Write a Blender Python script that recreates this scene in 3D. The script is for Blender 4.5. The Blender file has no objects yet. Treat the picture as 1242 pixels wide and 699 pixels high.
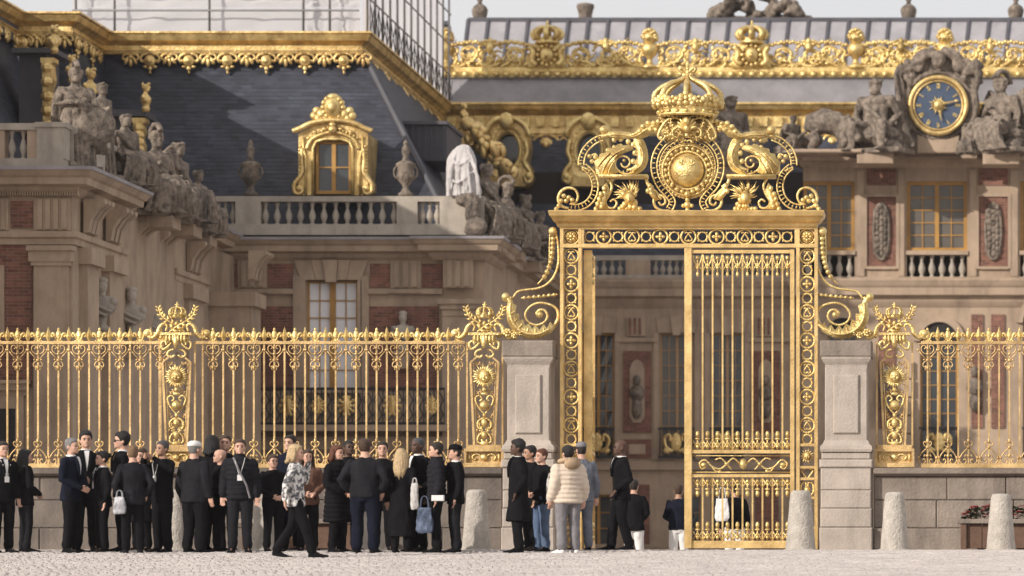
import bpy, bmesh, math, random
import numpy as np
from math import sin, cos, pi, radians, sqrt, atan2
from mathutils import Vector, Matrix, noise

random.seed(7)
SC = bpy.context.scene
COL = SC.collection

# ------------------------------------------------------------------ camera, sky, sun
S, VX, HY, EZ = 4200.0, 1150.0, 662.5, 0.08      # focal length in photo pixels, vanishing point, eye height
cam = bpy.data.objects.new('camera', bpy.data.cameras.new('camera'))
COL.objects.link(cam)
cam.location = (0, 0, EZ)
cam.rotation_euler = (radians(90), 0, 0)
cam.data.sensor_width = 36
cam.data.lens = S / 1242 * 36
cam.data.shift_x = -(VX - 621) / 1242
cam.data.shift_y = (HY - 349.5) / 1242
cam.data.clip_start = 1
cam.data.clip_end = 3000
cam.data.dof.use_dof = True
cam.data.dof.focus_distance = 59.5
cam.data.dof.aperture_fstop = 1.6
SC.camera = cam

SUN_AZ, SUN_EL = radians(48), radians(21)         # from behind the camera, to the left
sdir = Vector((-sin(SUN_AZ) * cos(SUN_EL), -cos(SUN_AZ) * cos(SUN_EL), sin(SUN_EL)))
W_ = bpy.data.worlds.new('World'); SC.world = W_; W_.use_nodes = True
nt = W_.node_tree
sky = nt.nodes.new('ShaderNodeTexSky'); sky.sky_type = 'NISHITA'; sky.sun_disc = False
sky.sun_elevation = SUN_EL
sky.sun_rotation = atan2(sdir.x, sdir.y)
sky.air_density = 1.0; sky.dust_density = 3.0; sky.ozone_density = 1.0
bg = nt.nodes['Background']; bg.inputs['Strength'].default_value = 0.135
# thin bright cloud veil over the clear sky
tc = nt.nodes.new('ShaderNodeTexCoord'); cn = nt.nodes.new('ShaderNodeTexNoise'); cn.inputs['Scale'].default_value = 2.2; cn.inputs['Detail'].default_value = 5
cr_ = nt.nodes.new('ShaderNodeMapRange'); cr_.inputs['From Min'].default_value = .3; cr_.inputs['From Max'].default_value = .7; cr_.inputs['To Min'].default_value = .72; cr_.inputs['To Max'].default_value = .96
cm_ = nt.nodes.new('ShaderNodeMix'); cm_.data_type = 'RGBA'; cm_.inputs[7].default_value = (6.6, 6.35, 6.3, 1)
nt.links.new(tc.outputs['Generated'], cn.inputs['Vector']); nt.links.new(cn.outputs['Fac'], cr_.inputs['Value']); nt.links.new(cr_.outputs[0], cm_.inputs[0])
nt.links.new(sky.outputs[0], cm_.inputs[6]); nt.links.new(cm_.outputs[2], bg.inputs['Color'])
sl = bpy.data.lights.new('sun', 'SUN'); sl.energy = 4.2; sl.angle = radians(0.5); sl.color = (1.0, 0.93, 0.85)
sun = bpy.data.objects.new('sun', sl); COL.objects.link(sun)
sun.rotation_euler = sdir.to_track_quat('Z', 'Y').to_euler()
SC.view_settings.view_transform = 'Standard'; SC.view_settings.look = 'None'
SC.view_settings.exposure = 0.0; SC.view_settings.gamma = 1.0
SC.cycles.max_bounces = 6; SC.cycles.transparent_max_bounces = 8
SC.cycles.use_denoising = True

# ------------------------------------------------------------------ materials
def mat(name, col, rough=.8, metal=0.0, var=.15, scale=2.0, bump=0.0, bscale=20.0, stain=0.0, stain_col=None,
        brick=None, spec=.4, sheen=0.0, tint=None):
    m = bpy.data.materials.new(name); m.use_nodes = True
    n = m.node_tree; N = n.nodes; L = n.links
    b = N['Principled BSDF']
    b.inputs['Roughness'].default_value = rough; b.inputs['Metallic'].default_value = metal
    b.inputs['Specular IOR Level'].default_value = spec
    if sheen: b.inputs['Sheen Weight'].default_value = sheen
    g = N.new('ShaderNodeNewGeometry')
    nz = N.new('ShaderNodeTexNoise'); nz.inputs['Scale'].default_value = scale; nz.inputs['Detail'].default_value = 6
    nz.inputs['Roughness'].default_value = .65
    L.new(g.outputs['Position'], nz.inputs['Vector'])
    rp = N.new('ShaderNodeValToRGB')
    lo = [c * (1 - var) for c in col]; hi = [min(1, c * (1 + var)) for c in (tint or col)]
    rp.color_ramp.elements[0].position = .3; rp.color_ramp.elements[1].position = .7
    rp.color_ramp.elements[0].color = (*lo, 1); rp.color_ramp.elements[1].color = (*hi, 1)
    L.new(nz.outputs['Fac'], rp.inputs['Fac'])
    out = rp.outputs['Color']
    hgt = None
    if brick:
        w, h, mort, mcol, cvar = brick
        sp = N.new('ShaderNodeSeparateXYZ'); L.new(g.outputs['Position'], sp.inputs[0])
        ad = N.new('ShaderNodeMath'); ad.operation = 'ADD'
        L.new(sp.outputs['X'], ad.inputs[0]); L.new(sp.outputs['Y'], ad.inputs[1])
        cb = N.new('ShaderNodeCombineXYZ'); L.new(ad.outputs[0], cb.inputs['X']); L.new(sp.outputs['Z'], cb.inputs['Y'])
        bt = N.new('ShaderNodeTexBrick'); L.new(cb.outputs[0], bt.inputs['Vector'])
        bt.inputs['Scale'].default_value = 1; bt.inputs['Brick Width'].default_value = w
        bt.inputs['Row Height'].default_value = h; bt.inputs['Mortar Size'].default_value = mort
        bt.inputs['Mortar Smooth'].default_value = .2
        bt.inputs['Color1'].default_value = (1 - cvar, 1 - cvar, 1 - cvar, 1); bt.inputs['Color2'].default_value = (1 + cvar, 1 + cvar, 1 + cvar, 1)
        bt.inputs['Mortar'].default_value = (1, 1, 1, 1)
        mx = N.new('ShaderNodeMix'); mx.data_type = 'RGBA'; mx.blend_type = 'MULTIPLY'; mx.inputs[0].default_value = 1
        L.new(out, mx.inputs[6]); L.new(bt.outputs['Color'], mx.inputs[7])
        m2 = N.new('ShaderNodeMix'); m2.data_type = 'RGBA'; L.new(bt.outputs['Fac'], m2.inputs[0])
        L.new(mx.outputs[2], m2.inputs[6]); m2.inputs[7].default_value = (*mcol, 1)
        out = m2.outputs[2]
        iv = N.new('ShaderNodeMath'); iv.operation = 'SUBTRACT'; iv.inputs[0].default_value = 1; L.new(bt.outputs['Fac'], iv.inputs[1])
        hgt = iv.outputs[0]
    if stain:
        mp = N.new('ShaderNodeMapping'); mp.inputs['Scale'].default_value = (1.6, 1.6, .35)
        L.new(g.outputs['Position'], mp.inputs['Vector'])
        n2 = N.new('ShaderNodeTexNoise'); n2.inputs['Scale'].default_value = 1.3; n2.inputs['Detail'].default_value = 8
        n2.inputs['Roughness'].default_value = .7
        L.new(mp.outputs[0], n2.inputs['Vector'])
        r2 = N.new('ShaderNodeValToRGB'); r2.color_ramp.elements[0].position = .48; r2.color_ramp.elements[1].position = .72
        r2.color_ramp.elements[0].color = (0, 0, 0, 1); r2.color_ramp.elements[1].color = (stain, stain, stain, 1)
        L.new(n2.outputs['Fac'], r2.inputs['Fac'])
        m3 = N.new('ShaderNodeMix'); m3.data_type = 'RGBA'; L.new(r2.outputs['Color'], m3.inputs[0])
        L.new(out, m3.inputs[6]); m3.inputs[7].default_value = (*(stain_col or [c * .35 for c in col]), 1)
        out = m3.outputs[2]
    L.new(out, b.inputs['Base Color'])
    if bump:
        nb = N.new('ShaderNodeTexNoise'); nb.inputs['Scale'].default_value = bscale; nb.inputs['Detail'].default_value = 5
        L.new(g.outputs['Position'], nb.inputs['Vector'])
        bp = N.new('ShaderNodeBump'); bp.inputs['Strength'].default_value = bump; bp.inputs['Distance'].default_value = .03
        L.new(nb.outputs['Fac'], bp.inputs['Height'])
        last = bp
        if hgt is not None:
            b2 = N.new('ShaderNodeBump'); b2.inputs['Strength'].default_value = .6; b2.inputs['Distance'].default_value = .015
            L.new(hgt, b2.inputs['Height']); L.new(bp.outputs[0], b2.inputs['Normal']); last = b2
        L.new(last.outputs[0], b.inputs['Normal'])
    return m

GOLD = mat('gilding', (.70, .465, .17), .41, .74, .28, 5.0, .5, 34, stain=.55, stain_col=(.36, .21, .07), tint=(.88, .63, .28))
GOLDP = mat('gilded_paint', (.49, .33, .145), .46, .6, .25, 3.0, .25, 30, stain=.6, stain_col=(.27, .155, .055), tint=(.70, .49, .23))
GOLDG = mat('gate_gilded_paint', (.64, .43, .17), .43, .64, .2, 3.0, .25, 30, stain=.45, stain_col=(.36, .21, .075), tint=(.80, .57, .25))
GOLDR = mat('roof_gilding', (.68, .45, .16), .40, .68, .3, 3.0, .5, 16, stain=.75, stain_col=(.25, .13, .04), tint=(.80, .58, .26))
STONE = mat('limestone', (.40, .30, .215), .9, 0, .16, 1.2, .25, 25, stain=.55, stain_col=(.15, .11, .085))
BALST = mat('pale_balustrade_stone', (.40, .35, .29), .9, 0, .2, 1.4, .25, 25, stain=.7, stain_col=(.2, .17, .15))
STONEP = mat('pale_pier_stone', (.435, .375, .32), .9, 0, .16, 1.8, .4, 25, stain=.6, stain_col=(.20, .17, .15))
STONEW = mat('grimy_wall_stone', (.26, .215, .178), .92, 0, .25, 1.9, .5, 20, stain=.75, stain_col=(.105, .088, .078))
STONED = mat('dark_wall_stone', (.175, .145, .122), .92, 0, .25, 1.9, .5, 20, stain=.75, stain_col=(.085, .072, .065))  # left wall: darker colours than the right wall's stone
STATUE = mat('weathered_statue_stone', (.205, .165, .13), .92, 0, .65, 7.0, .9, 22, stain=.95, stain_col=(.035, .029, .025))
DRAPEW = mat('white_statue_wrap', (.50, .47, .455), .85, 0, .15, 3.0, .3, 12)
BOLL = mat('bollard_stone', (.45, .41, .36), .92, 0, .2, 7.0, .9, 26, stain=.6, stain_col=(.22, .19, .165))
BRICK = mat('red_brick', (.20, .085, .058), .92, 0, .3, 2.5, .25, 30, brick=(.24, .075, .007, (.24, .18, .14), .3), stain=.5, stain_col=(.09, .045, .035))
SLATE = mat('slate', (.038, .042, .060), .6, 0, .35, 1.1, .25, 10, brick=(.26, .105, .003, (.042, .043, .054), .3), stain=.4)
LEAD = mat('lead', (.36, .345, .36), .6, .1, .16, 1.2, .15, 6, stain=.35, stain_col=(.2, .18, .17))
LEADM = mat('weathered_lead_band', (.24, .228, .235), .6, .1, .2, 1.2, .15, 6, stain=.4, stain_col=(.13, .12, .12))
LEADD = mat('dark_lead', (.085, .082, .094), .6, .1, .2, 1.5, .15, 6)
IRON = mat('black_iron', (.03, .028, .028), .5, .3, .2)
GLASS = mat('dark_glass', (.035, .04, .045), .08, 0, .3, 1.0, spec=.7)
GLASSG = mat('grey_blind_glass', (.12, .105, .088), .22, 0, .25, .8, spec=.5)
CURTAIN = mat('white_shutter_glass', (.80, .80, .82), .35, 0, .04, 2.0)
OCHRE = mat('ochre_window_paint', (.40, .215, .055), .55, 0, .2)
TAN = mat('tan_window_paint', (.40, .25, .13), .6, 0, .12)
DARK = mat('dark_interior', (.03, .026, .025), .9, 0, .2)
WOOD = mat('brown_planter_wood', (.13, .075, .05), .8, 0, .25, 8, .2, 30)
COBBLE = mat('cobble', (.455, .41, .38), .9, 0, .12, 1.4, .2, 40, tint=(.49, .445, .42), stain=.35, stain_col=(.36, .315, .285))
EARTH = mat('paving_bed', (.40, .36, .335), .95, 0, .15, 3, .3, 30)
SHEET = mat('scaffold_sheet', (.78, .76, .76), .7, 0, .06, 1.5, .2, 3)
nt_ = SHEET.node_tree; b_ = nt_.nodes['Principled BSDF']; o_ = nt_.nodes['Material Output']
tr_ = nt_.nodes.new('ShaderNodeBsdfTranslucent'); tr_.inputs['Color'].default_value = (.80, .78, .80, 1)
ms_ = nt_.nodes.new('ShaderNodeMixShader'); ms_.inputs[0].default_value = .5
nt_.links.new(b_.outputs[0], ms_.inputs[1]); nt_.links.new(tr_.outputs[0], ms_.inputs[2]); nt_.links.new(ms_.outputs[0], o_.inputs['Surface'])
STEEL = mat('galvanised_tube', (.30, .29, .29), .45, .6, .1)
RED = mat('red_petals', (.36, .02, .035), .6, 0, .4, 30)
LEAF = mat('dark_leaves', (.035, .055, .025), .7, 0, .4, 20)
BLUE = mat('clock_blue', (.055, .08, .13), .5, 0, .15, 3)

# ------------------------------------------------------------------ mesh helpers
def X(px, Y): return (px - VX) * Y / S
def Z(py, Y): return EZ + (HY - py) * Y / S
def P(px, py, Y): return Vector((X(px, Y), Y, Z(py, Y)))

def PL(pts, Y): return [(X(a, Y), Z(b, Y)) for a, b in pts]

class MB:
    """collects shapes, then links them as one mesh object"""
    def __init__(s): s.v = []; s.f = []
    def add(s, vs, fs):
        o = len(s.v); s.v.extend([tuple(p) for p in vs]); s.f.extend([tuple(i + o for i in f) for f in fs])
    def box(s, x0, x1, y0, y1, z0, z1):
        if x0 > x1: x0, x1 = x1, x0
        if z0 > z1: z0, z1 = z1, z0
        s.add([(x0, y0, z0), (x1, y0, z0), (x1, y1, z0), (x0, y1, z0), (x0, y0, z1), (x1, y0, z1), (x1, y1, z1), (x0, y1, z1)],
              [(0, 3, 2, 1), (4, 5, 6, 7), (0, 1, 5, 4), (1, 2, 6, 5), (2, 3, 7, 6), (3, 0, 4, 7)])
    def rb(s, px0, px1, py0, py1, Y, y0, y1):       # box from a rectangle measured on the plane at distance Y
        s.box(X(px0, Y), X(px1, Y), y0, y1, Z(py1, Y), Z(py0, Y))
    def block(s, x0, x1, y0, y1, z0, z1, c=.012):   # box with a chamfered front face
        s.add([(x0, y1, z0), (x1, y1, z0), (x1, y1, z1), (x0, y1, z1),
               (x0, y0 + c, z0), (x1, y0 + c, z0), (x1, y0 + c, z1), (x0, y0 + c, z1),
               (x0 + c, y0, z0 + c), (x1 - c, y0, z0 + c), (x1 - c, y0, z1 - c), (x0 + c, y0, z1 - c)],
              [(0, 3, 2, 1), (0, 1, 5, 4), (1, 2, 6, 5), (2, 3, 7, 6), (3, 0, 4, 7), (4, 5, 9, 8), (5, 6, 10, 9), (6, 7, 11, 10), (7, 4, 8, 11), (8, 9, 10, 11)])
    def loft(s, rings, cap=True, closed=False):
        n = len(rings[0]); o = len(s.v)
        for r in rings: s.v.extend([tuple(p) for p in r])
        m = len(rings)
        for i in range(m if closed else m - 1):
            a = o + i * n; b = o + ((i + 1) % m) * n
            for j in range(n):
                k = (j + 1) % n
                s.f.append((a + j, a + k, b + k, b + j))
        if cap and not closed:
            s.f.append(tuple(o + j for j in range(n))[::-1]); s.f.append(tuple(o + (m - 1) * n + j for j in range(n)))
    def tube(s, pts, r, n=6, closed=False, flat=1.0, up=None):
        pts = [Vector(p) for p in pts]; m = len(pts)
        rr = r if isinstance(r, (list, tuple)) else [r] * m
        rings = []; nrm = None
        for i in range(m):
            a = pts[(i - 1) % m] if (closed or i > 0) else pts[i]
            b = pts[(i + 1) % m] if (closed or i < m - 1) else pts[i]
            t = (b - a)
            if t.length < 1e-9: t = Vector((0, 0, 1))
            t.normalize()
            if up is not None:
                nrm = Vector(up) - t * t.dot(Vector(up))
                if nrm.length < 1e-4: nrm = t.orthogonal()
            elif nrm is None:
                nrm = t.orthogonal()
                if abs(t.y) < .9: nrm = Vector((0, 1, 0)) - t * t.y
            else:
                nrm = nrm - t * t.dot(nrm)
                if nrm.length < 1e-6: nrm = t.orthogonal()
            nrm.normalize(); bi = t.cross(nrm)
            rings.append([pts[i] + (nrm * cos(2 * pi * k / n + pi / n) * flat + bi * sin(2 * pi * k / n + pi / n)) * rr[i] for k in range(n)])
        s.loft(rings, True, closed)
    def lathe(s, prof, n=12, c=(0, 0, 0), sy=1.0):
        c = Vector(c)
        s.loft([[c + Vector((r * cos(2 * pi * k / n), r * sy * sin(2 * pi * k / n), z)) for k in range(n)] for r, z in prof])
    def ell(s, c, rx, ry, rz, nu=8, nv=5, rot=None):
        c = Vector(c); vs = []; fs = []
        R = rot or Matrix.Identity(3)
        vs.append(c + R @ Vector((0, 0, -rz)))
        for i in range(1, nv):
            a = -pi / 2 + pi * i / nv
            for k in range(nu):
                b = 2 * pi * k / nu
                vs.append(c + R @ Vector((rx * cos(a) * cos(b), ry * cos(a) * sin(b), rz * sin(a))))
        vs.append(c + R @ Vector((0, 0, rz)))
        for k in range(nu): fs.append((0, 1 + (k + 1) % nu, 1 + k))
        for i in range(nv - 2):
            for k in range(nu):
                a = 1 + i * nu; b = a + nu; k2 = (k + 1) % nu
                fs.append((a + k, a + k2, b + k2, b + k))
        t = len(vs) - 1; a = 1 + (nv - 2) * nu
        for k in range(nu): fs.append((a + k, a + (k + 1) % nu, t))
        s.add(vs, fs)
    def prism(s, pts, y0, y1):                      # outline in (x, z), extruded along y
        n = len(pts)
        s.add([(x, y0, z) for x, z in pts] + [(x, y1, z) for x, z in pts],
              [tuple(range(n))[::-1] if False else tuple(range(n)), tuple(range(2 * n - 1, n - 1, -1))] +
              [(i, i + n, (i + 1) % n + n, (i + 1) % n) for i in range(n)])
    def mesh(s, name, smooth=False, origin=None):
        me = bpy.data.meshes.new(name)
        o = Vector(origin) if origin is not None else Vector((0, 0, 0))
        me.from_pydata([tuple(Vector(p) - o) for p in s.v], [], s.f)
        bm = bmesh.new(); bm.from_mesh(me); bmesh.ops.recalc_face_normals(bm, faces=bm.faces); bm.to_mesh(me); bm.free()
        if smooth: me.polygons.foreach_set('use_smooth', [True] * len(me.polygons))
        me.update(); return me
    def build(s, name, m, parent=None, smooth=False):
        xs = [p[0] for p in s.v]; ys = [p[1] for p in s.v]; zs = [p[2] for p in s.v]
        o = Vector(((min(xs) + max(xs)) / 2, (min(ys) + max(ys)) / 2, min(zs)))
        return inst(name, s.mesh(name, smooth, o), m, parent, o)

def wloc(o):
    return o['w'] if False else Vector(WL[o.name])
WL = {}
def inst(name, me, m=None, parent=None, loc=(0, 0, 0), rotz=0.0, scale=None, own=False):
    """an object placed in world coordinates, parented (translation only parents)"""
    ob = bpy.data.objects.new(name, me); COL.objects.link(ob)
    if me is not None and m is not None:
        if not me.materials: me.materials.append(m)
        elif me.materials[0] != m:
            ob.material_slots[0].link = 'OBJECT'; ob.material_slots[0].material = m
    ob.location = loc
    if rotz: ob.rotation_euler = (0, 0, rotz)
    if scale is not None: ob.scale = scale if hasattr(scale, '__len__') else (scale,) * 3
    WL[ob.name] = Vector(loc)
    if parent is not None:
        ob.parent = parent
        ob.matrix_parent_inverse = Matrix.Translation(-WL[parent.name])
    return ob
def tag(o, label=None, cat=None, group=None, kind=None):
    if label: o['label'] = label
    if cat: o['category'] = cat
    if group: o['group'] = group
    if kind: o['kind'] = kind
    return o
def thing(name, label, cat, loc, group=None):
    return tag(inst(name, None, None, None, loc), label, cat, group)
def structure(name, mb, m):
    return tag(mb.build(name, m), kind='structure')

def spline(pts, per=6, closed=False):               # Catmull-Rom through 2D/3D points
    pts = [Vector(p) for p in pts]; n = len(pts); out = []
    for i in range(n if closed else n - 1):
        p0 = pts[(i - 1) % n] if (closed or i > 0) else pts[0]
        p1 = pts[i]; p2 = pts[(i + 1) % n]
        p3 = pts[(i + 2) % n] if (closed or i < n - 2) else pts[-1]
        for k in range(per):
            t = k / per
            out.append(.5 * ((2 * p1) + (p2 - p0) * t + (2 * p0 - 5 * p1 + 4 * p2 - p3) * t * t + (3 * p1 - p0 - 3 * p2 + p3) * t ** 3))
    if not closed: out.append(pts[-1])
    return out
def spiral(cx, cy, r0, r1, a0, turns, n=28):         # in photo pixels
    return [(cx + (r0 + (r1 - r0) * i / n) * cos(a0 + 2 * pi * turns * i / n), cy + (r0 + (r1 - r0) * i / n) * sin(a0 + 2 * pi * turns * i / n)) for i in range(n + 1)]
def arc(cx, cy, r, a0, a1, n=16, ry=None):
    ry = ry or r
    return [(cx + r * cos(radians(a0 + (a1 - a0) * i / n)), cy + ry * sin(radians(a0 + (a1 - a0) * i / n))) for i in range(n + 1)]

# ------------------------------------------------------------------ ground
CREST = 55.0
def gz(y):
    if y >= CREST: return -.46 * min(1, max(0, (y - 61) / 6.5))      # the court beyond the gate lies a little lower
    return -0.0291 * (CREST - y) if y > -20 else -0.0291 * 75
g = MB()
ys = [-400, -20, 0, 20, 35, 42, 48, 52, 54, CREST, 58, 61, 67.5, 70, 90, 130, 300, 1500]
xs = [-900, -200, -60, -25, -10, 0, 10, 30, 80, 300, 900]
for y in ys:
    for x in xs: g.v.append((x, y, gz(y)))
for j in range(len(ys) - 1):
    for i in range(len(xs) - 1):
        a = j * len(xs) + i; g.f.append((a, a + 1, a + 1 + len(xs), a + len(xs)))
structure('ground', g, EARTH)
# the cobbles of the rising forecourt
rng = np.random.default_rng(3)
vs = []; fs = []
y = 40.0; row = 0
while y < 59.2:
    d = .115 + rng.random() * .02; x = -21.0 + rng.random() * .2
    while x < 6:
        w = .11 + rng.random() * .05; h = .010 + rng.random() * .009; z = gz(y + d / 2); c = .028; j = .007
        t = (rng.random(4) - .5) * .008
        sl_ = .0291 if y < CREST else 0
        o = len(vs)
        for (xx, yy, zz) in ((x + j, y + j, -.02), (x + w - j, y + j, -.02), (x + w - j, y + d - j, -.02), (x + j, y + d - j, -.02),
                             (x + c, y + c, h + t[0]), (x + w - c, y + c, h + t[1]), (x + w - c, y + d - c, h + t[2]), (x + c, y + d - c, h + t[3])):
            vs.append((xx, yy, gz(yy) + zz))
        fs += [(o + 4, o + 5, o + 6, o + 7), (o, o + 1, o + 5, o + 4), (o + 1, o + 2, o + 6, o + 5), (o + 2, o + 3, o + 7, o + 6), (o + 3, o, o + 4, o + 7)]
        x += w
    y += d
me = bpy.data.meshes.new('cobblestones'); me.from_pydata(vs, [], fs); me.update()
tag(inst('cobblestones', me, COBBLE), 'pinkish grey cobbles paving the rising forecourt', 'paving', kind='stuff')
# ------------------------------------------------------------------ low wall and piers under the gilded railing
GY = 60.0
def G(px, py, dy=0.0): return Vector((X(px, GY), GY + dy, Z(py, GY)))
def gt(mb, pts, r, dy=0.0, n=6, per=4, flat=1.0, smooth=True):     # tube along photo-pixel points on the gate plane, radius in pixels
    q = [Vector((a, b, 0)) for a, b in pts]
    if smooth and len(q) > 2: 
        m = len(q); q2 = spline(q, per)
        if isinstance(r, (list, tuple)): r = [r[min(int(i / per), m - 2)] * (1 - (i % per) / per) + r[min(int(i / per) + 1, m - 1)] * ((i % per) / per) if i < len(q2) - 1 else r[-1] for i in range(len(q2))]
        q = q2
    rr = [x / 70 for x in r] if isinstance(r, (list, tuple)) else r / 70
    mb.tube([G(a.x, a.y, dy) for a in q], rr, n, flat=flat)
def ge(mb, px, py, rx, ry=None, dy=0.0, d=None, nu=8, nv=5):
    ry = ry or rx
    mb.ell(G(px, py, dy), rx / 70, (d or min(rx, ry)) / 70, ry / 70, nu, nv)
def gb(mb, px0, px1, py0, py1, y0, y1): mb.rb(px0, px1, py0, py1, GY, GY + y0, GY + y1)

def wall_run(name, label, px0, px1, mt):
    t = thing(name, label, 'low wall', (X((px0 + px1) / 2, GY), GY, 0))
    x0, x1 = X(px0, GY), X(px1, GY)
    zs = [0.0, Z(641, GY), Z(607, GY), Z(578, GY)]
    for r in range(3):
        x = x0 - (.5 if r % 2 else 0)
        yy = 59.66 if r == 0 else 59.74
        while x < x1 - .05:
            w = random.uniform(1.0, 1.7); a = max(x, x0); b = min(x + w, x1)
            if b - a > .08:
                m = MB(); dd = random.uniform(-.012, .012)
                m.block(a + .004, b - .004, yy + dd, 60.35, zs[r] + (.004 if r else -.05), zs[r + 1] - .004, .018)
                m.build('stone_block', mt, t)
            x += w
    m = MB()
    m.loft([[(x, y, z) for y, z in ((59.70, Z(578, GY)), (59.60, Z(575, GY)), (59.58, Z(568.5, GY)), (60.42, Z(568.5, GY)), (60.42, Z(578, GY)))] for x in (x0, x1)])
    m.build('coping', mt, t)
    return t
wall_run('fence_wall', 'long dark stone wall under the left railing, behind the crowd', -230, 612, STONED)
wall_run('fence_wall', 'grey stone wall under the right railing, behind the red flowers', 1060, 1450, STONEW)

def pier(label, c, hw_cap, cat='pier'):
    t = thing('gate_pier', label, cat, (X(c, GY), GY, 0), 'stone piers flanking the gate')
    xc = X(c, GY)
    def course(w, y0, z0, z1, name='stone_block', split=False, ch=.02):
        m = MB(); m.block(xc - w, xc + w, y0, 60.45, z0, z1 - .004, ch); return m.build(name, STONEP, t)
    k = 1 / 70.0
    zz = [(667, 640, 32), (640, 617, 31), (617, 595, 30.5), (595, 568, 30.5)]
    for a, b, w in zz: course(w * k, 59.52 if a == 667 else 59.56, Z(a, GY) if a < 667 else -.05, Z(b, GY))
    course(32 * k, 59.53, Z(568, GY), Z(558, GY), 'die_cornice')
    course(29.5 * k, 59.57, Z(558, GY), Z(549, GY), 'base_block')
    m = MB(); prof = [(30.5, 549), (31.5, 546), (31, 542), (28.5, 540), (27, 537), (26, 535)]
    m.loft([[(xc + sx * w * k, (59.57 if sy < 0 else 60.4) + sy * (w - 28) * k, Z(p, GY)) for sx, sy in ((-1, -1), (1, -1), (1, 1), (-1, 1))] for w, p in prof])
    m.build('base_moulding', STONEP, t)
    m = MB(); m.block(xc - 25.5 * k, xc + 25.5 * k, 59.62, 60.4, Z(536, GY), Z(447, GY), .015); m.build('shaft', STONEP, t)
    m = MB(); m.block(xc - 15.5 * k, xc + 15.5 * k, 59.575, 59.65, Z(527, GY), Z(456, GY), .02); m.build('raised_panel', STONEP, t)
    m = MB(); prof = [(25, 449), (25.5, 444), (28, 440), (29.5, 437), (30, 434)]
    m.loft([[(xc + sx * w * k, (59.63 if sy < 0 else 60.4) + sy * (w - 25) * k, Z(p, GY)) for sx, sy in ((-1, -1), (1, -1), (1, 1), (-1, 1))] for w, p in prof])
    m.build('capital_moulding', STONEP, t)
    m = MB(); m.block(xc - 31 * k, xc + 31 * k, 59.54, 60.48, Z(434.5, GY), Z(415, GY), .02); m.build('cap_block', STONEW, t)
    return t
pier('pale stone pier left of the open gateway, behind the young man in black coat', 644, 31)
pier('weathered stone pier right of the gate, beside two bollards', 1027, 31)

# ------------------------------------------------------------------ gilded railing
PITCH = 12.4
BAR = MB(); BAR.box(-.0145, .0145, -.0145, .0145, 0, Z(415, GY) - Z(566, GY)); BAR = BAR.mesh('bar')
sp = MB()
sp.lathe([(.018, 0), (.03, .025), (.018, .05), (.026, .065), (.052, .12), (.045, .16), (.02, .23), (.003, .29)], 4)
SPEAR = sp.mesh('spearhead')
fl = MB()
fl.lathe([(.018, 0), (.034, .02), (.02, .04), (.034, .085), (.06, .14), (.046, .19), (.016, .235), (.03, .245), (.004, .28)], 6, sy=.5)
for s_ in (-1, 1):
    fl.tube(spline([(s_ * .02, 0, .05), (s_ * .05, 0, .10), (s_ * .075, 0, .165), (s_ * .11, 0, .175), (s_ * .12, 0, .135), (s_ * .095, 0, .115)], 3), [.016] * 4 + [.027] * 6 + [.018] * 6, 5)
    fl.tube(spline([(s_ * .015, 0, .05), (s_ * .05, 0, .035), (s_ * .065, 0, .06)], 3), .014, 5)
FLEUR = fl.mesh('fleur_de_lis', True)
bt = MB()                                            # Y shaped scroll that ties three bars under the top rail
for s_ in (-1, 1):
    bt.tube([(s_ * .165, 0, -.13), (s_ * .09, 0, -.22), (s_ * .02, 0, -.30)], .0105, 5)
    bt.tube(spline([(s_ * .016, 0, -.20), (s_ * .06, 0, -.19), (s_ * .105, 0, -.14), (s_ * .10, 0, -.07), (s_ * .05, 0, -.05), (s_ * .03, 0, -.09), (s_ * .06, 0, -.115)], 3), .0105, 5)
    bt.tube(spline([(s_ * .165, 0, -.03), (s_ * .12, 0, -.02), (s_ * .10, 0, -.045)], 3), .009, 5)
    bt.tube(spline([(s_ * .012, 0, -.32), (s_ * .055, 0, -.34), (s_ * .08, 0, -.39), (s_ * .055, 0, -.43), (s_ * .03, 0, -.40)], 3), .0105, 5)
    bt.tube(spline([(s_ * .012, 0, -.40), (s_ * .04, 0, -.45), (s_ * .03, 0, -.48)], 3), .0095, 5)
    bt.ell((s_ * .165, -.01, -.13), .022, .02, .03, 6, 4); bt.ell((s_ * .06, -.01, -.30), .02, .02, .02, 6, 4)
bt.ell((0, -.01, -.31), .034, .03, .03); bt.ell((0, -.01, -.20), .026, .024, .03); bt.ell((0, -.01, -.44), .022, .022, .045); bt.ell((0, -.01, -.10), .02, .02, .04)
TOPSCROLL = bt.mesh('scroll', True)
bs = MB()                                            # scrolls over the bottom rail
for s_ in (-1, 1):
    bs.tube(spline([(s_ * .014, 0, .30), (s_ * .05, 0, .27), (s_ * .12, 0, .19), (s_ * .15, 0, .08), (s_ * .085, 0, .025), (s_ * .035, 0, .07), (s_ * .06, 0, .12), (s_ * .085, 0, .09)], 3), .012, 5)
    bs.tube(spline([(s_ * .014, 0, .33), (s_ * .05, 0, .345), (s_ * .07, 0, .39), (s_ * .045, 0, .42), (s_ * .025, 0, .39)], 3), .0105, 5)
    bs.tube(spline([(s_ * .014, 0, .16), (s_ * .05, 0, .19), (s_ * .06, 0, .15)], 3), .01, 5); bs.ell((s_ * .155, -.01, .14), .018, .018, .03, 6, 4)
bs.ell((0, -.01, .32), .034, .03, .026); bs.ell((0, -.01, .43), .024, .022, .05); bs.ell((0, -.01, .17), .024, .024, .04)
BOTSCROLL = bs.mesh('bottom_scroll', True)

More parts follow.
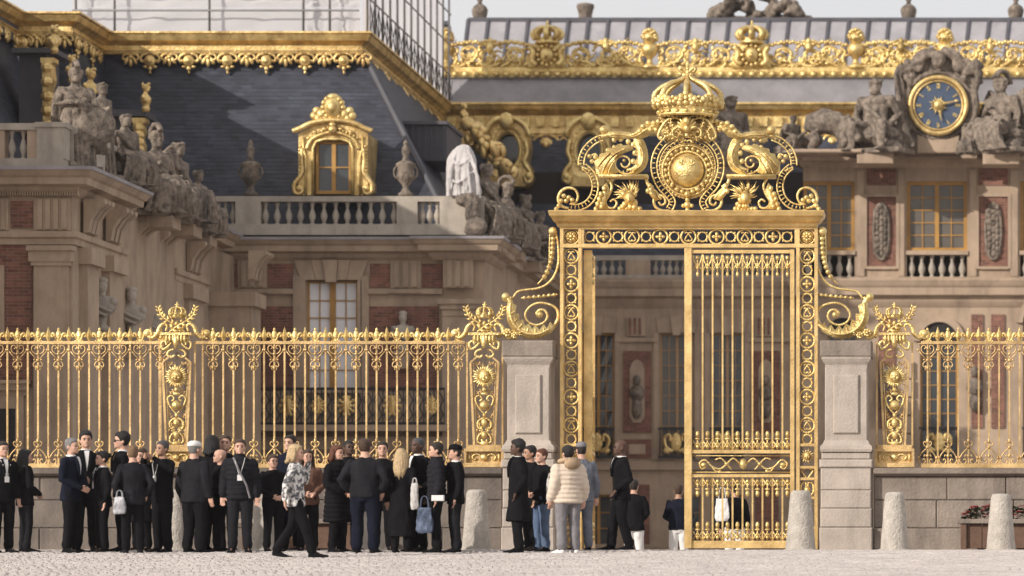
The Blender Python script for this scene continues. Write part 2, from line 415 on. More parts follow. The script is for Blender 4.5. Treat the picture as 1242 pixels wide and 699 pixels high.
def railing(label, px0, n, first_spear, extra=True):
    px1 = px0 + (n - 1) * PITCH
    t = thing('gilded_railing', label, 'railing', (X((px0 + px1) / 2, GY), GY, Z(566, GY)), 'gilded iron railing along the court')
    for k in range(n):
        px = px0 + k * PITCH; spear = (k % 2 == 0) == first_spear
        b = inst('bar', BAR, GOLDP, t, (X(px, GY), GY, Z(566, GY)))
        if spear:
            inst('spearhead', SPEAR, GOLD, b, (X(px, GY), GY, Z(417, GY)))
        else:
            inst('fleur_de_lis', FLEUR, GOLD, b, (X(px, GY), GY, Z(417, GY)))
            inst('scroll', TOPSCROLL, GOLDP, b, (X(px, GY), GY - .01, Z(415.5, GY)))
            inst('bottom_scroll', BOTSCROLL, GOLDP, b, (X(px, GY), GY - .01, Z(565, GY)))
    e = 8
    for nm, a, b_, d in (('top_rail', 414, 417.5, .034), ('bottom_rail', 562.5, 567.5, .05)):
        m = MB(); gb(m, px0 - e, px1 + e, a, b_, -d, d); m.build(nm, GOLDP, t)
    return t
railing('gilded railing bay at the far left edge, behind the grey haired man', 195 - 33 * PITCH, 34, True)
railing('long gilded railing bay between the two left crowned pilasters', 246, 26, True)
railing('gilded railing bay right of the right pier, above the red flowers', 1125, 26, False)

# crowned pilasters between the bays
def crown_small(mb, cx, cy, w, dy=0):                # cx, cy = base centre in pixels
    mb.lathe([(w * .8 / 70, 0), (w * .86 / 70, .03), (w * .8 / 70, .06)], 12, G(cx, cy, dy))
    for k in range(8):
        a = 2 * pi * k / 8; ca, sa = cos(a), sin(a)
        pts = [(.8, 0), (1.05, 5), (1.1, 9), (.8, 13), (.35, 14), (.05, 13)]
        mb.tube([G(cx, cy, dy) + Vector((ca * r * w / 70, sa * r * w / 70, h / 70 * w / 10)) for r, h in spline2(pts)], .016, 5)
        mb.ell(G(cx, cy, dy) + Vector((ca * 1.0 * w / 70, sa * 1.0 * w / 70, 3 / 70 * w / 10 + .03)), .03, .03, .04, 6, 4)
    mb.ell(G(cx, cy - 15 * w / 10, dy), .035, .035, .035, 6, 4)
    mb.box(X(cx, GY) - .013, X(cx, GY) + .013, GY + dy - .013, GY + dy + .013, Z(cy - 15 * w / 10, GY), Z(cy - 22 * w / 10, GY))
    mb.box(X(cx, GY) - .04, X(cx, GY) + .04, GY + dy - .012, GY + dy + .012, Z(cy - 18 * w / 10, GY) - .012, Z(cy - 18 * w / 10, GY) + .012)
def spline2(p, per=4): return [(q.x, q.y) for q in spline([Vector((a, b, 0)) for a, b in p], per)]
def leafy(mb, pts, w, dy=0, n=7, r0=1.2):            # an acanthus branch: a stem with fat leaflets both sides
    q = spline([Vector((a, b, 0)) for a, b in pts], 5)
    gt(mb, [(a.x, a.y) for a in q], [r0] * len(q), dy, 5, smooth=False)
    for i in range(1, n + 1):
        f = i / n * (len(q) - 1); i0 = min(int(f), len(q) - 2); p = q[i0].lerp(q[i0 + 1], f - i0); d = (q[i0 + 1] - q[i0]).normalized(); nn = Vector((-d.y, d.x, 0))
        ww = w * (1 - .45 * i / n)
        for s_ in (-1, 1):
            tip = p + d * ww * .8 + nn * s_ * ww
            mid = p + d * ww * .2 + nn * s_ * ww * .6
            gt(mb, [(p.x, p.y), (mid.x, mid.y), (tip.x, tip.y)], [ww * .22, ww * .42, ww * .12], dy, 5, 2, smooth=False)
def sunmask(mb, cx, cy, r, dy=0, rays=16):
    for k in range(rays):
        a = 2 * pi * k / rays; L = r * (1.0 if k % 2 else .78)
        c, s = cos(a), sin(a)
        gt(mb, [(cx + c * r * .35, cy + s * r * .35), (cx + c * r * .7, cy + s * r * .7), (cx + c * L, cy + s * L)], [r * .13, r * .085, r * .015], dy, 4, smooth=False)
    ge(mb, cx, cy, r * .38, r * .46, dy - .03, r * .28, 10, 6)
    ge(mb, cx, cy + r * .06, r * .09, r * .15, dy - .03 - r * .27 / 70, r * .1, 6, 4)      # nose
    for s_ in (-1, 1):
        ge(mb, cx + s_ * r * .16, cy - r * .1, r * .09, r * .06, dy - .03 - r * .24 / 70, r * .06, 6, 4)
        ge(mb, cx + s_ * r * .2, cy + r * .12, r * .13, r * .13, dy - .03 - r * .17 / 70, r * .1, 6, 4)
    ge(mb, cx, cy + r * .25, r * .12, r * .05, dy - .03 - r * .22 / 70, r * .05, 6, 4)

def pilaster(label, c):
    t = thing('crowned_pilaster', label, 'gilded pilaster', (X(c, GY), GY, Z(566, GY)), 'gilded pilasters crowned between railing bays')
    m = MB()
    for s_ in (-1, 1):
        gt(m, [(c + s_ * 17, 440), (c + s_ * 12.5, 540)], 1.9, -.05, 4, smooth=False)
        gt(m, [(c + s_ * 17, 440), (c + s_ * 9, 433), (c + s_ * 6, 432)], 1.5, -.05, 4, smooth=False)
        gt(m, [(c + s_ * 21.5, 415), (c + s_ * 21.5, 566)], 1.5, 0, 4, smooth=False)
        gt(m, [(c + s_ * 13.8, 440), (c + s_ * 9.5, 540)], .9, -.03, 4, smooth=False)
    m.build('tapered_frame', GOLDP, t)
    m = MB()                                         # foliage filling the tapered panel
    for s_ in (-1, 1):
        leafy(m, [(c + s_ * 1, 474), (c + s_ * 8, 476), (c + s_ * 13, 484), (c + s_ * 11, 497)], 3.2, 0, 6, .7)
        leafy(m, [(c + s_ * 2, 512), (c + s_ * 8, 505), (c + s_ * 11, 498)], 3, 0, 5, .7)
        leafy(m, [(c, 540), (c + s_ * 6, 532), (c + s_ * 9, 522), (c + s_ * 6, 514)], 3.2, 0, 6, .7)
        leafy(m, [(c + s_ * 3, 444), (c + s_ * 10, 440), (c + s_ * 15, 446)], 3, 0, 4, .7)
        for k in range(5): ge(m, c + s_ * (4 + (k % 3) * 2.6), 512 + 5 * k, 1.7, 2.2, -.02)
    m.build('panel_foliage', GOLDP, t, True)
    m = MB(); sunmask(m, c, 457, 17, -.05, 26); m.build('sun_mask', GOLD, t, True)
    m = MB()
    for s_ in (-1, 1):
        gt(m, [(c, 503), (c + s_ * 8, 493), (c + s_ * 11, 484), (c + s_ * 6.5, 480), (c + s_ * 3, 484), (c + s_ * 6, 487)], 1.2, -.05)
        gt(m, [(c + s_ * 1, 507), (c + s_ * 8, 512), (c + s_ * 7, 520), (c + s_ * 2, 519)], 1.3, -.05)
        gt(m, [(c + s_ * 1, 524), (c + s_ * 7, 529), (c + s_ * 8, 536), (c + s_ * 3, 538), (c + s_ * 3, 533)], 1.3, -.05)
        leafy(m, [(c + s_ * 2, 526), (c + s_ * 5, 519), (c + s_ * 7, 512)], 3, -.05, 4, .8)
    ge(m, c, 492, 6, 6, -.08); ge(m, c, 478, 5, 2.2, -.06); ge(m, c, 473, 3, 3, -.06); ge(m, c, 513, 4, 6, -.07); ge(m, c, 528, 4, 5, -.06)
    ge(m, c, 538, 6, 3, -.06); ge(m, c, 504, 2.5, 3.5, -.06)
    m.build('heart_scrollwork', GOLD, t, True)
    m = MB(); gb(m, c - 19, c + 19, 404, 407, -.14, .14)
    gb(m, c - 14, c + 14, 407, 416, -.09, .09); m.build('capital_plate', GOLD, t)
    m = MB()
    for s_ in (-1, 1):
        gt(m, [(c + s_ * 3, 412), (c + s_ * 9, 420), (c + s_ * 16, 424), (c + s_ * 18, 417), (c + s_ * 13, 414), (c + s_ * 11.5, 419)], 1.7, -.08)
        gt(m, [(c + s_ * 3, 424), (c + s_ * 9, 426), (c + s_ * 11, 431), (c + s_ * 6, 434), (c + s_ * 2, 431)], 1.5, -.06)
        for k in range(3): ge(m, c + s_ * (3 + 4 * k), 411.5, 1.8, 5, -.13)
        gt(m, [(c + s_ * 14, 402), (c + s_ * 12, 396), (c + s_ * 16, 393), (c + s_ * 21, 397), (c + s_ * 24, 405), (c + s_ * 30, 410), (c + s_ * 35, 408)], [1.2, 1.6, 2, 2.5, 3, 2.6, 2], -.02, 6)
        gt(m, spiral(c + s_ * 36, 405, 6, 1, 1.2, 1.3 * s_), 1.6, -.02, 5, smooth=False)
        ge(m, c + s_ * 36, 404.5, 4.5, 4.5, 0)
    ge(m, c, 415, 3.6, 9, -.12)
    m.build('capital_scrolls', GOLD, t, True)
    m = MB()
    for s_ in (-1, 1):
        leafy(m, [(c - s_ * 9, 403), (c, 396), (c + s_ * 12, 389), (c + s_ * 20, 382), (c + s_ * 23, 373)], 6.4, -.03 * s_, 8, 1.2)
    m.build('crossed_branches', GOLD, t, True)
    m = MB(); crown_small(m, c, 386, 9); m.build('small_crown', GOLD, t, True)
    m = MB(); gb(m, c - 21, c + 21, 540, 545, -.13, .13); gb(m, c - 24, c + 24, 544.5, 548, -.16, .16)
    gb(m, c - 24, c + 24, 562, 567, -.16, .16)
    for a, b in ((-24, -21), (21, 24)): gb(m, c + a, c + b, 548, 562, -.15, .15)
    gb(m, c - 21, c + 21, 548, 562, -.07, .1); m.build('pedestal', GOLDP, t)
    m = MB()
    ge(m, c, 555, 5, 4.5, -.1, 3)
    for s_ in (-1, 1):
        gt(m, [(c + s_ * 4, 553), (c + s_ * 9, 551), (c + s_ * 14, 554), (c + s_ * 12, 558), (c + s_ * 9, 556)], 1.1, -.09)
        ge(m, c + s_ * 18, 555, 1.6, 5, -.09, 1.5)
    m.build('pedestal_scrolls', GOLD, t, True)
pilaster('crowned gilded pilaster at left, its sun mask above the white capped man', 215)
pilaster('crowned gilded pilaster left of the left gate pier', 588)
pilaster('crowned gilded pilaster right of the right gate pier', 1085)

# ------------------------------------------------------------------ the gateway
gate = thing('gateway', 'tall gilded gateway frame with openwork jambs and royal crown on top', 'gateway', (X(834, GY), GY, 0))
RING_L = MB(); n = 18
RING_L.tube([(9.0 / 70 * cos(2 * pi * k / n), 0, 9.0 / 70 * sin(2 * pi * k / n)) for k in range(n)], .021, 5, True); RING_L = RING_L.mesh('large_ring', True)
RING_S = MB(); n = 14
RING_S.tube([(5.8 / 70 * cos(2 * pi * k / n), 0, 5.8 / 70 * sin(2 * pi * k / n)) for k in range(n)], 0.017, 5, True)
for a in range(4):
    RING_S.ell((7.2 / 70 * cos(pi / 2 * a + pi / 4), 0, 7.2 / 70 * sin(pi / 2 * a + pi / 4)), .017, .017, .017, 6, 4)
RING_S = RING_S.mesh('small_ring', True)
c1 = MB()                                            # quatrefoil of leaves
for a in range(4):
    c1.ell((.045 * cos(pi / 2 * a), -.01, .045 * sin(pi / 2 * a)), .045 if a % 2 == 0 else .03, .03, .03 if a % 2 == 0 else .045, 6, 4)
c1.ell((0, -.03, 0), .03, .03, .03, 6, 4); QUATRE = c1.mesh('leaf_cross', True)
c2 = MB()                                            # interlaced letter-like scrolls
for s_ in (-1, 1):
    c2.tube(spline([(s_ * .06, 0, .06), (s_ * .02, 0, .075), (-s_ * .03, 0, .01), (-s_ * .06, 0, -.05), (-s_ * .02, 0, -.075), (s_ * .01, 0, -.05)], 4), .015, 5)
CYPHER = c2.mesh('cypher_scroll', True)

def openwork_column(px0, px1, name):
    cx = (px0 + px1) / 2
    m = MB()
    for a, b in ((px0, px0 + 4), (px1 - 4, px1)): gb(m, a, b, 276, 668, -.10, .10)
    post = m.build(name, GOLDG, gate)
    k = 0; y = 310.8
    while y < 540:
        inst('large_ring', RING_L, GOLD, post, G(cx, y, -.02)); 
        inst('leaf_cross' if k % 2 else 'cypher_scroll', QUATRE if k % 2 else CYPHER, GOLD, post, G(cx, y, -.02))
        if y + 17 < 540: inst('small_ring', RING_S, GOLD, post, G(cx, y + 17.1, -.02))
        y += 34.2; k += 1
    for y_ in (299.5, 540, 567, 581, 604, 640):
        m = MB(); gb(m, px0 + 4, px1 - 4, y_ - 1.5, y_ + 1.5, -.08, .08); m.build('cross_rail', GOLDG, post)
    m = MB(); sunmask(m, cx, 553.5, 10.5, -.04, 14); m.build('sun_mask', GOLD, post, True)
    m = MB()
    for s_ in (-1, 1):
        gt(m, [(cx + s_ * 1, 580), (cx + s_ * 4, 576), (cx + s_ * 7, 571), (cx + s_ * 3, 569)], 1.1)
        gt(m, [(cx + s_ * 1, 603), (cx + s_ * 7, 598), (cx + s_ * 7, 588), (cx + s_ * 2, 585), (cx + s_ * 1, 592)], 1.2)
        leafy(m, [(cx, 638), (cx + s_ * 3, 628), (cx + s_ * 4, 612)], 4, 0, 5, 1)
        gt(m, [(cx + s_ * 1, 665), (cx + s_ * 7, 660), (cx + s_ * 7, 650), (cx + s_ * 2, 645)], 1.2)
    ge(m, cx, 622, 4, 6, -.04); ge(m, cx, 655, 4, 5, -.03); ge(m, cx, 594, 4, 4, -.03)
    m.build('lower_scrolls', GOLD, post, True)
    return post
openwork_column(680, 706, 'jamb'); openwork_column(966, 992, 'jamb')
m = MB(); gb(m, 680, 992, 274.5, 278.5, -.11, .11); gb(m, 680, 992, 296.5, 301, -.11, .11)
for a in (706, 964): gb(m, a, a + 2.5, 278, 297, -.09, .09)
lint = m.build('lintel', GOLDG, gate)
k = 0; px = 732.6
xx = [715.5 + 17.1 * i for i in range(15)]
for i, px in enumerate(xx):
    if i % 2 == 0: inst('small_ring', RING_S, GOLD, lint, G(px, 287.5, -.02))
    else:
        inst('large_ring', RING_L, GOLD, lint, G(px, 287.5, -.02)); inst('leaf_cross' if i % 4 == 1 else 'cypher_scroll', QUATRE if i % 4 == 1 else CYPHER, GOLD, lint, G(px, 287.5, -.02))
for px in (693, 979):
    m = MB()
    for r, d in ((9.5, 1.2), (6.5, 1)): gt(m, arc(px, 287.5, r, 0, 360, 20)[:-1] + [(px + r, 287.5)], d, -.02, 5, smooth=False)
    for a in range(8): ge(m, px + 4 * cos(a * pi / 4), 287.5 + 4 * sin(a * pi / 4), 2.2, 2.2, -.05)
    ge(m, px, 287.5, 2.6, 2.6, -.07); m.build('rosette', GOLD, lint, True)
# cornice over the lintel
m = MB()
prof = [(276, 677, .16), (272, 676, .20), (270, 673, .26), (266, 671, .32), (264, 669, .36), (259, 667.5, .38), (257.5, 668, .36)]
m.loft([[(X(a if sx < 0 else 1668 - a, GY), GY + sy * d, Z(p, GY)) for sx, sy in ((-1, -1), (1, -1), (1, 1), (-1, 1))] for p, a, d in prof])
m.build('lintel_cornice', GOLDG, gate)

# side strings of beads and S curves down to the pier consoles
def mir(p, s): return [(a if s < 0 else 1668 - a, b) for a, b in p]
for s_ in (-1, 1):
    m = MB()
    gt(m, mir([(674, 283), (677, 300), (677, 320), (672, 335), (663, 345), (652, 350), (640, 351.5), (628, 354), (622, 362)], s_), 1.5)
    gt(m, mir([(667, 283), (666.5, 300), (666, 318), (662, 333), (652, 345)], s_), 1.0)
    for k in range(9):
        f = k / 8; ge(m, *mir([(671 - 1.5 * f - 9 * f ** 3, 290 + 46 * f)], s_)[0], 3.2, 3.2, -.03)
    ge(m, *mir([(670.5, 281)], s_)[0], 5.6, 5.6, -.02)
    gt(m, mir([(632, 362), (645, 361), (660, 360), (676, 357)], s_), 1.1)
    for k in range(7): ge(m, *mir([(636 + 6 * k, 361.5 - .6 * k)], s_)[0], 2.2, 2.2, -.03)
    m.build('beaded_side_scroll', GOLD, gate, True)
    m = MB()
    pts = [(613, 359), (619, 367), (618, 380), (620, 391), (628, 401), (641, 407), (656, 406.5), (668, 400), (676, 389), (676, 377), (668, 370), (654, 367.5), (643, 372), (637, 381), (640, 390), (650, 394.5), (660, 391), (664, 384), (661, 377), (655, 376), (651, 380), (654, 384)]
    gt(m, mir(pts, s_), [2.4, 3.6, 4, 4.2, 4.2, 4, 3.4, 2.8, 2.2, 1.8, 1.6, 1.5, 1.5, 1.5, 1.5, 1.5, 1.5, 1.6, 1.6, 1.7, 2, 2.4], 0, 7)
    gt(m, mir(spiral(614, 360, 6, 1.5, 0, 1.0, 14), s_), 1.8, 0, 6, smooth=False)
    ge(m, *mir([(613, 360)], s_)[0], 5, 5, 0); ge(m, *mir([(655, 382)], s_)[0], 4, 4, -.03)
    q = mir([(617, 366), (614.5, 378), (618, 393), (627, 404), (641, 410), (657, 410), (669, 404), (677, 392), (671, 395), (668, 391), (664, 399), (660, 394), (655, 401), (650, 395), (646, 400), (642, 393), (637, 396), (635, 388), (630, 390), (630, 381), (625, 381), (627, 371)], s_)
    m.prism([(X(a, GY), Z(b, GY)) for a, b in q], GY - .10, GY - .02)
    gt(m, mir([(620, 368), (619.5, 380), (623, 392), (631, 401), (643, 405.5), (656, 405), (668, 399)], s_), [1, 1.8, 2.2, 2.2, 2.2, 1.8, .8], -.11)
    for a, b, c_, d in ((629, 386, 622, 392), (635, 392, 629, 399), (642, 397, 639, 404), (650, 399, 650, 406), (660, 398, 661, 404), (626, 377, 619, 381)):
        gt(m, mir([(a, b), ((a + c_) / 2, (b + d) / 2 + 1), (c_, d)], s_), [.4, 1.2, 1.4], -.11, 5)
    m.build('pier_console', GOLD, gate, True)
    m = MB()
    for cx_, cy_, r_ in ((616, 404, 5), (625, 407, 4.2), (632, 404, 3.4)):
        for k in range(7): ge(m, *mir([(cx_ + r_ * .7 * cos(k * 2 * pi / 7), cy_ + r_ * .7 * sin(k * 2 * pi / 7))], s_)[0], r_ * .42, r_ * .42, -.09, r_ * .3)
        ge(m, *mir([(cx_, cy_)], s_)[0], r_ * .4, r_ * .4, -.12)
    gt(m, mir([(604, 409), (612, 404), (622, 405)], s_), 2.4, 0)
    m.build('flower_cluster', GOLD, gate, True)

# crest
crest = tag(inst('crest', None, None, gate, G(834, 258)), None)
def cm(name, fn, m_=GOLD, both=True):
    for s_ in ((-1, 1) if both else (-1,)):
        m = MB(); fn(m, s_); m.build(name, m_, crest, True)
def band(m, pts, s_, w, r=1.0, studs=1.0, dy=0, per=5):
    """two parallel strips with studs between"""
    q = spline([Vector((a, b, 0)) for a, b in mir(pts, s_)], per); L_, R_ = [], []
    for i, p in enumerate(q):
        d = (q[min(i + 1, len(q) - 1)] - q[max(i - 1, 0)]).normalized(); nn = Vector((-d.y, d.x, 0))
        ww = w[0] + (w[1] - w[0]) * i / (len(q) - 1) if isinstance(w, tuple) else w
        L_.append((p.x + nn.x * ww, p.y + nn.y * ww)); R_.append((p.x - nn.x * ww, p.y - nn.y * ww))
    gt(m, L_, r, dy, 5, smooth=False); gt(m, R_, r, dy, 5, smooth=False)
    acc = 0
    for i in range(1, len(q)):
        acc += (q[i] - q[i - 1]).length
        if acc > 3.4 and studs:
            acc = 0; gt(m, [L_[i], R_[i]], .55, dy, 4, smooth=False); ge(m, q[i].x, q[i].y, studs, studs, dy - .02, 1, 6, 4)
def f_outer(m, s_):
    band(m, [(731, 167), (720, 172), (710, 182), (705.5, 193), (705, 201)], s_, 3.4, 1.1)
    gt(m, mir([(706, 203), (711, 205), (716, 208)], s_), 1.4)
    band(m, [(708, 202), (715, 208), (720, 216), (722, 227), (719, 239), (711, 248), (700, 252), (690, 251)], s_, 3.6, 1.1)
    gt(m, mir([(690, 253), (681, 250), (677, 242), (680, 233), (688, 228), (697, 230), (701, 238), (698, 246), (692, 247)], s_), [1.4, 1.8, 2, 2, 1.7, 1.6, 1.5, 1.4, 1.2])
    for a, b in ((678, 250), (675, 254), (681, 244), (690, 240), (694, 243), (687, 244), (684, 238)): ge(m, *mir([(a, b)], s_)[0], 3, 3, -.03)
cm('outer_scroll', f_outer)
def f_inner(m, s_):
    gt(m, mir([(729, 166), (740, 163), (752, 162.5), (764, 164), (773, 167)], s_), [2.5, 3, 3.2, 3.4, 2.6], 0, 7)
    gt(m, mir([(773, 165), (780, 172), (784, 184), (784.5, 195), (780, 205), (770, 210.5), (760, 211), (751, 208), (746, 201), (748, 193), (755, 189.5), (762, 192), (764, 198), (760, 203), (755, 202), (753.5, 198)], s_), [2, 1.6, 1.5, 1.5, 1.5, 1.4, 1.3, 1.3, 1.3, 1.3, 1.3, 1.3, 1.3, 1.3, 1.2, 1.2])
    gt(m, mir([(770, 170), (776, 178), (777, 190), (774, 200), (767, 205), (760, 206)], s_), [3.6, 4.2, 4.4, 3.6, 2.4, 1.2], .01, 6, flat=.5)
    for a, b in ((768, 176), (770, 186), (768, 196), (762, 172), (753, 169), (745, 170)): ge(m, *mir([(a, b)], s_)[0], 3.2, 3.6, -.02, 2)
    for a, b in ((757, 195),): ge(m, *mir([(a, b)], s_)[0], 2, 2, -.02)
    for k in range(4): ge(m, *mir([(752 + 4.5 * k, 208.2)], s_)[0], 1.0, 1.0, -.04)
cm('inner_scroll', f_inner)
def f_leaf(m, s_):
    gt(m, mir([(727, 212), (727, 203), (732, 194), (741, 186), (750, 182), (760, 180)], s_), [4.5, 5.2, 5.4, 5, 4, 1.6], .02, 7, flat=.5)
    for a, b in ((724, 198), (730, 190), (737, 183), (745, 179), (753, 177.5), (733, 202), (741, 194), (738, 206), (745, 206), (722, 191), (718, 196), (715, 190)):
        ge(m, *mir([(a, b)], s_)[0], 2.8, 3, -.02, 2)
    gt(m, mir([(716, 190), (722, 187), (725, 193), (722, 199)], s_), 1.3)
cm('acanthus_leaf', f_leaf)
def f_flame(m, s_):
    leafy(m, [(771, 166), (776, 161), (783, 157), (790, 154), (799, 155)], 5.5, -.02, 6, 2)
    gt(m, mir([(772, 167), (779, 158), (788, 152), (800, 150)], s_) if s_ < 0 else mir([(772, 167), (779, 158), (788, 152), (800, 150)], s_), [2.6, 3.2, 3.6, 4], 0, 6)
    for a, b in ((780, 154), (786, 150), (793, 150), (799, 148), (789, 158), (796, 158)): ge(m, *mir([(a, b)], s_)[0], 3.4, 3.2, -.04)
def f_flame2(m, s_):
    gt(m, mir([(772, 167), (779, 158), (788, 152), (800, 150)], s_), [2.6, 3.2, 3.6, 4], 0, 6)
    for a, b in ((780, 154), (786, 150), (793, 150), (799, 148), (789, 158), (796, 158), (776, 160)): ge(m, *mir([(a, b)], s_)[0], 3.4, 3.2, -.04)
cm('leaf_flame', f_flame2)
def f_ball(m, s_): ge(m, *mir([(732.5, 158)], s_)[0], 5.6, 5.6, -.02, None, 12, 8)
cm('ball', f_ball)
def f_table(m, s_):
    a, b = sorted([mir([(727, 0)], s_)[0][0], mir([(786, 0)], s_)[0][0]])
    gb(m, a, b, 212.5, 216.5, -.16, .16)
    gt(m, mir([(783, 216), (787, 226), (795, 233), (802, 242)], s_), [2, 2.2, 2.2, 2])
    gt(m, mir([(738, 217), (742, 226), (739, 236), (734, 245), (738, 252), (745, 252), (748, 246), (744, 242), (740, 245)], s_), [1.8, 1.7, 1.6, 1.5, 1.5, 1.5, 1.4, 1.3, 1.3])
    for a, b in ((729, 236), (727, 242), (725, 248), (723, 254), (730, 251), (733, 229), (788, 226), (786, 232)): ge(m, *mir([(a, b)], s_)[0], 3, 3.6, -.03)
cm('scroll_table', f_table)
def f_trophy(m, s_):
    cx, cy = mir([(764, 240)], s_)[0]
    for k in range(26):
        a = pi * (.98 + 1.04 * k / 25) if k < 20 else random.uniform(0, 2 * pi)
        L = random.uniform(15, 25) if k < 20 else random.uniform(10, 17)
        gt(m, [(cx + 4 * cos(a), cy + 4 * sin(a)), (cx + L * .7 * cos(a + .1), cy + L * .7 * sin(a + .1)), (cx + L * cos(a), cy + min(L * sin(a), 15))], [1.6, 1.2, .3], random.uniform(-.06, .04), 4, smooth=False)
    for k in range(16): ge(m, cx + random.uniform(-9, 9), cy + random.uniform(-6, 12), 3.4, 3.4, -.06)
    ge(m, cx, cy + 1, 6.5, 8, -.1); ge(m, cx, cy + 4, 1.5, 2.5, -.2)
    for k in range(7): ge(m, cx - 12 + 4 * k, 253.5, 3, 3, -.03)
cm('radiant_trophy', f_trophy)
def f_plates(m, s_):
    for pts, d in (([(722.4, 203), (721, 196), (726, 193), (728, 187), (735, 186), (738, 180), (745, 179.5), (750, 175), (757, 177), (763, 175.5), (769, 181), (756, 186), (747, 192), (745, 201.5), (750, 209), (740, 213), (730, 213)], .0),
                   ([(766, 164), (778, 169), (785, 181), (785.5, 195), (779, 206), (769, 211), (761, 211), (770, 206), (773, 202), (769, 198.5), (774, 190.6), (768, 187), (772, 181), (766, 176), (769, 171)], .01),
                   ([(733, 163), (738, 159.5), (746, 161), (753, 159), (761, 162), (769, 162), (776, 155), (783, 156), (786, 150), (793, 152), (797, 147), (799, 157), (790, 160), (785, 166), (775, 169), (760, 168), (747, 170)], .0),
                   ([(724, 254), (722, 246), (727, 244), (726, 236), (731, 235), (732, 226), (736, 222), (740, 232), (735, 244), (738, 254)], .02),
                   ([(787, 222), (793, 226), (791, 231), (797, 233), (796, 238), (800, 242), (794, 244), (786, 234)], .0)):
        q = mir(pts, s_); m.prism([(X(a, GY), Z(b, GY)) for a, b in q], GY - .05 + d, GY + .04 + d)
    for rid in ([(730, 212), (735, 200), (745, 188), (760, 180)], [(738, 212), (741, 203), (747, 194)], [(725, 203), (731, 195), (740, 186)], [(768, 208), (778, 200), (780, 186), (774, 174)], [(740, 164), (755, 164), (770, 166), (782, 159), (795, 152)]):
        gt(m, mir(rid, s_), .9, -.06, 5)
cm('acanthus_plate', f_plates)
# medallion
m = MB(); m.prism([(X(834 + 34 * cos(2 * pi * k / 40), GY), Z(207 + 34 * sin(2 * pi * k / 40), GY)) for k in range(40)], GY + .02, GY + .07); m.build('medallion_disc', GOLDG, crest)
def f_horse(m, s_):
    pts = [(834, 162)] + [(a, b) for a, b in arc(834, 203, 41, -100, -225, 12)] + [(812, 240), (814, 249)]
    pts = [(834, 163), (820, 165.5), (807, 172), (797.5, 184), (793.5, 198), (795, 213), (801, 226), (810, 236), (815.5, 245), (812, 254)]
    band(m, pts, s_, 3.6, 1.1, 1.0)
    gt(m, mir([(812, 255), (803, 255.5), (795, 251), (793, 243), (798, 237), (805, 239), (807, 246), (802, 249), (799, 245)], s_), [1.4, 1.6, 1.8, 1.8, 1.7, 1.6, 1.5, 1.4, 1.3])
    band(m, [(834, 172), (821, 174.5), (810, 182), (804, 193), (803, 205), (807, 217), (814, 226)], s_, 2.4, .8, 1.0, -.02)
cm('pierced_horseshoe_band', f_horse)
m = MB(); ge(m, 834, 207, 20.5, 20.5, -.02, 14, 20, 12); m.build('globe', GOLD, crest, True)
m = MB()
for (a, b) in ((828, 199), (840, 199), (834, 211)):
    for s_ in (-1, 1): gt(m, [(a, b + 4), (a + s_ * 2.5, b), (a + s_ * 3.6, b - 2), (a + s_ * 3.4, b + .5)], .7, -.2)
    ge(m, a, b - 1, 1.3, 4, -.2, 1.5); gt(m, [(a - 3, b + 2.5), (a + 3, b + 2.5)], .6, -.21, 4, smooth=False)
m.build('fleur_de_lis', GOLD, crest, True)
m = MB()
for r, d in ((23, 1.6), (30.5, 1.2)): gt(m, arc(834, 207, r, 0, 360, 32), d, -.03, 6, smooth=False)
for k in range(24): ge(m, 834 + 26.6 * cos(k * pi / 12), 207 + 26.6 * sin(k * pi / 12), 2.6, 2.6, -.05)
m.build('collar_ring', GOLD, crest, True)
m = MB()
for k in range(44):
    a = 2 * pi * k / 44; 
    if abs(a - pi / 2) < .5: pass
    gt(m, [(834 + 25 * cos(a), 207 + 25 * sin(a)), (834 + 37 * cos(a), 206 + 36 * sin(a))], [1.2, .5], .0, 4, smooth=False)
m.build('ray_disc', GOLD, crest, True)
m = MB()
for (a, b, r) in ((834, 236, 4.5), (834, 243, 3), (834, 249, 4.6), (829, 250, 2.6), (839, 250, 2.6), (834, 255, 2.6), (822, 230, 3.4), (846, 230, 3.4), (816, 224, 3), (852, 224, 3), (828, 233, 3), (840, 233, 3)): ge(m, a, b, r, r, -.05)
m.build('hanging_cross', GOLD, crest, True)
m = MB()
rs = random.Random(11)
m.prism([(X(a, GY), Z(b, GY)) for a, b in ((804, 142), (864, 142), (868, 152), (866, 163), (858, 172), (846, 168), (834, 166), (822, 168), (810, 172), (802, 163), (800, 152))], GY - .02, GY + .10)
for s_ in (-1, 1):
    leafy(m, mir([(834, 172), (820, 168), (809, 160), (802, 144)], s_), 4.4, -.10, 8, 1)
    leafy(m, mir([(830, 166), (820, 160), (815, 152), (814, 143)], s_), 3.6, -.16, 7, .9)
    gt(m, mir([(829, 148), (820, 144), (810, 147), (803, 156), (799, 166), (804, 171), (808, 166)], s_), [1.6, 1.7, 2, 2, 1.7, 1.4, 1], -.12)
    gt(m, mir([(832, 160), (824, 156), (817, 160), (818, 167), (824, 168)], s_), [1.4, 1.5, 1.5, 1.2, .9], -.18)
    for k in range(7): ge(m, *mir([(802 + 5 * k, 141.5)], s_)[0], 2.2, 2.2, -.16)
    for k in range(6): ge(m, *mir([(803 + 4 * k + rs.uniform(-1, 1), 168 - 1.2 * k + rs.uniform(-2, 2))], s_)[0], 2.2, 2.2, -.12)
for k in range(9):
    a = pi * k / 8; gt(m, [(834, 160), (834 + 9 * cos(a), 156 - 11 * sin(a)), (834 + 12 * cos(a), 155 - 14 * sin(a))], [1.2, 2.0, 1.0], -.22, 5, smooth=False)
ge(m, 834, 149, 4.4, 5, -.28); ge(m, 834, 158, 3.4, 4, -.26); ge(m, 834, 166, 2.6, 3, -.2)
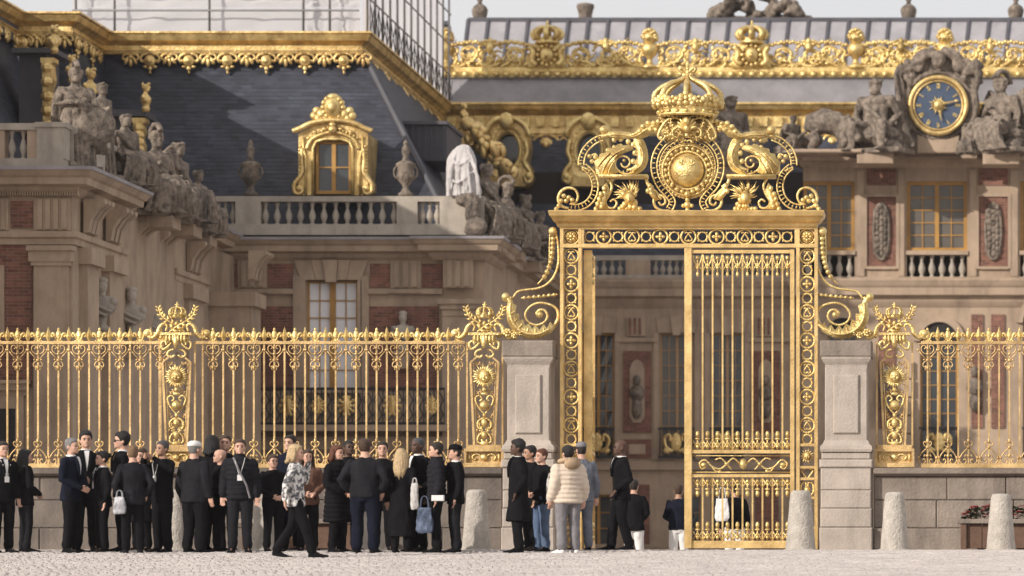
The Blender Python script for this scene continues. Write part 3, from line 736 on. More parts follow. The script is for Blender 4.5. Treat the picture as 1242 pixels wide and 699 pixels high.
m.build('shell_and_palms', GOLD, crest, True)
# big crown
m = MB()
R_ = 36 / 70
m.lathe([(R_ * .98, 0), (R_ * 1.03, .03), (R_ * .98, .05), (R_ * .94, .09), (R_ * .98, .12), (R_ * 1.0, .15), (R_ * .95, .17), (R_ * .80, .165), (R_ * .8, 0)], 28, G(834, 142), .75)
for k in range(20):
    a = 2 * pi * k / 20; m.ell(G(834, 137) + Vector((R_ * cos(a), R_ * .75 * sin(a), 0)), .035, .035, .035, 6, 4)
m.build('crown_band', GOLD, crest, True)
m = MB()
for k in range(8):
    a = 2 * pi * k / 8 + pi / 2; ca, sa = cos(a), sin(a) * .75
    pts = [(.96, 0), (1.07, 6), (1.11, 12), (1.05, 18), (.86, 24), (.56, 29), (.26, 33), (.05, 38)]
    m.tube([G(834, 130) + Vector((ca * r * R_, sa * r * R_, h / 70)) for r, h in spline2(pts)], [.042] * 12 + [.046] * 10 + [.036] * 7, 6)
    for (r, h, q) in ((1.08, 2, .05), (1.14, 7, .042), (1.16, 12, .036)):
        m.ell(G(834, 130) + Vector((ca * r * R_, sa * r * R_, h / 70)), q, q, q, 7, 5)
    T = Vector((-sin(a), cos(a) * .75, 0))             # leafy fleurons standing on the band
    for u, h, q in ((-.22, 3, .05), (.22, 3, .05), (-.3, 8, .06), (.3, 8, .06), (-.16, 11, .055), (.16, 11, .055), (0, 15, .06), (-.4, 5, .04), (.4, 5, .04), (0, 19, .035)):
        m.ell(G(834, 132) + Vector((ca * 1.12 * R_, sa * 1.12 * R_, h / 70)) + T * u * R_, q, q * .8, q * 1.1, 6, 4)
    for d in (-.16, .16):
        c_, s__ = cos(a + d), sin(a + d) * .75
        m.ell(G(834, 130) + Vector((c_ * 1.13 * R_, s__ * 1.13 * R_, 5 / 70)), .055, .05, .055, 7, 5)
    c_, s__ = cos(a + pi / 8), sin(a + pi / 8) * .75
    m.tube([G(834, 132) + Vector((c_ * r * R_, s__ * r * R_, h / 70)) for r, h in ((1.0, 0), (1.08, 5), (1.15, 9))], [.03, .022, .012], 5)
    m.ell(G(834, 132) + Vector((c_ * 1.15 * R_, s__ * 1.15 * R_, 10.5 / 70)), .036, .036, .036, 7, 5)
m.build('crown_arches', GOLD, crest, True)
m = MB()
ge(m, 834, 92, 4, 4, 0); 
for s_ in (-1, 1):
    gt(m, [(834, 89), (834 + s_ * 5, 84), (834 + s_ * 9, 82), (834 + s_ * 9, 86), (834 + s_ * 6, 87)], [1.8, 2, 2.4, 2, 1.4])
    ge(m, 834 + s_ * 4, 91, 3, 2.4, 0)
gt(m, [(834, 94), (834, 84), (834, 79), (834, 74)], [2, 2, 2.8, .6])
m.build('crown_finial', GOLD, crest, True)

# ------------------------------------------------------------------ the two gate leaves (right one shut, left one swung inwards)
def leaf(label, hinge_px, close):
    """built in local coordinates: u runs from hinge to free edge (metres)"""
    t = thing('gate_leaf', label, 'gate', (X(hinge_px, GY), GY, 0), 'leaves of the gilded gate')
    wpx = 133.0
    if close:                                        # u to the left along -x
        def U(u, v, d=0): return Vector((X(hinge_px - u, GY), GY + d, Z(v, GY)))
    else:                                            # u into the court along +y
        def U(u, v, d=0): return Vector((X(hinge_px, GY) - d - .12 * max(0, u / 133), GY + .1 + u / 70, Z(v, GY)))
    def ubox(m, u0, u1, v0, v1, d):
        c = [U(u0, v1, -d), U(u1, v1, -d), U(u1, v1, d), U(u0, v1, d), U(u0, v0, -d), U(u1, v0, -d), U(u1, v0, d), U(u0, v0, d)]
        m.add(c, [(0, 3, 2, 1), (4, 5, 6, 7), (0, 1, 5, 4), (1, 2, 6, 5), (2, 3, 7, 6), (3, 0, 4, 7)])
    def ut(m, pts, r, d=-.01, sm=True):
        q = [Vector((a, b, 0)) for a, b in pts]
        if sm and len(q) > 2: q = spline(q, 3)
        m.tube([U(a.x, a.y, d) for a in q], r / 70, 5)
    def ue(m, u, v, a, b, d=-.02):
        p = U(u, v, d); 
        m.ell(p, (a if close else min(a, b)) / 70, (min(a, b) if close else a) / 70, b / 70, 6, 4)
    def part(name, fn, m_=GOLDG, par=None, sm=False):
        m = MB(); fn(m); return m.build(name, m_, par or t, sm)
    part('stile', lambda m: ubox(m, 0, 5, 303, 665, .07)); part('stile', lambda m: ubox(m, wpx - (8.5 if close else 4), wpx, 300, 665, .09 if close else .05))
    rails = ((303.5, 307.5), (546, 550), (575.5, 579), (656, 665))
    for a, b in rails: part('rail', lambda m: ubox(m, 5.02, wpx - 8.52, a, b, .055))
    for k in range(9):
        u = 14.5 + 12.1 * k
        part('bar', lambda m: ubox(m, u - 1.0, u + 1.0, 307.6, 545.9, .016)); part('lower_bar', lambda m: ubox(m, u - 1.0, u + 1.0, 579.1, 655.9, .016))
    def orn_top(m):
        for k in range(10):
            u = 8.5 + 12.1 * k
            ut(m, [(u - 5.5, 309), (u - 4, 317), (u, 323), (u + 4, 317), (u + 5.5, 309)], 1.0)
            ut(m, [(u - 5, 328), (u, 319), (u + 5, 328)], 1.0, sm=False)
            ut(m, [(u, 312), (u, 336)], .9); ue(m, u, 313, 2.4, 3); ue(m, u, 333, 2, 3.4); ue(m, u, 325, 2.2, 2.2)
    part('top_arcade', orn_top, GOLD, None, True)
    def arrows(m, base, s):
        for k in range(10):
            u = 8.5 + 12.1 * k
            ut(m, [(u - 5.5, base), (u, base - s * 9), (u + 5.5, base)], 1.1, sm=False); ut(m, [(u - 5.5, base - s * 10), (u, base - s * 2), (u + 5.5, base - s * 10)], 1.0, sm=False)
            ut(m, [(u, base), (u, base - s * 18)], 1.0); ue(m, u, base - s * 18, 2.6, 4.2); ue(m, u, base - s * 3, 2.4, 2.4); ue(m, u, base - s * 12.5, 3.6, 1.5)
    part('fleur_cresting', lambda m: arrows(m, 545, 1), GOLD, None, True); part('hanging_fleurs', lambda m: arrows(m, 581, -1), GOLD, None, True)
    part('bottom_fleurs', lambda m: arrows(m, 655, 1), GOLD, None, True)
    def frieze(m):
        for s in (-1, 1):
            c = 62
            ut(m, [(c + s * 4, 563), (c + s * 12, 556), (c + s * 20, 563), (c + s * 28, 569), (c + s * 38, 566), (c + s * 46, 558), (c + s * 53, 562), (c + s * 50, 569), (c + s * 45, 566)], 1.2)
            ut(m, [(c + s * 14, 570), (c + s * 20, 563), (c + s * 27, 556), (c + s * 34, 558)], 1.1)
            ut(m, [(c + s * 38, 566), (c + s * 33, 572), (c + s * 27, 571)], 1.1); ue(m, c + s * 48, 564, 4, 3); ue(m, c + s * 20, 563, 3, 2.4)
        ue(m, 62, 563, 5, 7); ut(m, [(5, 553), (124, 553)], .7); ut(m, [(5, 573), (124, 573)], .7)
    part('scroll_frieze', frieze, GOLD, None, True)
    return t
leaf('closed right leaf of the gate, ten bays of thin gilded bars', 963.5, True)
leaf('left leaf of the gate swung open, seen edge on', 712.5, False)
# ------------------------------------------------------------------ architecture helpers
def profile_run(mb, pts, prof):
    """sweep a moulding profile [(out, z)] along a plan polyline [(x, y)] (outward = right hand side of travel), mitred"""
    n = len(pts); rings = []
    for i in range(n):
        p = Vector(pts[i])
        d0 = (p - Vector(pts[i - 1])).normalized() if i > 0 else None
        d1 = (Vector(pts[i + 1]) - p).normalized() if i < n - 1 else None
        n0 = Vector((d0.y, -d0.x)) if d0 else None; n1 = Vector((d1.y, -d1.x)) if d1 else None
        if n0 is None: o = n1
        elif n1 is None: o = n0
        else:
            o = (n0 + n1); o = o / max(.2, (1 + n0.dot(n1)))
        rings.append([(p.x + o.x * q, p.y + o.y * q, z) for q, z in prof])
    mb.loft(rings)
def cornice_prof(z0, z1, out, base=-.3):
    h = z1 - z0
    return [(base, z0), (.02, z0), (.04 + .1 * out, z0 + .12 * h), (.25 * out, z0 + .2 * h), (.3 * out, z0 + .34 * h), (.72 * out, z0 + .42 * h), (.75 * out, z0 + .68 * h),
            (.86 * out, z0 + .76 * h), (out, z0 + .94 * h), (out, z1), (base, z1)]
BALU = MB(); BALU.lathe([(.30, 0), (.30, .08), (.17, .10), (.25, .17), (.42, .34), (.40, .46), (.20, .68), (.15, .76), (.25, .82), (.17, .86), (.30, .90), (.30, 1.0)], 10)
BALU = BALU.mesh('baluster', True)
BLOB_N = [0]
def balusters(par, px_list, pz_top, pz_bot, Y, y, m_, wpx):
    for px in px_list:
        h = Z(pz_top, Y) - Z(pz_bot, Y)
        w = wpx * Y / S
        inst('baluster', BALU, m_, par, (X(px, Y), y, Z(pz_bot, Y)), 0, (w, w, h))
def lin(a, b, n): return [a + (b - a) * i / (n - 1) for i in range(n)]

def window(par, Y, px0, px1, py0, py1, y, cols, rows, m_frame, m_pane, fr=3.0, bar=1.0, mull=4.0):
    """casement pair: frame part with panes and glazing bars as sub-parts; y = outer face of the frame"""
    k = Y / S
    x0, x1, z0, z1 = X(px0, Y), X(px1, Y), Z(py1, Y), Z(py0, Y); f = fr * k; b = bar * k; mu = mull * k
    m = MB()
    m.box(x0, x0 + f, y, y + .12, z0, z1); m.box(x1 - f, x1, y, y + .12, z0, z1)
    m.box(x0 + f, x1 - f, y, y + .12, z1 - f, z1); m.box(x0 + f, x1 - f, y, y + .12, z0, z0 + f)
    xm = (x0 + x1) / 2
    if mu: m.box(xm - mu / 2, xm + mu / 2, y - .02, y + .12, z0 + f, z1 - f)
    w = m.build('window', m_frame, par)
    for s_ in ((0, 1) if mu else (0,)):
        a0 = x0 + f if s_ == 0 else xm + mu / 2; a1 = (xm - mu / 2 if mu else x1 - f) if s_ == 0 else x1 - f
        n = cols // 2 if mu else cols
        gb_ = MB()
        for i in range(1, n): gb_.box(a0 + (a1 - a0) * i / n - b / 2, a0 + (a1 - a0) * i / n + b / 2, y + .03, y + .085, z0 + f, z1 - f)
        for j in range(1, rows):
            zz = z0 + f + (z1 - z0 - 2 * f) * j / rows
            for i in range(n):
                gb_.box(a0 + (a1 - a0) * i / n + (b / 2 if i else 0), a0 + (a1 - a0) * (i + 1) / n - (b / 2 if i < n - 1 else 0), y + .032, y + .08, zz - b / 2, zz + b / 2)
        if n > 1 or rows > 1: gb_.build('glazing_bar', m_frame, w)
        for i in range(n):
            for j in range(rows):
                pm = MB(); t = random.uniform(-.006, .006)
                xa, xb = a0 + (a1 - a0) * i / n, a0 + (a1 - a0) * (i + 1) / n; za = z0 + f + (z1 - z0 - 2 * f) * j / rows; zb = z0 + f + (z1 - z0 - 2 * f) * (j + 1) / rows
                pm.add([(xa, y + .07 + t, za), (xb, y + .07, za), (xb, y + .07, zb), (xa, y + .07 - t, zb), (xa, y + .08 + t, za), (xb, y + .08, za), (xb, y + .08, zb), (xa, y + .08 - t, zb)],
                       [(0, 1, 2, 3), (7, 6, 5, 4), (0, 4, 5, 1), (1, 5, 6, 2), (2, 6, 7, 3), (3, 7, 4, 0)])
                pm.build('pane', m_pane, w)
    return w
def bx(par, name, m_, Y, px0, px1, py0, py1, y0, y1):
    m = MB(); m.rb(px0, px1, py0, py1, Y, y0, y1); return m.build(name, m_, par)
def wall_with_openings(mb, Y, px0, px1, py0, py1, y0, y1, holes):
    """frontal wall, rectangular holes (photo pixels), as a grid of boxes"""
    xs = sorted({px0, px1} | {h[0] for h in holes} | {h[1] for h in holes}); xs = [x for x in xs if px0 <= x <= px1]
    zs = sorted({py0, py1} | {h[2] for h in holes} | {h[3] for h in holes}); zs = [z for z in zs if py0 <= z <= py1]
    for i in range(len(xs) - 1):
        j = 0
        while j < len(zs) - 1:
            cx = (xs[i] + xs[i + 1]) / 2
            solid = lambda q: not any(h[0] < cx < h[1] and h[2] < (zs[q] + zs[q + 1]) / 2 < h[3] for h in holes)
            if solid(j):
                k = j
                while k + 1 < len(zs) - 1 and solid(k + 1): k += 1
                mb.rb(xs[i], xs[i + 1], zs[j], zs[k + 1], Y, y0, y1); j = k + 1
            else: j += 1
def grooved(par, Y, px0, px1, py0, py1, y, n=3):     # triglyph-like fluted block
    b = bx(par, 'fluted_block', STONE, Y, px0, px1, py0, py1, y - .05, y + .1)
    m = MB(); w = (px1 - px0) / (2 * n + 1)
    for i in range(n): m.rb(px0 + w * (2 * i + 1) - w * .1, px0 + w * (2 * i + 2) + w * .1, py0 + 1.5, py1 - 1.5, Y, y - .10, y - .049)
    m.build('flutes', STONE, b)

# ------------------------------------------------------------------ left wing of the palace
YA, YB = 75.0, 92.0
wing = thing('palace_wing', 'stepped brick and stone palace wing with slate mansard roof at left', 'palace', (X(300, YB), YB, 0))
def part(name, mb, m_, par=None, smooth=False): return mb.build(name, m_, par or wing, smooth)
XA, XB = X(88, YA), X(238, YB)                       # right flank of the front block; inner corner
XR = X(589, YB)                                      # right flank of the main facade
# wall cores
m = MB(); m.box(X(-140, YA), XA, YA, YB + .5, 0, Z(232, YA)); part('front_block_wall', m, STONE)
m = MB(); m.box(XA - 1.0, XA - .02, YA + .1, YB, 0.0, .2)
m = MB()
wall_with_openings(m, YB, 232, 589, 300, 663, YB, YB + .6, [(372, 433, 340, 472), (300, 345, 560, 663), (385, 425, 560, 663), (470, 515, 560, 663)])
part('main_wall', m, STONE)
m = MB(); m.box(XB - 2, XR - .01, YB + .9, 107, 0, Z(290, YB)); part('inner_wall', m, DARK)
m = MB(); m.box(XR - .6, XR, YB + .6, 109, 0, Z(300, YB)); part('flank_wall', m, STONE)
m = MB(); m.box(X(-140, YA) - 4, -23.6, 64, YA - .02, 0, 11.4); part('forward_wing_wall', m, STONE)
m = MB(); profile_run(m, [(X(-140, YA) - 4, 64), (-23.6, 64), (-23.6, YA)], cornice_prof(10.4, 11.3, .5)); part('forward_cornice', m, STONE)
m = MB(); m.box(X(-140, YA), XA - .02, YA + .03, YB, -.8, .06); m.box(XB - 2, XR - .03, YB + .03, 107, -.8, .06); part('foundation', m, STONE)
# cornices (mitred round the steps)
zc0, zc1 = Z(238, YA), Z(208, YA)
runA = [(X(-140, YA), YA), (XA, YA), (XA, 79.5), (XA - .35, 79.5), (XA - .35, 85.0), (XA - .05, 85), (XA - .05, 88.6), (XB + .9, 88.6), (XB + .9, 90.2), (XB, 90.2), (XB, YB), (XR - 1.3, YB), (XR - 1.3, YB - .25), (XR, YB - .25), (XR, 95), (XR - .2, 95), (XR - .2, 99), (XR, 99), (XR, 109)]
m = MB(); profile_run(m, runA, cornice_prof(zc0, zc1, .55)); part('cornice', m, STONE)
m = MB(); profile_run(m, runA, [(-.3, zc1 - .02), (.58, zc1 - .02), (.60, zc1 + .05), (-.3, zc1 + .10)]); part('cornice_ledge', m, LEAD)
m = MB(); profile_run(m, runA[:9] + [(XB + .9, 90.2)], [(-.3, Z(297, YA)), (.07, Z(297, YA)), (.07, Z(290, YA)), (.12, Z(288, YA)), (.12, Z(281, YA)), (-.3, Z(281, YA))]); part('architrave', m, STONE)
m = MB()                                             # dentils under the front cornice and the main cornice
for k in range(46):
    m.rb(-40 + 3.0 * k, -38.4 + 3.0 * k, 232.5, 238, YA, YA - .16, YA + .05)
for k in range(120):
    m.rb(243 + 2.75 * k, 244.5 + 2.75 * k, 309, 313, YB, YB - .14, YB + .05)
tag(part('dentils', m, STONE), kind='stuff')
# --- front block, front face (Y = YA)
for a, b in ((-60, -20), (13, 40)): bx(wing, 'brick_panel', BRICK, YA, a, b, 244, 277, YA - .02, YA + .1)
grooved(wing, YA, -18, 11, 241, 280, YA); grooved(wing, YA, 42, 86, 241, 280, YA, 4)
bx(wing, 'brick_panel', BRICK, YA, -60, 39.5, 297, 470, YA - .03, YA + .1)
bx(wing, 'pilaster_shaft', STONE, YA, 43, 84, 322, 663, YA - .14, YA + .1)
m = MB()
for a, b, c, d in ((40, 87, 318, 323), (37, 89, 305, 318), (35, 91, 299, 305)): m.rb(a, b, c, d, YA, YA - .18 - (322 - d) * .004, YA + .1)
part('pilaster_capital', m, STONE)
bx(wing, 'bust_niche', STONE, YA, -30, 6, 322, 404, YA - .08, YA + .1)
m = MB()
for a, b, c, d, e in ((-30, 38, 462, 466, .35), (-28, 36, 466, 474, .25), (-26, 34, 474, 480, .12)): m.rb(a, b, c, d, YA, YA - e, YA + .1)
part('door_hood', m, STONE)
bx(wing, 'door_surround', STONE, YA, -26, 30, 480, 663, YA - .1, YA + .1); bx(wing, 'doorway', DARK, YA, -20, 20, 496, 663, YA - .12, YA - .09)
# balustrade of the front block
bal = part('front_balustrade', (lambda q: (q.rb(-140, 78, 193, 207, YA, YA - .12, YA + .35), q.rb(-140, 47, 150, 158, YA, YA - .08, YA + .3), q)[-1])(MB()), BALST)
balusters(bal, lin(-62, -7, 5) + [13, 27], 158, 193, YA, YA + .1, BALST, 11)
m = MB(); m.rb(46, 79, 151, 193, YA, YA - .1, YA + .4); m.rb(44, 81, 149, 155, YA, YA - .14, YA + .44); part('balustrade_pedestal', m, BALST)
for q in ((-3, 6), (33.5, 45.9)): bx(wing, 'balustrade_pedestal', STONE, YA, q[0], q[1], 158, 193, YA - .04, YA + .3)
# side parapet stepping back
m = MB(); runP = [(XA - .05, YA + .5), (XA - .05, 79.3), (XA - .4, 79.3), (XA - .4, 85.2), (XA - .1, 85.2), (XA - .1, 88.4), (XB + .8, 88.4), (XB + .8, 90.4), (XB - .05, 90.4), (XB - .05, YB + .1)]
profile_run(m, runP, [(-.35, zc1 + .08), (0, zc1 + .08), (0, zc1 + .25), (-.06, zc1 + .3), (-.06, zc1 + .85), (.02, zc1 + .9), (.02, zc1 + 1.02), (-.35, zc1 + 1.02)]); part('side_parapet', m, BALST)
# --- flank of the front block: brackets and pilasters (face normal +X)
for y0, y1, xo in ((75.6, 76.6, .18), (77.6, 78.8, .18), (81.0, 82.2, -.15), (83.2, 84.6, -.15), (86.0, 87.6, .12), (88.8, 90.0, 1.1)):
    m = MB(); m.box(XA - .6, XA + xo, y0, y1, 0, Z(299, YA)); pil = part('flank_pilaster', m, STONE)
    m = MB(); m.box(XA - .6, XA + xo + .12, y0 - .1, y1 + .1, Z(318, YA), Z(298, YA)); m.build('flank_capital', STONE, pil)
    m = MB()
    for k in range(3):
        yy = y0 + (y1 - y0) * (k + .5) / 3
        pr = [(0, Z(280, YA)), (.10, Z(278, YA)), (.16, Z(262, YA)), (.30, Z(250, YA)), (.46, Z(243, YA)), (.46, Z(238, YA)), (0, Z(238, YA))]
        m.loft([[(XA + xo - .1 + o, yy + w, z) for o, z in pr] for w in (-.13, .13)])
    m.build('cornice_bracket', STONE, pil)
for y0, y1 in ((76.7, 77.5), (79.0, 80.9), (82.3, 83.1), (84.7, 85.9)):
    m = MB(); m.box(XA - .6, XA - .30, y0, y1, 1.0, Z(300, YA)); part('brick_panel', m, BRICK)
# --- main facade (Y = YB)
for a, b in ((252, 287), (325, 356), (449, 473), (512, 537)): bx(wing, 'brick_panel', BRICK, YB, a, b, 320, 349, YB - .03, YB + .1)
grooved(wing, YB, 289, 324, 316, 350, YB); grooved(wing, YB, 474, 511, 316, 350, YB); grooved(wing, YB, 539, 575, 316, 350, YB - .2)
bx(wing, 'string_course', STONE, YB, 238, 357, 351, 357, YB - .12, YB + .1); bx(wing, 'string_course', STONE, YB, 447, 537, 351, 357, YB - .12, YB + .1)
for a, b in ((285, 326), (472, 513)): bx(wing, 'guttae_bar', STONE, YB, a, b, 353.5, 356, YB - .16, YB + .1)
for a, b in ((256, 356), (448, 532)): bx(wing, 'brick_panel', BRICK, YB, a, b, 372, 474, YB - .04, YB + .1)
for a, b, c, d in ((244, 256, 370, 540), (356, 366, 335, 540), (438, 448, 335, 540), (366, 371, 337, 474), (434, 439, 337, 474)): bx(wing, 'stone_strip', STONE, YB, a, b, c, d, YB - .08, YB + .1)
tp, bt_ = [357, 378, 393, 411, 426, 447], [366, 384, 396, 409, 421, 439]      # flat arch with a proud keystone
for i in range(5):
    m = MB(); e = (.09, .12, .22, .12, .09)[i]
    m.prism([(X(tp[i], YB) + .004, Z(316, YB)), (X(tp[i + 1], YB) - .004, Z(316, YB)), (X(bt_[i + 1], YB) - .004, Z(343 if i == 2 else 340, YB)), (X(bt_[i], YB) + .004, Z(343 if i == 2 else 340, YB))], YB - e, YB + .1)
    part('voussoir', m, STONE)
window(wing, YB, 372, 433, 341, 472, YB + .12, 4, 6, OCHRE, CURTAIN, 2.2, 1.2, 7)
bx(wing, 'window_sill', STONE, YB, 366, 439, 472, 477, YB - .15, YB + .3)
bx(wing, 'corner_pilaster', STONE, YB, 538, 588, 384, 663, YB - .25, YB + .1)
m = MB()
for a, b, c, d, e in ((536, 590, 370, 376, .34), (533, 592, 364, 370, .4), (538, 588, 376, 384, .28)): m.rb(a, b, c, d, YB, YB - e, YB + .1)
part('pilaster_capital', m, STONE)
bx(wing, 'corner_pilaster', STONE, YB, 234, 250, 371, 663, YB - .2, YB + .1)
bx(wing, 'base_course', STONE, YB, 236, 590, 530, 546, YB - .3, YB + .1)
for a, b in ((300, 345), (385, 425), (470, 515)):
    window(wing, YB, a, b, 560, 663, YB + .2, 2, 3, TAN, GLASS, 3, 1.2, 4)
def bust(par, c, y, r=.0):
    x, yy, z = c; m = MB(); k = y
    m.ell((x, yy, z + .80 * k), .10 * k, .12 * k, .14 * k, 9, 7); m.ell((x, yy - .1 * k, z + .78 * k), .02 * k, .04 * k, .03 * k, 6, 4); m.ell((x, yy + .02, z + .90 * k), .11 * k, .12 * k, .07 * k)
    m.lathe([(.06 * k, .55 * k), (.07 * k, .72 * k)], 8, c); m.ell((x, yy, z + .45 * k), .27 * k, .15 * k, .20 * k, 10, 7)
    m.ell((x - .2 * k, yy, z + .52 * k), .09 * k, .11 * k, .09 * k); m.ell((x + .2 * k, yy, z + .52 * k), .09 * k, .11 * k, .09 * k)
    m.tube(spline([(x - .26 * k, yy - .06, z + .58 * k), (x - .05 * k, yy - .17 * k, z + .45 * k), (x + .2 * k, yy - .12 * k, z + .34 * k)], 3), .03 * k, 5); m.tube(spline([(x - .28 * k, yy - .04, z + .48 * k), (x - .08 * k, yy - .18 * k, z + .36 * k), (x + .12 * k, yy - .13 * k, z + .27 * k)], 3), .03 * k, 5)
    m.lathe([(.14 * k, 0), (.16 * k, .05 * k), (.08 * k, .12 * k), (.10 * k, .26 * k)], 8, c)
    return m.build('bust', BALST, par, True)
for c in (303, 490):
    m = MB(); m.prism(PL([(c - 10, 430), (c + 10, 430), (c + 6, 448), (c - 6, 448)], YB), YB - .35, YB + .1); m.rb(c - 12, c + 12, 427, 430, YB, YB - .4, YB + .1); br = part('bust_bracket', m, STONE)
    bust(br, (X(c, YB), YB - .2, Z(427, YB)), 1.12)
for yy, xo, px_ in ((77.1, .1, 0), (79.9, .1, 0), (82.7, -.2, 0), (85.3, -.2, 0)):
    m = MB(); m.box(XA - .5, XA + xo + .28, yy - .25, yy + .25, 4.75, 4.85); m.box(XA - .5, XA + xo + .18, yy - .16, yy + .16, 4.4, 4.748); br = part('bust_bracket', m, STONE)
    bust(br, (XA + xo + .02, yy, 4.86), 1.25)
# balcony with gilded iron panels
m = MB(); m.rb(258, 546, 517, 524, YB, YB - .9, YB + .1); part('balcony_slab', m, STONE)
m = MB(); m.rb(260, 545, 472, 475, YB, YB - .86, YB - .8); m.rb(260, 545, 513.5, 516.5, YB, YB - .86, YB - .8)
for k in range(24): m.rb(261 + k * 12.3, 262.2 + k * 12.3, 475, 514, YB, YB - .85, YB - .81)
balc = part('balcony_railing', m, IRON)
m = MB()
for k in range(23): 
    c = 268 + 12.3 * k
    for s_ in (-1, 1):
        m.tube([Vector((X(a, YB), YB - .84, Z(b, YB))) for a, b in spline2([(c, 512), (c + s_ * 4.5, 505), (c + s_ * 1, 496), (c + s_ * 4.5, 487), (c, 478)], 3)], .022, 4)
m.build('iron_scrolls', IRON, balc)
for c in (300, 357, 393, 427, 482, 530):
    m = MB(); w = 7 if c in (300, 357, 427, 482) else 5
    m.ell((X(c, YB), YB - .86, Z(493, YB)), w * .7 * YB / S, .05, 12 * YB / S, 8, 6)
    for a in range(10):
        q = 2 * pi * a / 10; r0, r1 = w * .6, w * 1.55
        m.tube([(X(c + r0 * cos(q), YB), YB - .87, Z(494 + r0 * 1.3 * sin(q), YB)), (X(c + r1 * cos(q), YB), YB - .86, Z(494 + r1 * 1.1 * sin(q), YB))], [.045, .012], 5)
        m.ell((X(c + r1 * .9 * cos(q), YB), YB - .87, Z(494 + r1 * sin(q), YB)), .05, .03, .05, 6, 4)
    m.build('gilded_ornament', GOLDR, balc)
# balustrade of the main facade
m = MB(); m.rb(247, 588, 273, 286, YB, YB - .25, YB + .35); m.rb(247, 588, 238.5, 245, YB, YB - .1, YB + .3)
bal2 = part('main_balustrade', m, BALST)
balusters(bal2, [264.5, 273, 282] + lin(321.5, 477.5, 12) + [512, 521, 530], 245, 273, YB, YB + .08, BALST, 10)
for a, b in ((247, 261), (286.5, 317), (482, 507), (534, 588)): 
    m = MB(); m.rb(a, b, 245, 273, YB, YB - .12, YB + .3); part('balustrade_pedestal', m, BALST)
m = MB(); m.box(XR - .35, XR + .02, YB + .3, 109, zc1 + .08, zc1 + 1.15); part('flank_parapet', m, BALST)
# --- mansard roofs: overlapping slate courses
def slope_courses(mb, quad, n, lift=.007):
    """quad: bottom-left, bottom-right, top-right, top-left; n overlapping strips"""
    bl, br, tr, tl = [Vector(p) for p in quad]
    nrm = (br - bl).cross(tl - bl).normalized()
    for i in range(n):
        a, b = i / n, min(1, (i + 1.12) / n)
        mb.add([bl.lerp(tl, a) + nrm * lift, br.lerp(tr, a) + nrm * lift, br.lerp(tr, b), bl.lerp(tl, b), bl.lerp(tl, a), br.lerp(tr, a)],
               [(0, 1, 2, 3), (0, 4, 5, 1)])
ZR = Z(66, 95.0)                                     # underside of the gilded roof cornice
RX = X(440, 95)                                      # right end of the main roof under the cornice
zb = zc1 + .2
m = MB(); slope_courses(m, [(X(150, 93.2), 93.2, zb), (X(553, 93.2), 93.2, zb), (RX, 95.25, ZR), (X(60, 95.25), 95.25, ZR)], 44)
slope_courses(m, [(X(553, 93.2), 93.2, zb), (X(553, 93.2), 112, zb), (RX, 112, ZR), (RX, 95.25, ZR)], 44)
tag(part('slate_courses', m, SLATE), kind='stuff')
# front block: roof set back behind its terrace
XF = X(20, 91.5)
m = MB(); slope_courses(m, [(X(-140, 77.5), 77.5, zc1 + .2), (XF + 2.0, 77.5, zc1 + .2), (XF - .2, 80.0, ZR), (X(-140, 80), 80.0, ZR)], 44)
slope_courses(m, [(XF + 2.0, 77.5, zc1 + .2), (XF + 1.6, 91.6, zc1 + .2), (XF - .2, 91.6, ZR), (XF - .2, 80.0, ZR)], 44)
slope_courses(m, [(XF - .4, 91.4, zc1 + .2), (X(86, 91.5), 91.4, zc1 + .2), (X(86, 91.8), 91.9, ZR), (XF - .4, 91.9, ZR)], 44)
slope_courses(m, [(X(86, 91.5) + .5, 91.4, zc1 + .2), (X(86, 91.5) + .5, 95.3, zc1 + .2), (X(86, 91.5), 95.3, ZR), (X(86, 91.8), 91.9, ZR)], 44)
tag(part('slate_courses', m, SLATE), kind='stuff')
m = MB(); m.box(X(-140, 80), XF - .3, 80.2, 91.6, ZR - .2, ZR + .55); m.box(X(-140, 80), X(86, 92) - .1, 91.65, 112, ZR - .2, ZR + .5); m.box(X(86, 92), RX - .1, 95.35, 112, ZR - .2, ZR + .5); part('roof_deck', m, LEADD)
# hip ridges in lead
m = MB(); m.tube([(X(553, 93.2), 93.2, zb + .02), (RX, 95.25, ZR)], .09, 6); part('hip_roll', m, LEADD)
m = MB(); m.tube([(XF + 2.0, 77.5, zb), (XF - .2, 80.0, ZR)], .09, 6); part('hip_roll', m, LEADD)
# gilded roof cornice, mitred round the recesses
runG = [(X(-140, 80), 80.0), (XF, 80.0), (XF, 91.5), (X(86, 91.5), 91.5), (X(86, 91.5), 95.0), (X(438, 95), 95.0), (X(438, 95), 110.4)]
g0, g1, g2 = Z(62, 95), Z(55, 95), Z(40, 95)
m = MB(); profile_run(m, runG, [(-.2, g1), (.05, g1), (.10, g1 + .05), (.22, g1 + .10), (.28, g2 - .08), (.33, g2 - .05), (.33, g2), (-.2, g2)]); part('gilded_cornice', m, GOLDR)
m = MB(); profile_run(m, runG, [(-.2, g0), (.08, g0), (.08, g0 + .03), (.02, g0 + .04), (.02, g1 - .005), (-.2, g1 - .005)]); part('gilded_frieze', m, GOLDR)
m = MB(); profile_run(m, runG, [(-.2, Z(66, 95)), (.05, Z(66, 95)), (.07, Z(64, 95)), (.05, g0 - .004), (-.2, g0 - .004)]); part('gilded_bead_moulding', m, GOLDR)
ro = MB()
for a in range(6): ro.ell((.055 * cos(a * pi / 3), 0, .055 * sin(a * pi / 3)), .045, .04, .045, 6, 4)
ro.ell((0, -.03, 0), .05, .05, .05, 6, 4); ROSE = ro.mesh('rosette', True)
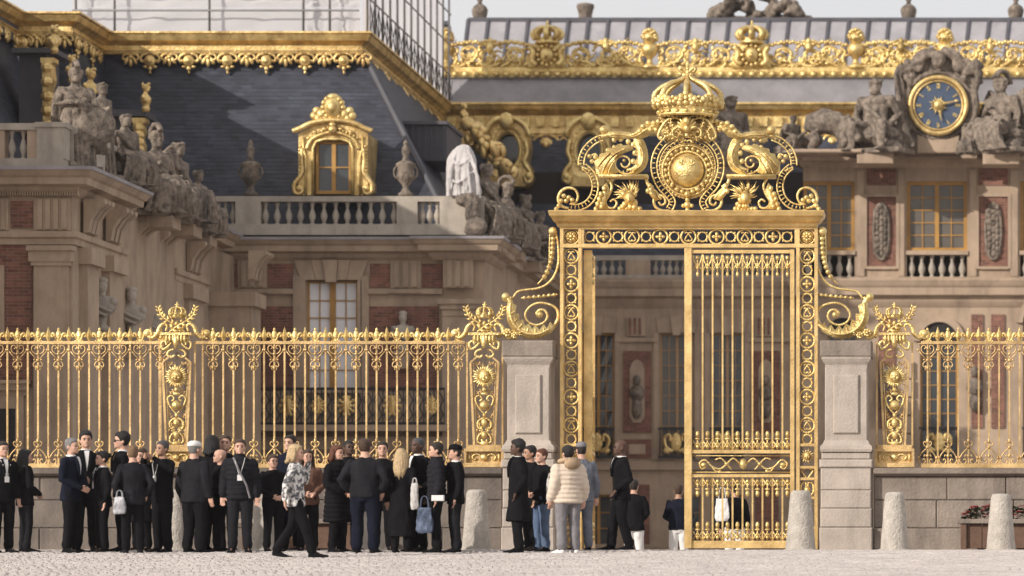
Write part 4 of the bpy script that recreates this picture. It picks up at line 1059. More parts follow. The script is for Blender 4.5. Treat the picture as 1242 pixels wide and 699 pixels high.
def pendant(kind):
    m = MB()
    if kind == 0:                                    # round medallion with a drop
        m.ell((0, -.02, -.19), .15, .07, .15, 10, 6); m.ell((0, -.08, -.19), .08, .05, .08, 8, 5); m.ell((0, 0, -.38), .06, .05, .07); m.ell((0, 0, -.48), .035, .035, .05)
        for s_ in (-1, 1):
            m.tube(spline([(s_ * .06, 0, -.01), (s_ * .18, 0, -.05), (s_ * .24, 0, -.14), (s_ * .19, 0, -.22), (s_ * .15, 0, -.17)], 3), .04, 5)
            m.ell((s_ * .12, 0, -.34), .06, .05, .04)
    else:                                            # split palmette
        for s_ in (-1, 0, 1):
            m.tube(spline([(0, 0, -.02), (s_ * .08, 0, -.14), (s_ * .15, 0, -.28 if s_ else -.34)], 3), [.03] * 3 + [.05] * 3 + [.02], 5)
        for s_ in (-1, 1):
            m.tube(spline([(s_ * .03, 0, -.02), (s_ * .16, 0, -.04), (s_ * .2, 0, -.13), (s_ * .13, 0, -.17)], 3), .035, 5)
        m.ell((0, -.02, -.10), .06, .06, .06)
    return m.mesh('pendant', True)
PEND = [pendant(0), pendant(1)]
fz = wing.children
frz = [o for o in wing.children if o.name.startswith('gilded_frieze')][0]
for k in range(13):
    px = 137 + 23.5 * k
    inst('rosette', ROSE, GOLD, frz, (X(px + 11, 95), 94.97, Z(50, 95)))
    inst('pendant', PEND[1 - k % 2], GOLDR, frz, (X(px + 22, 95), 95.0 - .05, Z(65, 95)), 0, 1.1)
for k in range(4): inst('pendant', PEND[k % 2], GOLDR, frz, (X(28 + 17 * k, 91.5), 91.5 - .05, Z(65, 95)), 0, 1.1)
for k in range(8): inst('pendant', PEND[k % 2], GOLDR, frz, (XF + .05, 91.3 - k * .9, Z(65, 95)), pi / 2, 1.1)
for k in range(4): inst('pendant', PEND[k % 2], GOLDR, frz, (X(86, 91.5) + .05, 92 + k * .8, Z(65, 95)), pi / 2, 1.1)
for k in range(9): inst('pendant', PEND[k % 2], GOLDR, frz, (X(438, 95) + .05, 95.4 + k * 1.7, Z(65, 95)), pi / 2, 1.1)

# gilded dormer in the main roof
dm = MB()
def dq(px, py, y): return (X(px, 92.6), y, Z(py, 92.6))
YD = 92.6
dormer = part('dormer', (lambda q: (q.prism(PL([(362, 237), (362, 162), (370, 158), (378, 153), (390, 149.5), (404, 148.5), (418, 149.5), (430, 153), (438, 158), (446, 162), (446, 237), (430, 237), (430, 178), (424, 171), (414, 168), (394, 168), (384, 171), (378, 178), (378, 237)], YD), YD, YD + 2.2), q)[-1])(MB()), GOLDR)
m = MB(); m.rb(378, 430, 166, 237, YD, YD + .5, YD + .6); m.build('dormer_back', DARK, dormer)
m = MB(); m.tube([dq(a, b, YD - .1) for a, b in spline2([(356, 160), (366, 156), (376, 151), (390, 147.5), (404, 146.3), (418, 147.5), (432, 151), (442, 156), (452, 160)], 4)], .075, 6); m.build('arched_hood', GOLDR, dormer, True)
m = MB(); m.tube([dq(a, b, YD - .04) for a, b in [(380, 237), (380, 180), (384, 172), (394, 169), (414, 169), (424, 172), (428, 180), (428, 237)]], .045, 6)
m.tube([dq(a, b, YD - .06) for a, b in spline2([(372, 182), (378, 170), (392, 163), (404, 161), (416, 163), (430, 170), (436, 182)], 4)], .05, 6)
m.tube([dq(a, b, YD - .03) for a, b in [(371, 237), (371, 190), (368, 180), (368, 166)]], .035, 6); m.tube([dq(a, b, YD - .03) for a, b in [(437, 237), (437, 190), (440, 180), (440, 166)]], .035, 6)
for k in range(15): m.ell(dq(374 + 60 * k / 14, 168 - 11 * sin(pi * k / 14), YD - .05), .045, .05, .045, 6, 4)
m.build('window_surround', GOLD, dormer, True)
m = MB()
for s_ in (-1, 1):
    c = 404
    m.tube([dq(c + s_ * a, b, YD - .02) for a, b in spline2([(37, 180), (38, 195), (37, 208), (41, 216), (47, 224), (46, 234), (39, 235), (37, 229), (41, 226)], 4)], .06, 6)
    q = [(36, 178), (40, 180), (39.5, 205), (43, 214), (49, 223), (49, 233), (44, 237), (33, 237), (33, 178)]
    m.prism(PL([(c + s_ * a, b) for a, b in q], YD), YD + .03, YD + .45)
    m.ell(dq(c + s_ * 41, 229, YD - .02), .10, .08, .10)
    for k in range(9): m.ell(dq(c + s_ * 39.5, 178 + 4.2 * k, YD), .055, .06, .055, 6, 4)
    m.ell(dq(c + s_ * 10, 157, YD - .05), .09, .06, .06); m.ell(dq(c + s_ * 22, 161, YD - .05), .08, .06, .06)
m.ell(dq(404, 158, YD - .08), .14, .12, .14); m.ell(dq(404, 152, YD - .08), .12, .1, .08)
m.build('side_volutes', GOLDR, dormer, True)
m = MB()
m.ell(dq(404, 131, YD), .26, .24, .32, 10, 7); m.ell(dq(404, 131, YD - .2), .14, .1, .16); m.ell(dq(404, 118, YD), .18, .15, .1)
for k in range(14): 
    a = 2 * pi * k / 14; m.ell(dq(404 + 12 * cos(a), 131 + 13 * sin(a), YD - .03), .085, .1, .085, 6, 4)
for s_ in (-1, 1):
    for a, b, r in ((14, 139, .16), (20, 135, .12), (23, 141, .12), (18, 144, .14), (10, 144, .12)): m.ell(dq(404 + s_ * a, b, YD), r, r * .8, r, 7, 5)
m.build('crowning_shell', GOLD, dormer, True)
w = window(dormer, YD, 381, 427, 171, 235, YD + .25, 2, 1, OCHRE, GLASSG, 3, 1, 6) if False else None
m = MB(); k_ = YD / S
for a, b, c, d in ((382, 386, 172, 235), (422, 426, 172, 235), (386, 422, 171, 174.5), (386, 422, 231, 235), (401.5, 406.5, 174.5, 231), (386, 401.5, 202, 203.5), (406.5, 422, 202, 203.5)): m.rb(a, b, c, d, YD, YD + .1, YD + .2)
m.build('casement', OCHRE, dormer)
for a, b in ((386, 401.5), (406.5, 422)):
    m = MB(); m.rb(a, b, 174.5, 231, YD, YD + .15, YD + .17); m.build('pane', GLASS, dormer)
# lead dormer behind the hip at right
m = MB(); m.rb(497, 548, 156, 200, 97, 96.0, 99)
for k in range(7): m.rb(499 + 7.5 * k, 500.5 + 7.5 * k, 158, 198, 97, 95.93, 96.02)
m.rb(495, 550, 153, 157, 97, 95.85, 99); part('lead_dormer', m, LEADD)
# side gilded dormer bits at left: console columns under the roof cornice
for px, py0, py1, Yc in ((57, 70, 158, 88.0), (168, 143, 196, 91.0)):
    m = MB()
    h = (py1 - py0)
    m.prism(PL([(px - 8, py0), (px + 8, py0), (px + 8, py0 + 5), (px + 4, py0 + 8), (px + 6, py0 + h * .3), (px + 2, py0 + h * .45), (px + 5, py0 + h * .6), (px + 4, py1), (px - 5, py1), (px - 6, py0 + 8), (px - 8, py0 + 5)], Yc), Yc, Yc + .5)
    for k in range(5): m.ell((X(px, Yc), Yc - .03, Z(py0 + 12 + (h - 18) * k / 4, Yc)), .16, .12, .13, 7, 5)
    part('gilded_dormer_console', m, GOLDR)
m = MB(); m.rb(14, 66, 58, 64, 88.4, 88.4, 90); m.rb(18, 52, 64, 155, 88.4, 88.8, 90); part('lead_dormer', m, LEADD)
m = MB(); m.rb(128, 178, 134, 142, 91.2, 91.0, 92.4); m.rb(132, 164, 142, 200, 91.2, 91.3, 92.4); part('lead_dormer', m, LEADD)

# ------------------------------------------------------------------ scaffolding over the wing roof
scaf = thing('scaffolding', 'tube scaffolding hung with pale sheets above the left roof', 'scaffolding', (X(300, 97), 97, g2))
def sheet(name, p0, p1, z0, z1, seed):
    """a hanging sheet between two plan points, slightly billowed, with thickness"""
    n, r = 10, 5; vs = []; fs = []
    p0, p1 = Vector(p0), Vector(p1); d = (p1 - p0); nn = Vector((d.y, -d.x)).normalized()
    for i in range(n + 1):
        for j in range(r + 1):
            q = p0 + d * (i / n); o = .13 * noise.noise(Vector((i * .55 + seed * 7, j * .6, seed))) + .04 * noise.noise(Vector((i * 1.7 + seed, j * 1.4, seed)))
            vs.append((q.x + nn.x * o * sin(pi * i / n), q.y + nn.y * o * sin(pi * i / n), z0 + (z1 - z0) * j / r))
    for i in range(n):
        for j in range(r):
            a = i * (r + 1) + j; fs.append((a, a + r + 1, a + r + 2, a + 1))
    m = MB(); m.add(vs, fs); m.build(name, SHEET, scaf, True)
zs0 = g2 + .05
edges = [92, 139, 254, 368, 400, 432]
for i in range(len(edges) - 1):
    for j, (za, zb_) in enumerate(((zs0 + .02, Z(13, 97)), (Z(12, 97), Z(-5, 97)))):
        sheet('sheet', (X(edges[i], 97), 96.6), (X(edges[i + 1] + (8 if i == 4 else 0), 97) - .003, 96.6), za, zb_, i * 3 + j)
for i in range(9):
    a, b = 95.4 + i * 1.72, 95.4 + (i + 1) * 1.72 - .004
    sheet('sheet', (X(436, 95), a), (X(436, 95), b), zs0 + .06, 18.8, 40 + i)
pm = MB(); pm.tube([(0, 0, 0), (0, 0, 18.9 - zs0)], .035, 6); POLE = pm.mesh('pole', True)
for e in edges[:-1]: inst('pole', POLE, STEEL, scaf, (X(e, 96.3), 96.3, zs0 - .02))
for i in range(13): inst('pole', POLE, STEEL, scaf, (X(438, 95) + .12, 95.3 + i * 1.3, zs0 - .02))
for py in (13, -12):
    m = MB(); m.tube([(X(88, 96.3), 96.26, Z(py, 96.3)), (X(436, 96.3), 96.26, Z(py, 96.3))], .03, 6); m.build('ledger', STEEL, scaf)
for k, dz in enumerate((.95, 1.9, 2.9)):
    m = MB(); m.tube([(X(438, 95) + .16, 95.2, zs0 + dz), (X(438, 95) + .16, 111, zs0 + dz)], .028, 6); m.build('ledger', STEEL, scaf)
# lattice guard along the right edge of the roof
m = MB()
for i in range(22):
    y0 = 95.3 + i * .72
    for s_ in (0, 1): m.tube([(X(438, 95) + .2, y0, zs0 + (.05 if s_ else .8)), (X(438, 95) + .2, y0 + .72, zs0 + (.8 if s_ else .05))], .014, 4)
    m.tube([(X(438, 95) + .2, y0, zs0), (X(438, 95) + .2, y0, zs0 + .9)], .016, 4)
tag(m.build('guard_lattice', IRON, scaf), kind='stuff')
# ------------------------------------------------------------------ the central range of the palace
YC = 107.5
pal = thing('palace', 'central brick and stone palace range with gilded roof cresting', 'palace', (X(980, YC), YC, 0))
def cpart(name, mb, m_, par=None, smooth=False): return mb.build(name, m_, par or pal, smooth)
def cbx(name, m_, px0, px1, py0, py1, a, b, par=None, Y=YC): return bx(par or pal, name, m_, Y, px0, px1, py0, py1, Y + a, Y + b)
WN = [(706, 745, 404, 556), (800, 842, 404, 556), (862, 902, 404, 556), (1004, 1040, 404, 556), (1116, 1162, 414, 556), (1240, 1290, 392, 556),
      (706, 745, 600, 663), (820, 850, 600, 663), (862, 902, 600, 663), (1110, 1152, 600, 663)]
UP = [(975, 1037, 222, 306), (1100, 1173, 222, 306), (1237, 1310, 222, 306)]
m = MB(); wall_with_openings(m, YC, 560, 975, 345, 664, YC, YC + .6, [h for h in WN if h[1] < 975]); cpart('ground_floor_wall', m, STONE)
m = MB(); wall_with_openings(m, YC, 975, 1420, 190, 664, YC - .5, YC + .6, [h for h in WN if h[0] > 975] + [(a, b, c, 340) for a, b, c, d in UP]); cpart('pavilion_wall', m, STONE)
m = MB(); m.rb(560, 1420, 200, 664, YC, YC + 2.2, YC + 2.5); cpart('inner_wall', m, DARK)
m = MB(); m.rb(560, 1420, 660, 700, YC, YC + .03, YC + 2); cpart('foundation', m, STONE)
# cornices
zc = (Z(374, YC), Z(341, YC))
run = [(X(560, YC), YC), (X(975, YC), YC), (X(975, YC), YC - .5), (X(1420, YC), YC - .5)]
m = MB(); profile_run(m, run, cornice_prof(zc[0], zc[1], .5)); cpart('string_cornice', m, STONE)
m = MB(); profile_run(m, run, [(-.3, zc[1]), (.2, zc[1]), (.2, Z(338, YC)), (-.3, Z(338, YC))]); cpart('string_ledge', m, STONE)
m = MB(); profile_run(m, [(X(975, YC), YC + 1), (X(975, YC), YC - .5), (X(1420, YC), YC - .5)], cornice_prof(Z(206, YC), Z(187, YC), .45)); cpart('upper_cornice', m, STONE)
m = MB(); profile_run(m, [(X(975, YC), YC + 1), (X(975, YC), YC - .5), (X(1420, YC), YC - .5)], [(-.3, Z(187, YC) + .002), (.47, Z(187, YC) + .002), (.47, Z(184.5, YC)), (-.3, Z(184.5, YC))]); cpart('upper_ledge', m, LEADD)
# terrace balustrade left of the pavilion (seen through the open gate)
m = MB(); m.rb(600, 974, 310, 316, YC, YC - .05, YC + .3); m.rb(600, 974, 334, 341, YC, YC - .1, YC + .35)
cb = cpart('terrace_balustrade', m, BALST)
balusters(cb, lin(722, 752, 4) + lin(795, 829, 5) + lin(858, 890, 5) + lin(912, 940, 4), 316, 334, YC, YC + .1, BALST, 9)
for a, b in ((640, 716), (759, 789), (835, 853), (896, 906), (946, 974)):
    m = MB(); m.rb(a, b, 316.1, 333.9, YC, YC - .06, YC + .3); cpart('balustrade_pedestal', m, STONE)
# upper floor of the pavilion
for a, b, c, d in UP:
    window(pal, YC, a, b, c, d, YC - .35, 4, 5, OCHRE, GLASSG, 4.2, 1.3, 5)
    n = max(5, int((b - a) / 11.5))
    m = MB(); m.rb(a - 1, b + 1, 306, 311, YC, YC - .6, YC - .2); r_ = cpart('window_balustrade', m, STONE)
    balusters(r_, lin(a + 6, b - 6, 6 if b - a > 65 else 5), 311, 338, YC, YC - .35, BALST, 10)
    m = MB(); m.rb(a, b, 311, 338, YC, YC + .1, YC + .14); m.build('painted_gap_shadow', DARK, r_)  # solid dark panel, shade between the balusters painted in
for a, b in ((1052, 1087), (1187, 1222)):
    cbx('brick_panel', BRICK, a, b, 207, 227, -.54, -.3); cbx('brick_panel', BRICK, a, b, 241, 325, -.54, -.3)
    m = MB()
    for q in ((a - 4, a, 238, 328), (b, b + 4, 238, 328)): m.rb(*q, YC, YC - .6, YC - .3)
    for q in ((a, b, 237.5, 241), (a, b, 325, 328.5)): m.rb(*q, YC, YC - .6, YC - .3)
    cpart('panel_frame', m, STONE)
    m = MB(); c = (a + b) / 2; random.seed(a)
    m.prism(PL([(c - 10, 258), (c - 10, 308), (c - 5, 316), (c, 319), (c + 5, 316), (c + 10, 308), (c + 10, 258), (c + 5, 250), (c, 247), (c - 5, 250)], YC), YC - .6, YC - .4)
    for k in range(26):
        t_ = k / 25; m.ell((X(c + 5.5 * sin(k * 2.1), YC), YC - .6, Z(252 + 60 * t_, YC)), random.uniform(.06, .13), .08, random.uniform(.06, .14), 6, 4)
    m.tube([(X(c + 9.4 * cos(q), YC), YC - .6, Z(283 + (34 if sin(q) > 0 else 34) * sin(q), YC)) for q in [2 * pi * k / 24 for k in range(24)]], .05, 5, True)
    cpart('relief_cartouche', m, STATUE, None, True)
for a, b in ((1040, 1049), (1090, 1097), (1176, 1184), (1225, 1234)):
    cbx('stone_strip', STONE, a, b, 209, 337, -.58, -.3)
# ground floor: windows, arches, brick, pilaster panels
for a, b, c, d in WN:
    up = d < 600
    window(pal, YC, a, b, c, d, YC + .15 if a < 975 else YC - .3, 4 if up else 2, 8 if up else 3, OCHRE if a in (706, 1116) else TAN, GLASS if a != 800 else GLASSG, 2.6, 1.0, 3.5)
    if up:
        m = MB(); e0 = YC if a < 975 else YC - .5
        m.rb(a - 1, b + 1, 519, 522, YC, e0 - .30, e0 - .24); m.rb(a - 1, b + 1, 553, 556.5, YC, e0 - .30, e0 - .24)
        for k in range(7): m.rb(a + 1 + k * (b - a - 3) / 6, a + 2.2 + k * (b - a - 3) / 6, 522, 553, YC, e0 - .29, e0 - .25)
        rl = cpart('balcony_railing', m, IRON)
        m = MB(); c_ = (a + b) / 2
        m.ell((X(c_, YC), e0 - .32, Z(537, YC)), .17, .05, .3, 8, 5)
        for s_ in (-1, 1):
            m.tube([Vector((X(p, YC), e0 - .32, Z(q, YC))) for p, q in spline2([(c_ + s_ * 4, 548), (c_ + s_ * 12, 543), (c_ + s_ * 14, 532), (c_ + s_ * 8, 528), (c_ + s_ * 7, 535)], 3)], .05, 5)
            m.ell((X(c_ + s_ * 11, YC), e0 - .32, Z(547, YC)), .12, .04, .1)
        m.build('gilded_ornament', GOLDR, rl)
        if a < 975:
            m = MB(); m.prism(PL([(a - 4, 386), (b + 4, 386), (b + 1, 404), (a - 1, 404)], YC), YC - .1, YC + .1); cpart('flat_arch', m, STONE)
            m = MB(); c_ = (a + b) / 2; m.prism(PL([(c_ - 7, 384), (c_ + 7, 384), (c_ + 4.5, 407), (c_ - 4.5, 407)], YC), YC - .2, YC + .1); cpart('keystone', m, STONE)
            for q in ((a - 7, a - 1), (b + 1, b + 7)): cbx('stone_strip', STONE, q[0], q[1], 404, 558, -.07, .1)
        else:
            m = MB(); c_ = (a + b) / 2; ri, ro_ = (b - a) / 2, (b - a) / 2 + 8
            p_ = arc(c_, c + 1, ro_, 180, 360, 16) + arc(c_, c + 1, ri, 360, 180, 16)
            m.prism(PL(p_, YC), YC - .62, YC - .4); cpart('arch_moulding', m, STONE)
            m = MB(); m.prism(PL(arc(c_, c + 1, ri - .3, 180, 360, 14), YC), YC - .52, YC - .45); cpart('arched_fanlight', m, DARK)
for a, b in ((756, 790), (912, 946)):
    cbx('fluted_block', STONE, a + 5, b - 7, 384, 408, -.12, .1)
    m = MB()
    for k in range(3): m.rb(a + 7 + 6 * k, a + 10 + 6 * k, 386, 406, YC, YC - .15, YC - .118)
    cpart('flutes', m, BRICK)
    cbx('brick_panel', BRICK, a, b, 426, 525, -.05, .1)
    m = MB()
    c_ = (a + b) / 2
    m.prism(PL([(c_ - 9, 448), (c_ - 6, 440), (c_, 436), (c_ + 6, 440), (c_ + 9, 448), (c_ + 9, 505), (c_ + 5, 513), (c_ - 5, 513), (c_ - 9, 505)], YC), YC - .1, YC + .05); nic = cpart('niche', m, STONE)
    m = MB(); m.ell((X(c_, YC), YC - .2, Z(462, YC)), .12, .14, .17, 8, 6); m.ell((X(c_, YC), YC - .16, Z(477, YC)), .24, .15, .25, 8, 5); m.ell((X(c_, YC), YC - .14, Z(490, YC)), .16, .12, .16); m.lathe([(.06, 0), (.14, .12), (.17, .3), (.10, .42)], 8, (X(c_, YC), YC - .16, Z(508, YC)))
    m.build('bust', STATUE, nic, True)
    cbx('brick_panel', BRICK, a, b, 533, 556, -.05, .1); cbx('stone_tablet', STONE, a + 7, b - 7, 539, 551, -.09, .1)
    cbx('brick_panel', BRICK, a + 4, b - 2, 588, 660, -.05, .1)
for a, b in ((1066, 1086), (1178, 1192), (1202, 1218)):
    cbx('brick_panel', BRICK, a, b, 383, 520, -.56, -.3)
for c_ in (1075, 1182):
    m = MB(); m.ell((X(c_, YC), YC - .75, Z(452, YC)), .13, .14, .18, 8, 6); m.ell((X(c_, YC), YC - .7, Z(470, YC)), .27, .16, .28, 8, 5); m.lathe([(.08, 0), (.18, .2), (.2, .4), (.12, .5)], 8, (X(c_, YC), YC - .68, Z(500, YC)))
    cpart('bust', m, STATUE, None, True)
for q in ((560, 975, 404, 408, -.06), (560, 975, 560, 566, -.14), (975, 1420, 560, 566, -.7), (560, 975, 576, 580, -.08)):
    pass
cbx('string_course', STONE, 746, 799, 410, 415, -.1, .1); cbx('string_course', STONE, 903, 974, 410, 415, -.1, .1)
cbx('base_course', STONE, 560, 974.8, 560, 570, -.14, .1); cbx('base_course', STONE, 974.9, 1420, 560, 570, -.66, -.3)
# stone columns with rusticated courses right of the gate
for c_ in (1040, 1110 - 12):
    pass
for k in range(5):
    cbx('rusticated_course', STONE, 1088, 1108, 440 + 22 * k, 460 + 22 * k, -.62 - .02 * (k % 2), -.3)
m = MB(); m.prism(PL(arc(930, 478, 20, 180, 360, 14) + [(950, 555), (910, 555)], YC), YC - .02, YC + .05)
# mansard behind the terrace, gilded cornice, lead band, cresting, upper roof
YM0, YM1 = 108.6, 110.8
zm1 = Z(160, YM1)
m = MB(); slope_courses(m, [(X(520, YM0) - 3, YM0, Z(338, YM0)), (X(1420, YM0), YM0, Z(338, YM0)), (X(1420, YM1), YM1, zm1), (X(520, YM1) - 3, YM1, zm1)], 40); tag(cpart('slate_courses', m, SLATE), kind='stuff')
run = [(X(500, YM1), YM1), (X(1420, YM1), YM1)]
h0, h1, h2, h3 = Z(166, YM1), Z(156, YM1), Z(140, YM1), Z(126, YM1)
m = MB(); profile_run(m, run, [(-.3, h2), (.08, h2), (.16, h2 + .08), (.30, h2 + .16), (.36, h3 - .1), (.42, h3 - .06), (.42, h3), (-.3, h3)]); cpart('gilded_cornice', m, GOLDR)
m = MB(); profile_run(m, run, [(-.3, h0), (.06, h0), (.09, h0 + .1), (.05, h1), (.02, h1), (.02, h2 - .003), (-.3, h2 - .003)]); gf = cpart('gilded_frieze', m, GOLDR)
brk = MB(); brk.prism([(-.12, 0), (.12, 0), (.14, .3), (-.14, .3)], -.12, .1); BRK = brk.mesh('bracket')
for k in range(40): inst('bracket', BRK, GOLD, gf, (X(530 + 18 * k, YM1), YM1 - .02, h1 + .05))
for px in (555, 663, 870, 898, 926, 954, 982, 1010): inst('pendant', PEND[0], GOLDR, gf, (X(px, YM1), YM1 - .08, h0 + .05), 0, 1.7 if px < 700 else 1.2)
for px in (642, 684, 910, 940, 968): inst('pendant', PEND[1], GOLDR, gf, (X(px, YM1), YM1 - .08, h0 + .05), 0, 1.2)
zl = Z(95, 111.6)
m = MB(); m.loft([[(x, 110.7, h3 + .003), (x, 110.9, h3 + .06), (x, 111.5, zl - .06), (x, 111.4, zl), (x, 112.4, zl), (x, 112.4, h3 + .003)] for x in (X(500, 111), X(1420, 111))]); cpart('lead_band', m, LEADM)
# upper roof in lead sheets with standing seams
YU0, YU1 = 113.2, 116.5
zu0, zu1 = Z(95, YU0) - .3, Z(26, YU1)
prev = 556
px = 568.0; k = 0
m = MB(); m.add([(X(505, YU0), YU0, zu0), (X(1420, YU0), YU0, zu0), (X(1420, YU1), YU1, zu1 - .03), (X(560, YU1), YU1, zu1 - .03)], [(0, 1, 2, 3)])
slabs = []
while px < 1400:
    w = 24.3; s0 = (px - 980) * .012
    def rp(a, f, lift): 
        YY = YU0 + (YU1 - YU0) * f; return (X(a, YU0) + (X(a + 8, YU1) - X(a, YU0)) * f if False else X(a, YU0) + (X(a + 9, YU1) - X(a, YU0)) * f, YY - lift * .7, zu0 + (zu1 - zu0) * f + lift * .7)
    m = MB(); l = random.uniform(.02, .05); a0, a1 = px - 9, px + w - 9
    m.add([rp(a0 + .6, 0, l), rp(a1 - .6, 0, l), rp(a1 - .6, 1, l), rp(a0 + .6, 1, l), rp(a0 + .6, 0, -.1), rp(a1 - .6, 0, -.1), rp(a1 - .6, 1, -.1), rp(a0 + .6, 1, -.1)],
          [(0, 1, 2, 3), (0, 4, 5, 1), (1, 5, 6, 2), (2, 6, 7, 3), (3, 7, 4, 0)])
    sh = cpart('lead_sheet', m, LEAD)
    m = MB(); m.tube([rp(a0, 0, .05), rp(a0, 1, .05)], .07, 6); m.build('standing_seam', LEADD, sh)
    px += w
m = MB(); m.tube([(X(568, YU1), YU1, zu1), (X(1420, YU1), YU1, zu1 + .0)], .13, 8); cpart('ridge_roll', m, LEADD)
m = MB(); m.box(X(568, YU1), X(1420, YU1), YU1 + .05, YU1 + .3, zl, zu1 - .1); cpart('roof_back', m, LEADD)
m = MB(); m.prism([(X(505, 114), Z(100, 114)), (X(542, 114), Z(100, 114)), (X(549, 114), Z(60, 114)), (X(544, 114), Z(29, 114)), (X(505, 114), Z(29, 114))], 114, 114.6); cpart('lead_gable', m, LEAD)
m = MB(); m.tube([(X(505, 114), 113.95, Z(29, 114)), (X(545, 114), 113.95, Z(29, 114))], .09, 6); cpart('ridge_roll', m, LEADD)
# round windows in gilded surrounds
for c_ in (615, 714):
    YO = 108.9; 
    def q_(a, b, y=YO): return (X(a, YO), y, Z(b, YO))
    out = [(c_ - 24, 226), (c_ - 31, 217), (c_ - 29, 205), (c_ - 23, 195), (c_ - 26, 178), (c_ - 24, 162)] + arc(c_, 168, 27, 195, 345, 12, 24) + [(c_ + 24, 162), (c_ + 26, 178), (c_ + 23, 195), (c_ + 29, 205), (c_ + 31, 217), (c_ + 24, 226)]
    hole = arc(c_, 182, 14, 0, 360, 24, 22)[:-1]
    m = MB(); 
    # surround as a strip between outline and opening
    def ray(a, rx, ry): return (c_ + rx * cos(a), 183 + ry * sin(a))
    n = 40; ring0, ring1 = [], []
    import bisect
    for i in range(n):
        a = 2 * pi * i / n - pi / 2; d = Vector((cos(a), sin(a))); best = 60
        for j in range(len(out)):
            p, q = Vector(out[j]) - Vector((c_, 183)), Vector(out[(j + 1) % len(out)]) - Vector((c_, 183)); e = q - p; den = d.x * e.y - d.y * e.x
            if abs(den) > 1e-9:
                t = (p.x * e.y - p.y * e.x) / den; u = (p.x * d.y - p.y * d.x) / den
                if t > 0 and -.001 <= u <= 1.001: best = min(best, t)
        ring0.append((c_ + d.x * best, 183 + d.y * best)); ring1.append((c_ + d.x * 14, 183 + d.y * 21))
    L4 = [[q_(*ring0[i], YO + 1.2), q_(*ring0[i]), ((Vector(q_(*ring0[i])) + Vector(q_(*ring1[i]))) / 2 + Vector((0, -.05, 0))), q_(*ring1[i], YO - .02), q_(*ring1[i], YO + .5)] for i in range(n)]
    m.loft(L4, False, True); sr = cpart('gilded_dormer', m, GOLDR)
    m = MB(); m.rb(c_ - 17, c_ + 17, 158, 208, YO, YO + .4, YO + .5); m.build('round_window', GLASS, sr)
    m = MB()
    m.tube([q_(*p, YO - .12) for p in arc(c_, 170, 28, 188, 352, 14, 27)], .08, 6)
    m.tube([q_(c_ + 16.5 * cos(2 * pi * i / 28), 183 + 24 * sin(2 * pi * i / 28), YO - .04) for i in range(28)], .06, 5, True)
    for i in range(24): m.ell(q_(c_ + 20.5 * cos(2 * pi * i / 24), 181 + 28 * sin(2 * pi * i / 24), YO - .03), .055, .05, .055, 6, 4)
    leafy(m, [(0, 0), (1, 1)], 0, 0, 0) if False else None
    m.ell(q_(c_, 148, YO - .2), .25, .2, .28)
    for s_ in (-1, 1):
        m.tube([q_(a, b, YO - .1) for a, b in spline2([(c_ + s_ * 22, 170), (c_ + s_ * 25, 185), (c_ + s_ * 21, 197), (c_ + s_ * 28, 208), (c_ + s_ * 30, 218), (c_ + s_ * 24, 222), (c_ + s_ * 22, 214)], 4)], .07, 6)
        m.ell(q_(c_ + s_ * 27, 214, YO - .1), .14, .12, .14)
    m.build('dormer_scrolls', GOLD, sr, True)
# gilded roof cresting
YG = 111.9
cr = tag(inst('gilded_cresting', None, None, pal, (X(880, YG), YG, zl)))
def q(px, py, y=YG): return (X(px, YG), y, Z(py, YG))
m = MB(); profile_run(m, [(X(524, YG), YG), (X(1420, YG), YG)], [(-.3, Z(95, YG)), (.12, Z(95, YG)), (.16, Z(90, YG)), (.06, Z(87, YG)), (.06, Z(82, YG)), (-.3, Z(82, YG))]); m.build('base_rail', GOLD, cr)
bd = MB(); bd.ell((0, 0, 0), .11, .11, .11, 7, 5); BEAD = bd.mesh('bead', True)
for k in range(58): inst('bead', BEAD, GOLD, cr, q(528 + 12.4 * k, 91, YG - .17))
def vase():
    m = MB(); k = YG / S
    m.lathe([(10 * k, 0), (10 * k, 2 * k), (5 * k, 5 * k), (3 * k, 9 * k), (4 * k, 12 * k), (9 * k, 17 * k), (11 * k, 23 * k), (9.5 * k, 28 * k), (7 * k, 30 * k)], 12)
    random.seed(5)
    for i in range(46):
        a = random.uniform(0, 2 * pi); e = random.uniform(-.2, 1.4)
        m.ell((9 * k * cos(a) * cos(e), 9 * k * sin(a) * cos(e), 36 * k + 11 * k * sin(e)), 2.6 * k, 2.6 * k, 2.4 * k, 6, 4)
    m.ell((0, 0, 36 * k), 9 * k, 9 * k, 9 * k); return m.mesh('flower_vase', True)
VASE = vase()
for px in (540, 788, 1038, 1146): inst('flower_vase', VASE, GOLD, cr, q(px, 83))
